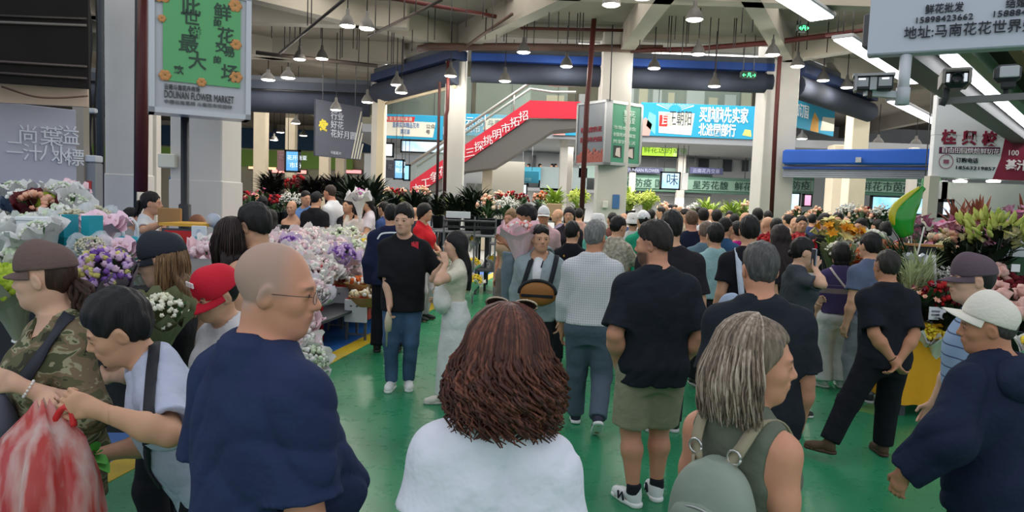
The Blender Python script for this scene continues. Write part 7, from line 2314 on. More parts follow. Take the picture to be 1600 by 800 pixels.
# ---- near people
P = who('woman in camouflage shirt and brown cap with folded arms and a grey shoulder bag', 72, 384, 2.65, 140, 'f', ('long', camo_mat(), dict(off=.014, loose=.02, hem=.40, sleeve=.25, neck=1.15, vneck=.05, wr=.004)), ('pants', (70, 72, 60)), ('tail', (58, 36, 28), dict(L=.16, r=.03, amp=.015, start=(0, -.095, -.01)), (110, 70, 52)), 'pale',
  hat=((104, 84, 80), dict(tilt=2, low=-.002, brim=.05)), head=(-42, 4, 0), build=1.12, lean=2, arms={-1: ('px', (30, 602, 2.36), (-.8, -.1, -1)), 1: ('px', (72, 622, 2.42), (.8, -.2, -1))}, bopt=dict(lip=(150, 60, 62), brow=(90, 60, 48)))
strap_on(P, P.top, [(108, 492), (84, 528), (58, 566), (34, 600)], .045, M((44, 46, 56), rough=.7))
c, n_ = cast(P, P.top, 26, 650, .05)
local_part(P, 'shoulder_bag', [('u', Ell(c, (.075, .045, .095), rotm(0, 0, 20)), 0), ('u', Ell(c + Vector((0, 0, -.03)), (.085, .045, .07), rotm(0, 0, 20)), .03)], .006, M((78, 78, 92), rough=.7))
for zz, rr_ in ((.075, .058), (.10, .066)):
 b = MB(); b.tube([tuple(P.B.T(0, .012, .838) + P.B.RT @ np.array((rr_ * math.cos(t), rr_ * .9 * math.sin(t) + .012, -.02 + (-zz * .7 if math.sin(t) > .9 else -.035 * max(0, math.sin(t)))))) for t in np.linspace(0, 6.283, 25)], .0016, 5); b.build('necklace', M((70, 52, 46), metal=.6, rough=.4), P.root)
b = MB(); w_ = P.B.arm[-1]
for t in range(14):
 a = t * .449; s1 = unit(np.cross(w_['hd'], (0, 0, 1))); s2 = np.cross(w_['hd'], s1); b.ball(tuple(w_['w'] - w_['hd'] * .03 + (s1 * math.cos(a) + s2 * math.sin(a)) * .029), .0055, 6, 4)
b.build('bracelet', M((230, 226, 222), rough=.3), P.root)

P = who('man in pale blue shirt with black shoulder strap bending over a red plastic bag', 184, 464, 2.4, 120, 'm', ('tee', (178, 183, 204), dict(off=.016, loose=.03, hem=.44, sleeve=.86, neck=1.0, wr=.010, collar=cloth((186, 191, 210)))), ('pants', (30, 32, 38)), ('short', (26, 24, 26), dict(t=.020, top=.012, fringe=-.02)), 'asian',
  head=(-4, 22, -6), lean=24, build=.98, arms={-1: ('px', (150, 640, 2.08), (-.25, -1, -.45), None, .9), 1: ('px', (150, 712, 2.4), (.5, -1, -.4), None, .8)})
strap_on(P, P.top, [(243, 530), (238, 580), (234, 640), (232, 700), (235, 775)], .036, M((30, 32, 40), rough=.7))
p = at(100, 650, 2.06)
e = empty('plastic_bag', tuple(p), 0, 'red and white plastic bag held by the bending man', 'bag')
b = MB(); b.lathe([(.012, .03), (.03, .0), (.085, -.06), (.115, -.16), (.125, -.27), (.10, -.36), (.001, -.38)], 40, (-.05, 0, 0), wob=lambda i, an, r, z: (r * (1 + .10 * math.sin(6 * an + i * .7) + .05 * math.sin(13 * an)) * (1 if abs(math.sin(an)) < .8 else .86), z + .012 * math.sin(4 * an)))
m, nt, bb, tc = node_mat('thin_plastic', .22, .5)
n1 = nt.nodes.new('ShaderNodeTexNoise'); n1.inputs['Scale'].default_value = 10; n1.inputs['Detail'].default_value = 3; mp = nt.nodes.new('ShaderNodeMapping'); mp.inputs['Scale'].default_value = (1.6, 1.6, .3)
nt.links.new(tc.outputs['Object'], mp.inputs[0]); nt.links.new(mp.outputs[0], n1.inputs['Vector']); r = ramp(nt, [(.38, (206, 60, 58)), (.48, (222, 144, 140)), (.62, (232, 200, 194))]); nt.links.new(n1.outputs[0], r.inputs[0]); nt.links.new(r.outputs[0], bb.inputs['Base Color']); bb.inputs['Alpha'].default_value = .72
b.v = [tuple(Vector(v) * 1.25) for v in b.v]; b.build('bag_body', m, e)
b = MB(); b.tube(spline([(-.03, 0, -.02), (-.005, 0, .022), (.02, 0, .02), (.03, 0, -.03)], 6), .010, 6); b.build('handle', M((206, 44, 48), rough=.3), e)
e = empty('potted_cutting', tuple(at(142, 700, 2.25)), 0, 'green leafed cutting sticking out of the red plastic bag', 'plant')
b = MB()
for a, L in ((2.2, .09), (1.2, .07), (-.5, .08), (-.2, .06), (.6, .05)): leaf(b, (0, 0, -.03), (math.cos(a), -.2, math.sin(a)), L, .06, .1)
b.build('leaf', M((96, 178, 76), rough=.5, var=.2), e); b = MB(); b.tube([(0, 0, -.08), (0, 0, 0)], .012, 6); b.build('stem', M((96, 84, 50)), e)

P = who('bald man in navy polo shirt and rimless glasses looking sideways', 430, 380, 1.85, -38, 'm', ('tee', (42, 52, 84), dict(off=.016, loose=.035, hem=.44, sleeve=.84, neck=1.06, wr=.011, collar=cloth((42, 52, 84)))), ('pants', (46, 48, 54)), None, 'pink', head=(-48, 6, 0), build=1.10, belly=.06,
  arms={1: ('down', .03), -1: ('down', .03)}, bopt=dict(stub=.7, stub_rgb=(160, 142, 132), brow=(120, 96, 80), nose=1.15))
glasses(P.B, P.root, M((70, 66, 64), rough=.3, metal=.8), M((200, 206, 210), rough=.05, alpha=.25), rim=.0009)

P = who('woman with curly auburn hair and white tee seen from behind', 793, 490, 1.7, -3, 'f', ('tee', (226, 226, 238), dict(off=.016, loose=.03, hem=.45, sleeve=.52, neck=1.25, wr=.011)), ('pants', (60, 66, 80)), ('long', (86, 48, 38), dict(length=.195, width=.128, vol=.026, locks=900, wave=.022, curl=9, tips=-.5, rr=.0062, seed=4), (140, 84, 64)), 'pink', head=(0, 0, 3), build=1.04, side=4)
for q in (-1, 1):
 ring = [P.B.headpt(q * .036 + .030 * math.cos(t), .062 - .008 * math.sin(t), .138 + .016 * math.sin(t)) for t in np.linspace(0, 6.283, 17)]
 b = MB(); b.tube([tuple(v) for v in ring], .003, 6); o = b.build('sunglasses', M((176, 160, 140), rough=.2, metal=.7), P.root)
 b = MB(); b.add([tuple(v) for v in ring[:-1]], [tuple(range(16))]); b.build('lens', M((40, 32, 30), rough=.08, spec=.8), o)
P = who('woman with grey streaked hair in sage top wearing a grey green backpack', 1184, 500, 2.0, -48, 'f', ('tank', (104, 110, 96), dict(off=.010, hem=.44, neck=1.1, wr=.003)), ('pants', (70, 74, 70)), ('long', (142, 122, 106), dict(length=.215, width=.100, vol=.018, locks=1500, az0=.53, wave=.006, curl=4, tips=-.5, rr=.0034, seed=9, part=.008), (208, 193, 176)), 'pink', head=(-52, 4, 0), build=1.02, bopt=dict(brow=(80, 60, 50)),
  arms={1: ('down', .02), -1: ('down', .03)})
B, H = P.B, P.B.H
bag_m = M((138, 150, 138), rough=.6, bump=.25, bs=10)
T = lambda x, y, z: B.T(x / H, y / H, z)
c = T(.02, -.172, .655)
bp = local_part(P, 'backpack', [('u', Loft(c, B.RT, [(-.24, 0, 0, .115, .060), (-.20, 0, 0, .130, .072), (0, 0, 0, .126, .070), (.09, 0, .0, .108, .060), (.145, 0, .01, .075, .045), (.172, 0, .02, .035, .03)], 2.6), .0)], .007, bag_m, None, wrinkle(.003, 5))
local_part(P, 'front_pocket', [('u', Loft(c + B.RT @ np.array((0, -.050, -.03)), B.RT, [(-.16, 0, 0, .098, .03), (0, 0, 0, .100, .034), (.07, 0, .0, .085, .03), (.105, 0, .01, .045, .02)], 2.6), 0)], .006, bag_m, bp)
b = MB(); b.tube([tuple(c + B.RT @ np.array((.092 * math.cos(t), -.084 + .022 * math.cos(t) ** 2 + .012 * max(0, math.sin(t)), -.02 + .078 * math.sin(t)))) for t in np.linspace(-.4, 3.5, 20)], .004, 6); b.build('zip', M((176, 178, 176), rough=.3, metal=.7), bp)
strapm = M((150, 142, 118), rough=.8)
for q in (-1, 1):
 pts = spline([T(q * .045, -.155, .755), T(q * .07, -.125, .80), T(q * .085, -.05, .845), T(q * .095, .05, .825), T(q * .10, .115, .75), T(q * .115, .09, .66), T(q * .125, -.02, .60), T(q * .11, -.14, .585)], 5)
 strap_band(bp, pts, .034, strapm, 'shoulder_strap', .006, [B.RT @ unit(np.array((q * .1, -1 if i < 9 else (1 if i > 16 else 0), .9 if 4 < i < 20 else .1))) for i in range(len(pts))])
 b = MB(); b.tube([tuple(np.array(pts[3]) + np.array((.020 * math.cos(t), -.006, .020 * math.sin(t)))) for t in np.linspace(0, 6.283, 13)], .004, 6); b.build('buckle', M((196, 196, 190), rough=.25, metal=.8), bp)
b = MB(); b.tube(spline([T(-.06, -.155, .765), T(-.045, -.175, .735), T(0, -.19, .715), T(.045, -.175, .735), T(.06, -.155, .765)], 5), .010, 6, flat=.5); b.build('carry_loop', strapm, bp)

P = who('grey haired man in dark tee walking away behind the backpack woman', 1190, 382, 3.4, 3, 'm', ('tee', (36, 40, 48), dict(off=.015, loose=.035, hem=.46, sleeve=.85, wr=.009)), ('shorts', (32, 36, 46), dict(length=.95, flare=.006)), ('short', (84, 82, 82), dict(t=.012, top=.004), (128, 124, 120)), 'pink', head=(-3, 3, 0), build=1.22, belly=.06, arms={-1: ('down', -.01), 1: ('down', .02)})
P = who('bearded man in black tee and khaki shorts looking to the side', 1024, 350, 4.25, 8, 'm', ('tee', (34, 38, 46), dict(off=.014, loose=.03, hem=.45, sleeve=.85, wr=.009)), ('shorts', (152, 146, 124), dict(length=.90, flare=.010, off=.010)), ('short', (40, 32, 30), dict(t=.014, top=.012, nape=-.006)), 'pink', ((226, 228, 230), (240, 240, 240)), head=(52, 4, 0), build=1.14, belly=.03, bopt=dict(beard=.95, stub=.55),
  arms={-1: ('pocket',), 1: ('pocket',)}, legs={-1: dict(foot=(-.085, -.02, 0), yaw=25), 1: dict(foot=(.09, .06, 0))})
for q in (-1, 1):
 a = P.B.leg[q]['a']; R = P.B.foot_frame(q)
 local_part(P, 'sock', [('u', Cone(a + np.array((0, -.01, .0)), a + np.array((0, -.01, .06)), .046, .044, True, True), 0)], .006, M((28, 30, 38), rough=.9))
 f = lambda x, y, z: a + R @ np.array((x, y, z)); sx = -1
 b = MB(); b.tube([tuple(f(sx * .047, .035, -.052)), tuple(f(sx * .050, .045, -.005)), tuple(f(sx * .050, .075, -.05)), tuple(f(sx * .046, .085, -.008))], .007, 5); b.build('shoe_mark', M((30, 36, 52)), P.root)
P = who('grey haired man in white checked shirt and slate trousers walking away', 931, 347, 5.7, -8, 'm', ('long', check_mat((208, 208, 210), (176, 177, 183)), dict(off=.013, loose=.02, hem=.52, wr=.004)), ('pants', (84, 96, 110), dict(flare=.004, waist=.585, off=.013)), ('short', (128, 126, 124), dict(t=.016, top=.004), (170, 168, 166)), 'tan', ((38, 42, 60), (232, 232, 230)), head=(-22, 4, 0), build=1.06, lean=3,
  arms={-1: ('down', .06), 1: ('down', -.04)}, legs={-1: dict(foot=(-.09, .16, 0)), 1: dict(foot=(.10, -.20, 0), tip=38, yaw=6)})
P = who('young man in black tee with red emblem and blue jeans facing the camera', 632, 322, 6.7, 184, 'm', ('tee', (30, 30, 34), dict(off=.016, loose=.05, hem=.44, sleeve=.98, wr=.004)), ('pants', M((66, 92, 124), rough=.85, var=.35, vs=5, bump=.3, bs=16), dict(flare=-.002)), ('short', (24, 20, 20), dict(t=.018, top=.016)), 'pale', ((232, 232, 230), (242, 242, 240)), head=(-14, 2, 0),
  arms={1: ('px', (609, 478, 6.55), (.8, -1, 0), (.05, .1, -1), .7), -1: ('px', (682, 455, 6.6), (-.6, -1, 0))}, legs={-1: dict(foot=(-.075, .0, 0)), 1: dict(foot=(.085, .05, 0))}, headscale=1.06)
c, n_ = cast(P, P.top, 649, 385, .004)
b = MB()
for dx, dz, w_, h_ in ((-.032, .0, .012, .07), (-.018, .012, .012, .06), (-.006, -.006, .012, .06), (.008, .008, .012, .07), (.022, -.004, .012, .08), (.0, -.03, .04, .012), (.012, .036, .03, .012)): b.box(tuple(c + Vector((-dx, 0, dz))), (w_, .006, h_), rz=0)
b.build('printed_emblem', M((220, 50, 66), rough=.6), P.root)
p = P.loc(at(607, 492, 6.5)); b = MB(); b.tube([tuple(p + np.array((0, 0, .03))), tuple(p + np.array((.0, 0, -.06))), tuple(p + np.array((.0, 0, -.15))), tuple(p + np.array((.01, .0, -.16))), tuple(p + np.array((.012, 0, -.30)))], [.018, .036, .030, .012, .006], 10)
e = empty('folded_fan', tuple(P.world(p)), P.root.rotation_euler[2], 'beige folded fan held low by the black tee young man', 'fan')
o = b.build('folded_cloth', M((196, 184, 156), rough=.8), None); keep_world(o, e); o.matrix_parent_inverse = Matrix.Identity(4); o.data.transform(Matrix.Translation(Vector(-p)))
a = P.B.arm[-1]; b = MB(); b.tube([tuple(a['w'] - a['hd'] * .02 + .031 * (unit(np.cross(a['hd'], (1, 0, 0))) * math.cos(t) + np.array((1., 0, 0)) * math.sin(t))) for t in np.linspace(0, 6.283, 13)], .007, 6); b.build('watch', M((200, 202, 206), metal=.7, rough=.3), P.root)
P = who('long haired woman in cream top and white skirt raising her phone', 713, 362, 6.3, 98, 'f', ('tee', (222, 214, 194), dict(off=.009, hem=.53, sleeve=.55, wr=.003)), ('skirt', (222, 222, 220), dict(length=1.02, flare=-.004, waist=.615, off=.011)), ('long', (30, 26, 28), dict(length=.42, width=.092, vol=.016), (70, 56, 52)), 'pale', ((214, 208, 196), (200, 196, 190)),
  arms={-1: ('px', (697, 412, 6.15), (-.5, -.4, -1), (.1, .25, 1), .5), 1: ('px', (694, 410, 6.4), (.5, -.4, -1), (-.1, .25, 1), .5)}, legs={-1: dict(foot=(-.06, .1, 0)), 1: dict(foot=(.06, -.1, 0))})
e = empty('smartphone', tuple(at(691, 398, 6.25)), R_(98), 'dark smartphone held up by the long haired woman', 'phone'); b = MB(); b.box((0, 0, 0), (.075, .010, .155), bev=.005); b.build('case', M((46, 48, 52), rough=.3), e); b = MB(); b.box((0, -.007, 0), (.068, .003, .145)); b.build('phone_screen', M((150, 170, 180), rough=.1, emit=.3), e)
c = P.px(690, 462, 6.2); local_part(P, 'tote_bag', [('u', Ell(c, (.10, .07, .12)), 0), ('u', Ell(c + np.array((0, -.01, -.06)), (.12, .08, .10)), .03)], .012, cloth((226, 224, 216)), None, wrinkle(.006, 3))
P = who('man in grey blue jacket over white tee with a brown bag on his chest', 846, 353, 6.6, 168, 'm', ('long', (150, 164, 168), dict(name='jacket', off=.024, loose=.02, hem=.46, neck=1.25, vneck=.07, wr=.004)), ('pants', (36, 38, 42)), ('short', HB, dict(t=.008, top=.006)), 'asian', head=(20, 0, 0), bopt=dict(stub=.6), arms={-1: ('down', .03), 1: ('down', .03)})
local_part(P, 'undershirt', [('u', Loft(P.B.hip, P.B.RT, [(z, x, y + .012, a * .42, b_ + .022) for z, x, y, a, b_ in P.B.rows if z > .12], 2.3, .010), 0), ('s', Ell(P.B.T(0, .012, .868), np.array((.048, .05, .045)) * P.B.H), .005)], .012, cloth((226, 228, 230)))
b = MB(); b.tube([tuple(P.B.T(x, .078, z)) for x, z in ((-.035, .82), (-.012, .74), (-.004, .66), (-.002, .58))], .006, 5); b.build('zip', M((30, 34, 40)), P.root)
for pix in ([(835, 395), (828, 415), (820, 440), (815, 452)], [(872, 388), (868, 410), (862, 432), (858, 448)]): strap_on(P, P.top, pix, .045, M((34, 38, 46), rough=.8), off=.012)
e = empty('chest_bag', tuple(at(840, 458, 6.28)), R_(-8), 'brown and black chest bag hanging on the grey blue jacket man', 'bag')
part_sdf('bag_body', [('u', Loft((0, 0, 0), np.eye(3), [(-.115, 0, 0, .05, .03), (-.09, 0, 0, .12, .05), (0, 0, 0, .165, .06), (.07, 0, 0, .13, .05), (.10, 0, 0, .08, .03)], 2.4), 0)], .008, M((150, 98, 46), rough=.5), e)
b = MB(); b.tube([(.165 * math.cos(t), -.02, .005 + .11 * math.sin(t)) for t in np.linspace(-.1, 3.25, 16)], .016, 6); b.build('piping', M((34, 34, 38)), e); b = MB(); b.box((0, -.058, -.02), (.29, .012, .028), bev=.004); b.build('zip_band', M((28, 28, 30)), e)
P = who('man in grey green tee carrying a jacket and a big pink bouquet', 823, 322, 7.4, 105, 'm', ('tee', (132, 150, 152), dict(off=.015, loose=.03, sleeve=.8)), ('pants', (30, 32, 36)), ('short', HB, dict(t=.014, top=.008)), 'tan', head=(0, 14, 0), arms={-1: ('px', (826, 396, 6.85), (-.2, -1, -.4)), 1: ('px', (792, 380, 7.3), (.5, -1, -.3))}, bopt=dict(stub=.5))
put('bigpink', 'bouquet', tuple(at(814, 440, 6.8)), 'big pink paper wrapped bouquet carried by the grey green tee man', 'bouquet', None, (-.03, -.12, 1), .66)
o = local_part(P, 'folded_jacket', [('u', Loft(P.px(793, 425, 7.2), np.eye(3), [(-.42, .0, 0, .07, .035), (-.2, 0, 0, .10, .045), (.1, 0, 0, .12, .05), (.2, 0, 0, .09, .05)], 2.2), 0)], .012, cloth((112, 128, 138)), None, wrinkle(.012, 4))
P = who('man in navy tracksuit with white shoulder piping seen from behind', 612, 320, 8.3, 2, 'm', ('long', (32, 38, 66), dict(name='jacket', off=.022, loose=.03, hem=.47)), ('pants', (26, 27, 32), dict(flare=.012)), ('short', HB), shoe=((26, 26, 28), (40, 40, 42)), build=1.08, legs={-1: dict(foot=(-.13, 0, 0)), 1: dict(foot=(.10, -.04, 0))})
strap_on(P, P.top, [(590, 374), (596, 366), (606, 364), (618, 364), (632, 366)], .02, M((226, 228, 232)), 'piping')
P = who('man in navy hooded windbreaker and white cap with short greying hair', 1550, 466, 2.9, 22, 'm', ('long', (30, 38, 60), dict(name='windbreaker', off=.022, loose=.045, hem=.42, neck=1.25, wr=.016)), ('pants', (32, 34, 40)), ('short', (70, 66, 64), dict(t=.008)), 'tan', head=(40, 6, -4), build=1.16, lean=5, hat=((222, 216, 204), dict(tilt=-24, brim=.075, opening=True)), arms={-1: ('px', (1412, 738, 2.8), (-.35, -1, 0), (-.1, .25, -1)), 1: ('down', .02)})
H, B = P.B.H, P.B
local_part(P, 'hood', [('u', Ell(B.T(0, -.085, .80), np.array((.105, .045, .060)) * H, B.RT), 0), ('u', Ell(B.T(0, -.06, .835), np.array((.075, .05, .032)) * H, B.RT), .05), ('s', Ell(B.T(0, -.01, .885), np.array((.05, .055, .05)) * H, B.RT), .01)], .009, cloth((34, 42, 64)), P.top, wrinkle(.006, 2))
local_part(P, 'inner_collar', [('u', Cone(B.T(0, -.012, .825), B.T(0, -.002, .865), .060 * 1.05, .054 * 1.05, True, True), 0), ('s', Cone(B.T(0, -.008, .85), B.T(0, 0, .885), .047, .047, True, True), .003)], .006, cloth((150, 160, 186)))
P = who('man in black polo and black trousers with hands clasped behind his back', 1388, 391, 5.2, 4, 'm', ('tee', (30, 32, 40), dict(off=.014, loose=.025, hem=.46, sleeve=.85, collar=cloth((30, 32, 40)))), ('pants', (26, 27, 33), dict(flare=.010, length=.93)), ('short', (46, 40, 36), dict(t=.006)), 'tan', ((86, 64, 48), (70, 50, 38)), bopt=dict(stub=.6), build=1.08, lean=3,
  arms={-1: ('back', 0), 1: ('back', 0)}, legs={-1: dict(foot=(-.42, -.02, 0), yaw=48), 1: dict(foot=(.12, .12, 0))})
b = MB(); a = P.B.arm[-1]; b.tube([tuple(a['w'] - a['hd'] * .02 + .030 * (unit(np.cross(a['hd'], (0, 1, 0))) * math.cos(t) + unit(np.cross(a['hd'], np.cross(a['hd'], (0, 1, 0)))) * math.sin(t))) for t in np.linspace(0, 6.283, 13)], .004, 5); b.build('bracelet', M((40, 34, 32)), P.root)
P = who('dark haired woman in purple striped top and wide white trousers', 1314, 379, 7.4, -4, 'f', ('tee', band_mat('purple_stripes', [(0, (72, 62, 100)), (.42, (128, 116, 112)), (.60, (72, 62, 100)), (.70, (120, 108, 130)), (.72, (72, 62, 100))], 3.4), dict(off=.013, loose=.025, sleeve=.85, hem=.53)), ('pants', (228, 228, 228), dict(flare=.022, off=.012, waist=.58)), ('long', HB, dict(length=.15, width=.090)), 'pale', ((222, 222, 220), (230, 230, 228)), build=1.1, arms={-1: ('down', .04), 1: ('down', .06)}, legs={-1: dict(foot=(-.10, -.04, 0), yaw=40), 1: dict(foot=(.09, 0, 0))})
strap_on(P, P.top, [(1294, 412), (1304, 428), (1318, 446), (1332, 462), (1340, 470)], .022, M((206, 190, 186), rough=.5))
P = who('woman in grey tee and jeans with white mask talking into a phone', 1256, 373, 6.3, -86, 'f', ('tee', (70, 76, 84), dict(off=.013, loose=.02, sleeve=.75, hem=.55)), ('pants', M((58, 76, 108), rough=.85, var=.25, vs=6), dict(waist=.62, off=.011)), ('bun', HB, dict(c=(0, -.10, -.02), r=.034)), 'pale', head=(-12, 6, 0), arms={1: ('px', (1273, 418, 6.1), (.3, -.3, -1), (.0, .1, 1), .7), -1: ('px', (1268, 470, 6.4), (-.3, -1, 0))})
B = P.B
local_part(P, 'face_mask', [('u', Ell(B.headpt(0, .066, -.055), np.array((.056, .050, .045)) * B.hs, B.RH), 0), ('i', Half(B.headpt(0, .07, -.015), B.RH @ np.array((0, -.2, 1.0))), .003), ('i', Half(B.headpt(0, .03, 0), B.RH @ np.array((0, -1.0, 0))), .003)], .006, cloth((206, 212, 220)))
e = empty('smartphone', tuple(at(1272, 402, 6.1)), R_(-80), 'pale smartphone held to the masked woman face', 'phone'); b = MB(); b.box((0, 0, 0), (.07, .01, .15), bev=.004); b.build('case', M((150, 158, 172), rough=.3), e); b = MB(); b.box((0, -.007, 0), (.062, .003, .14)); b.build('phone_screen', M((60, 66, 76), rough=.1), e)
P = who('man in blue striped tee and plum cap looking over the stall', 1524, 401, 3.7, 62, 'm', ('tee', band_mat('blue_stripes', [(0, (140, 162, 194)), (.5, (140, 162, 194)), (.80, (70, 84, 116)), (.92, (140, 162, 194))], 17), dict(off=.014, loose=.03, sleeve=.9, hem=.46)), ('shorts', (90, 96, 110), dict(length=.9)), ('short', (36, 32, 32), dict(t=.010)), 'pale', head=(14, 2, 0), build=1.06, lean=3, hat=((92, 76, 86), dict(tilt=4, brim=.07)), arms={-1: ('down', .04), 1: ('down', .1)})
P = who('blonde woman in black cap and black top looking down at bouquets', 254, 367, 3.3, 100, 'f', ('tee', (30, 30, 34), dict(off=.012, sleeve=.6)), ('pants', (36, 36, 42)), ('long', (128, 98, 66), dict(length=.30, width=.080, vol=.010, locks=600, az0=.52, wave=.002, rr=.0042), (176, 144, 104)), 'pale', head=(0, 12, 0), hat=((36, 40, 50), dict(tilt=2, brim=.075)), arms={-1: ('front',), 1: ('front',)})
P = who('woman in red baseball cap and pale top bending her head down', 338, 418, 3.1, 148, 'f', ('tee', (214, 210, 212), dict(off=.012, loose=.02, sleeve=.7)), ('pants', (60, 62, 72)), ('short', HB, dict(t=.012)), 'asian', head=(-6, 16, -8), hat=((204, 30, 52), dict(tilt=16, brim=.085)), lean=8, build=1.04)
for dz, w_ in ((.052, .05), (.040, .03)):
 b = MB(); B = P.B
 for q in range(3): b.box(tuple(B.headpt(-.02 + q * .02, .112, dz + .04)), (.014, .006, .010), rot=Matrix(B.RH.tolist()))
 b.build('printed_word', M((240, 226, 228)), P.root)
P = who('short haired man in black top beside the dark haired woman at the heap', 398, 321, 4.2, 68, 'm', ('tank', (26, 26, 30), dict(off=.012, hem=.46, neck=1.0)), ('pants', (40, 42, 48)), ('short', (24, 21, 21), dict(t=.014, top=.006, nape=-.02)), 'asian', head=(0, 8, 0), bopt=dict(stub=.7))
P = who('woman with straight dark brown hair beside the short haired man', 361, 343, 4.2, 40, 'f', ('tee', (44, 40, 44), dict(off=.012)), ('pants', (50, 50, 58)), ('long', (48, 34, 32), dict(length=.28, width=.088, vol=.014, locks=500, wave=.002, rr=.0042), (82, 62, 56)), 'asian', head=(0, 6, 0))

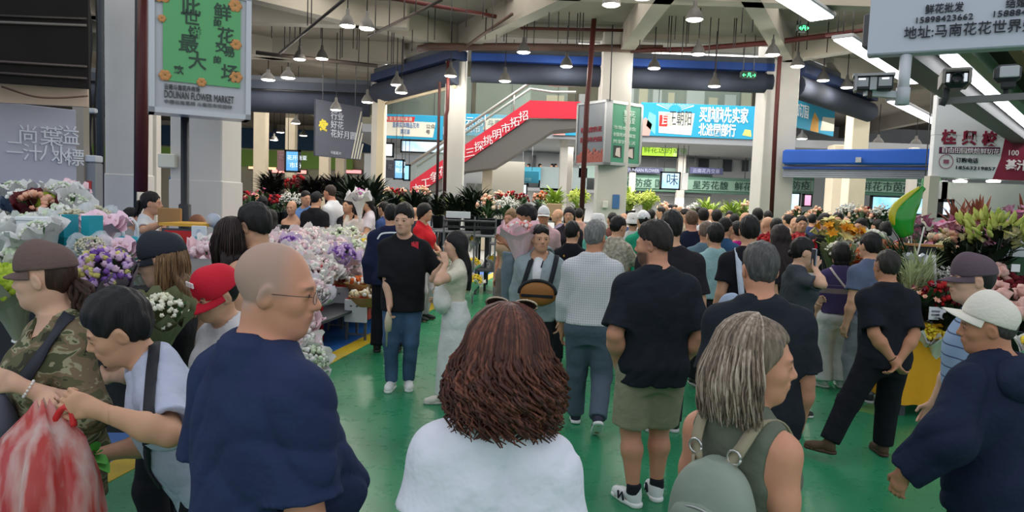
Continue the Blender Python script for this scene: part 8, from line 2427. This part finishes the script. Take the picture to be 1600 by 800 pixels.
# ---- visitors and vendors farther in: label, x, head top, distance, heading, sex, top, bottom, hair, extras
W_, K_, NV, GY = (214, 214, 216), (32, 32, 36), (34, 42, 66), (120, 124, 130)
L_ = dict(length=.30, width=.088)
ROWS = [
 ('vendor woman with ponytail in white tee reaching over the desk', 236, 299, 8.2, -78, 'f', ('tee', W_, dict(loose=.02)), K_, ('tail', HB, dict(L=.2)), dict(lean=6, arms={1: ('px', (262, 345, 7.9), (.3, -1, -.5)), -1: ('px', (258, 348, 8.3), (-.3, -1, -.5))})),
 ('seated woman in grey top behind the white tee vendor', 206, 324, 8.6, -70, 'f', ('tee', (150, 152, 156)), K_, ('bun', HB, dict(c=(0, -.1, -.02), r=.03)), dict()),
 ('bald vendor in dark red jacket behind the white card', 309, 333, 7.9, -100, 'm', ('long', (120, 30, 34), dict(name='jacket')), K_, None, dict(skin='dark', bopt=dict(stub=.25))),
 ('vendor in black tee bending beside the entrance column', 362, 292, 11, -75, 'm', ('tee', K_), K_, ('short', HB), dict(lean=10, skin='tan')),
 ('woman in white top with black band and long black hair behind the short haired man', 424, 326, 10.7, 15, 'f', ('tank', W_), (60, 60, 64), ('long', HB, dict(length=.42, width=.095)), dict()),
 ('dark haired visitor in pale top near the red flowers', 410, 305, 12.6, 40, 'f', ('tee', (196, 196, 204)), K_, ('bun', HB, dict(r=.03)), dict()),
 ('woman in black tube top with bare shoulders facing the camera', 456, 312, 12.5, 172, 'f', ('strapless', K_, dict(off=.010)), (96, 96, 104), ('long', HB, dict(length=.16, width=.09)), dict()),
 ('man in light blue shirt behind the black cap man', 478, 297, 13.0, 160, 'm', ('long', (100, 140, 196)), (60, 70, 90), ('short', HB), dict(head=(60, 5, 0))),
 ('man in black cap and black shirt seen from behind', 494, 299, 12.5, -20, 'm', ('tee', K_, dict(loose=.03)), K_, ('short', HB, dict(t=.008)), dict(build=1.1, hat=((38, 40, 42), dict()))),
 ('tall man in white shirt and navy trousers bending to the table', 516, 288, 12.8, 70, 'm', ('long', (226, 228, 232), dict(hem=.52)), NV, ('short', (70, 56, 48)), dict(skin='pink', lean=10, arms={-1: ('front',), 1: ('front',)})),
 ('woman in black jacket and cream blouse facing the camera', 545, 309, 12.6, 168, 'f', ('long', K_, dict(name='jacket', vneck=.09, neck=1.2)), K_, ('bun', HB, dict(r=.03, c=(0, -.09, .06))), dict(head=(-20, -6, 0), under=(222, 212, 196))),
 ('woman with long black hair in pinkish white tee and navy skirt', 575, 304, 12.6, 110, 'f', ('tee', (216, 206, 212), dict(hem=.56)), NV, ('long', HB, L_), dict(arms={-1: ('front',), 1: ('front',)})),
 ('man in dull blue tee behind the navy tracksuit man', 600, 314, 12.8, 60, 'm', ('tee', (58, 78, 124)), NV, ('short', HB), dict(lean=10)),
 ('curly haired vendor woman in red vest holding a white paper', 664, 317, 10.6, -110, 'f', ('tee', (200, 34, 44), dict(loose=.02)), (190, 176, 180), ('long', HB, dict(length=.09, width=.1, vol=.03)), dict(arms={1: ('front',), -1: ('front',)})),
 ('blonde visitor in beige top leaning behind the big pink bouquet', 799, 326, 9.3, 150, 'f', ('tee', (196, 160, 130)), (120, 110, 104), ('bun', (150, 116, 78), dict(c=(0, -.03, .11), r=.04)), dict(skin='pink')),
 ('man in pinkish shirt and white cap below the cardboard box', 850, 322, 10.2, 175, 'm', ('tee', (196, 160, 164)), (90, 90, 100), ('short', HB, dict(t=.008)), dict(hat=((226, 226, 226), dict()), skin='tan')),
 ('woman in black hijab and dark coat by the red standpipe', 890, 322, 11, 168, 'f', ('long', (40, 36, 42), dict(name='coat')), K_, ('long', (28, 26, 30), dict(length=.2, width=.09, vol=.02)), dict()),
 ('woman in black tee with gold print beside the checked shirt man', 895, 345, 8.0, 10, 'f', ('tee', K_), K_, ('bun', HB, dict(c=(0, -.09, .02), r=.03)), dict(gold=1, head=(-40, 8, 0))),
 ('person in white bucket hat and sea green top ahead of the checked shirt man', 934, 333, 9.6, 20, 'f', ('tee', (96, 176, 160)), (70, 80, 90), ('short', HB, dict(t=.008)), dict(bucket=(226, 224, 222))),
 ('woman in brown and white patterned shirt covering her face', 967, 337, 8.6, -30, 'f', ('tee', M((178, 168, 152), rough=.9, var=.55, vs=26), dict(loose=.03, sleeve=.8)), K_, ('bun', HB, dict(c=(0, -.1, .01), r=.035)), dict(arms={1: ('phone',), -1: ('phone',)}, head=(-30, 8, 0))),
 ('person in white bucket hat and cream vest behind the patterned shirt', 990, 332, 10.4, -10, 'f', ('tee', (206, 206, 204)), GY, ('short', HB, dict(t=.008)), dict(bucket=(220, 216, 212))),
 ('man in white cap and green tee walking ahead of the bearded man', 1006, 329, 9.6, 10, 'm', ('tee', (40, 150, 116)), (80, 84, 90), ('short', HB, dict(t=.008)), dict(hat=((234, 234, 234), dict(bill=False)))),
 ('broad man in black tee and white undershirt collar just ahead of the bearded man', 1050, 331, 5.7, 4, 'm', ('tee', (38, 36, 42), dict(loose=.03, sleeve=.85)), (44, 46, 52), ('short', (26, 24, 24), dict(t=.018, top=.012)), dict(build=1.2, bopt=dict(stub=.5))),
 ('cropped haired man in navy tee deep in the crowd', 1081, 327, 9.0, 0, 'm', ('tee', (32, 36, 56)), NV, ('short', (110, 84, 64), dict(t=.007)), dict(skin='pink', build=1.12)),
 ('man in white shirt with backpack straps beside the navy tee man', 1099, 324, 11, 5, 'm', ('tee', W_), GY, ('short', HB), dict()),
 ('woman in pale aqua tee and black skirt seen from behind', 1118, 348, 7.2, 8, 'f', ('tee', (150, 184, 186), dict(loose=.03, sleeve=.8, hem=.56)), K_, ('short', HB, dict(t=.02, nape=-.07)), dict(build=1.15, skirt=1)),
 ('man in slate blue tee half hidden by the pale aqua tee woman', 1104, 344, 8.2, -10, 'm', ('tee', (96, 120, 134)), GY, ('short', (120, 100, 88), dict(t=.007)), dict(skin='tan')),
 ('man in blue tee with dark blue neck bag in the crowd', 1134, 339, 9.0, -50, 'm', ('tee', (52, 84, 120)), NV, ('short', HB), dict()),
 ('dark haired visitor with navy cap strap by the white shirt man', 1120, 326, 11.5, 0, 'm', ('tee', (60, 70, 96)), GY, ('short', HB), dict()),
 ('woman in magenta top and pink scarf in the crowd', 1152, 345, 9.6, 30, 'f', ('tee', (200, 40, 140)), GY, ('bun', HB, dict(r=.03)), dict()),
 ('man in black tee carrying a pale blue tote on his shoulder', 1172, 337, 6.2, -6, 'm', ('tee', (30, 30, 36), dict(loose=.02)), K_, ('short', HB, dict(t=.02)), dict(tote=1)),
 ('man in grey tee looking over the crowd near the pale column', 1184, 324, 11.5, 0, 'm', ('tee', (150, 158, 166)), GY, ('short', HB), dict()),
 ('woman with very long dark hair in black by the red wrapped bouquets', 1219, 350, 7.0, 4, 'f', ('tee', (34, 30, 34)), K_, ('long', (40, 26, 28), dict(length=.50, width=.10), (84, 50, 48)), dict()),
 ('visitor in red shirt with dark hair near the pale column', 1200, 337, 10.4, 20, 'm', ('tee', (150, 30, 40)), K_, ('long', HB, dict(length=.12, width=.09)), dict()),
 ('dark haired visitor in brown red top beside the red shirt one', 1214, 340, 9.6, -20, 'f', ('tee', (120, 40, 46)), K_, ('short', HB), dict()),
 ('vendor in black with white badge card below the blue shutter', 1253, 336, 11, 170, 'm', ('tee', (40, 42, 50)), K_, ('short', HB), dict()),
 ('man in black tee standing by the golden lilies', 1288, 332, 10.5, 20, 'm', ('tee', K_), K_, ('short', HB), dict(build=1.05)),
 ('visitor in dark top past the golden lilies', 1310, 331, 12, 150, 'm', ('tee', (50, 52, 60)), K_, ('short', HB), dict()),
 ('visitor in dark shirt bending behind the white lily bouquet', 1346, 340, 10.2, 120, 'm', ('tee', K_), K_, ('short', HB), dict(lean=8)),
 ('man in grey blue tee between the dark haired woman and the cropped polo man', 1361, 363, 6.8, 15, 'm', ('tee', (92, 102, 128), dict(loose=.02)), GY, ('short', HB, dict(t=.02)), dict()),
 ('visitor in bright blue top behind the pine foliage', 1384, 345, 11, -20, 'f', ('tee', (48, 116, 160)), K_, ('long', HB, dict(length=.1, width=.09)), dict()),
 ('dark haired vendor behind the pink lilies of the stall', 1436, 347, 8.9, 150, 'm', ('tee', (60, 60, 66)), K_, ('short', HB), dict(skin='tan')),
]
for k, r in enumerate(ROWS):
 lab, px, py, D, hd, sex, top, bt, hair, ex = r
 ex = dict(ex)
 hat, bucket, gold, tote, under, skirt = (ex.pop(q, None) for q in ('hat', 'bucket', 'gold', 'tote', 'under', 'skirt'))
 P = who(lab, px, py + 2, D, hd, sex, top, ('skirt' if skirt else 'pants', bt), hair, hat=hat, **ex)
 B = P.B
 if bucket: bucket_hat(B, P.root, cloth(bucket))
 if under: local_part(P, 'blouse', [('u', Loft(B.hip, B.RT, [(z, x, y + .016, a * .45, b_ + .010) for z, x, y, a, b_ in B.rows if z > .02], 2.3, .010), 0)], .018, cloth(under))
 if gold:
  b = MB()
  for q in range(26): b.ball(tuple(B.T(RNG.gauss(0, .022), -.0735, .70 + RNG.gauss(0, .035))), (.012, .012, .014), 5, 4)
  b.build('gold_print', M((196, 150, 60), rough=.4), P.root)
 if tote:
  c = B.T(-.10, -.15, .56); local_part(P, 'tote_bag', [('u', Ell(c, (.11, .05, .15)), 0), ('u', Ell(c + np.array((0, 0, -.08)), (.13, .06, .10)), .04)], .014, cloth((176, 190, 216)), None, wrinkle(.006, 3))
  strap_band(P.root, spline([B.T(-.04, -.10, .62), B.T(-.055, -.085, .74), B.T(-.06, -.03, .845), B.T(-.06, .06, .80)], 4), .05, cloth((196, 204, 220)), 'tote_strap', .006, [(0, -1, .3)] * 13)
# far crowd, small in view
FAR = [('dark haired visitor in %s by the far counter', K_), ('visitor in %s looking over the far tables', (200, 204, 210)), ('visitor in %s near the square column foot', (150, 90, 90)), ('visitor in %s on the far side of the crowd', (90, 110, 140))]
CN = {K_: 'black'}
far = [(560, 318, 12.5, (210, 196, 190), 'pale beige', 'beside the heart shaped bouquet'), (648, 322, 13.5, (60, 62, 70), 'charcoal', 'behind the red vest woman'), (700, 324, 16, (196, 196, 200), 'pale grey', 'below the red piped column'), (812, 319, 15, (120, 60, 70), 'wine red', 'in front of the far screen'),
  (872, 325, 13, (130, 120, 140), 'dusty violet', 'between pink shirt man and black hijab woman'), (905, 324, 14, (190, 150, 140), 'peach', 'at the standpipe'), (957, 331, 12.5, (110, 70, 64), 'reddish brown', 'at the foot of the square column'), (975, 331, 13.5, (70, 90, 120), 'dull blue', 'just past the square column'),
  (1018, 326, 14, K_, 'black', 'ahead of the white cap man'), (1033, 322, 17, (200, 120, 120), 'coral', 'far ahead of the bearded man'), (1040, 318, 20, (46, 46, 52), 'dark grey', 'at the far counter'), (1048, 317, 22, (206, 206, 206), 'white', 'at the far counter near the blue square screen'), (1055, 318, 21, (100, 110, 96), 'olive', 'below the narrow white panel'),
  (1062, 320, 18, K_, 'black', 'below the square blue screen'), (1070, 325, 14, (160, 150, 130), 'khaki', 'beside the cropped haired man'), (1092, 321, 19, (90, 96, 110), 'slate', 'behind the white shirt man'), (1110, 325, 16, (220, 214, 206), 'ivory', 'in the middle of the crowd'), (1140, 328, 15, (214, 170, 170), 'pale pink', 'ahead of the magenta top woman'),
  (1148, 333, 12.5, (180, 190, 196), 'pale aqua grey', 'close to the far greens'), (1165, 330, 14, (110, 40, 50), 'dark red', 'left of the pale piped column'.replace('left of', 'before')), (1200, 328, 15, (60, 60, 66), 'charcoal', 'at the pale piped column foot'), (1232, 334, 14, (206, 190, 180), 'cream', 'below the upright pale screen'),
  (1243, 338, 12, (40, 40, 46), 'black', 'behind the red wrapped bouquet'), (1270, 333, 15, (60, 70, 110), 'indigo', 'behind the badge card vendor'), (1298, 335, 13, (150, 140, 150), 'mauve', 'beside the cream pillar'), (1322, 338, 13, (80, 84, 92), 'grey', 'before the far notice board'), (1372, 342, 13, (196, 196, 200), 'pale grey', 'before the blue video wall'), (1352, 336, 15, (120, 60, 60), 'brick', 'below the green fascia')]
for k, (px, py, D, c, cn, where) in enumerate(far):
 f = k % 3 == 1
 who('distant dark haired visitor in %s %s' % (cn, where), px, py + 2, D, (0, 25, 160, -30, 90)[k % 5], 'f' if f else 'm', ('tee', c), ('pants', (50 + k, 52 + k, 60)), ('long', HB, dict(length=.16, width=.09)) if f else ('short', HB), lod=2)
# people on the upper walkway
for k, px in enumerate((791, 801, 805, 826, 844, 863, 868)):
 who('tiny dark figure on the far upper walkway, ' + ('first past the stair', 'second past the stair', 'close beside the second one', 'beside the dark doorway', 'walking alone in the middle', 'one of two near the grey post', 'next to the grey post')[k], px, 256, 33.8, 90 if k % 2 else -90, 'm', ('long', (40, 42, 48)), ('pants', (34, 36, 42)), ('short', HB), lod=2, lift=2.62, bopt=dict(feet=True))
b = MB(); b.slab([(-1.6, 33.4), (9.3, 33.4), (9.3, 35), (-1.6, 35)], 2.45, 2.60); b.build('floor_walkway', M((120, 122, 126), rough=.8), kind='structure')
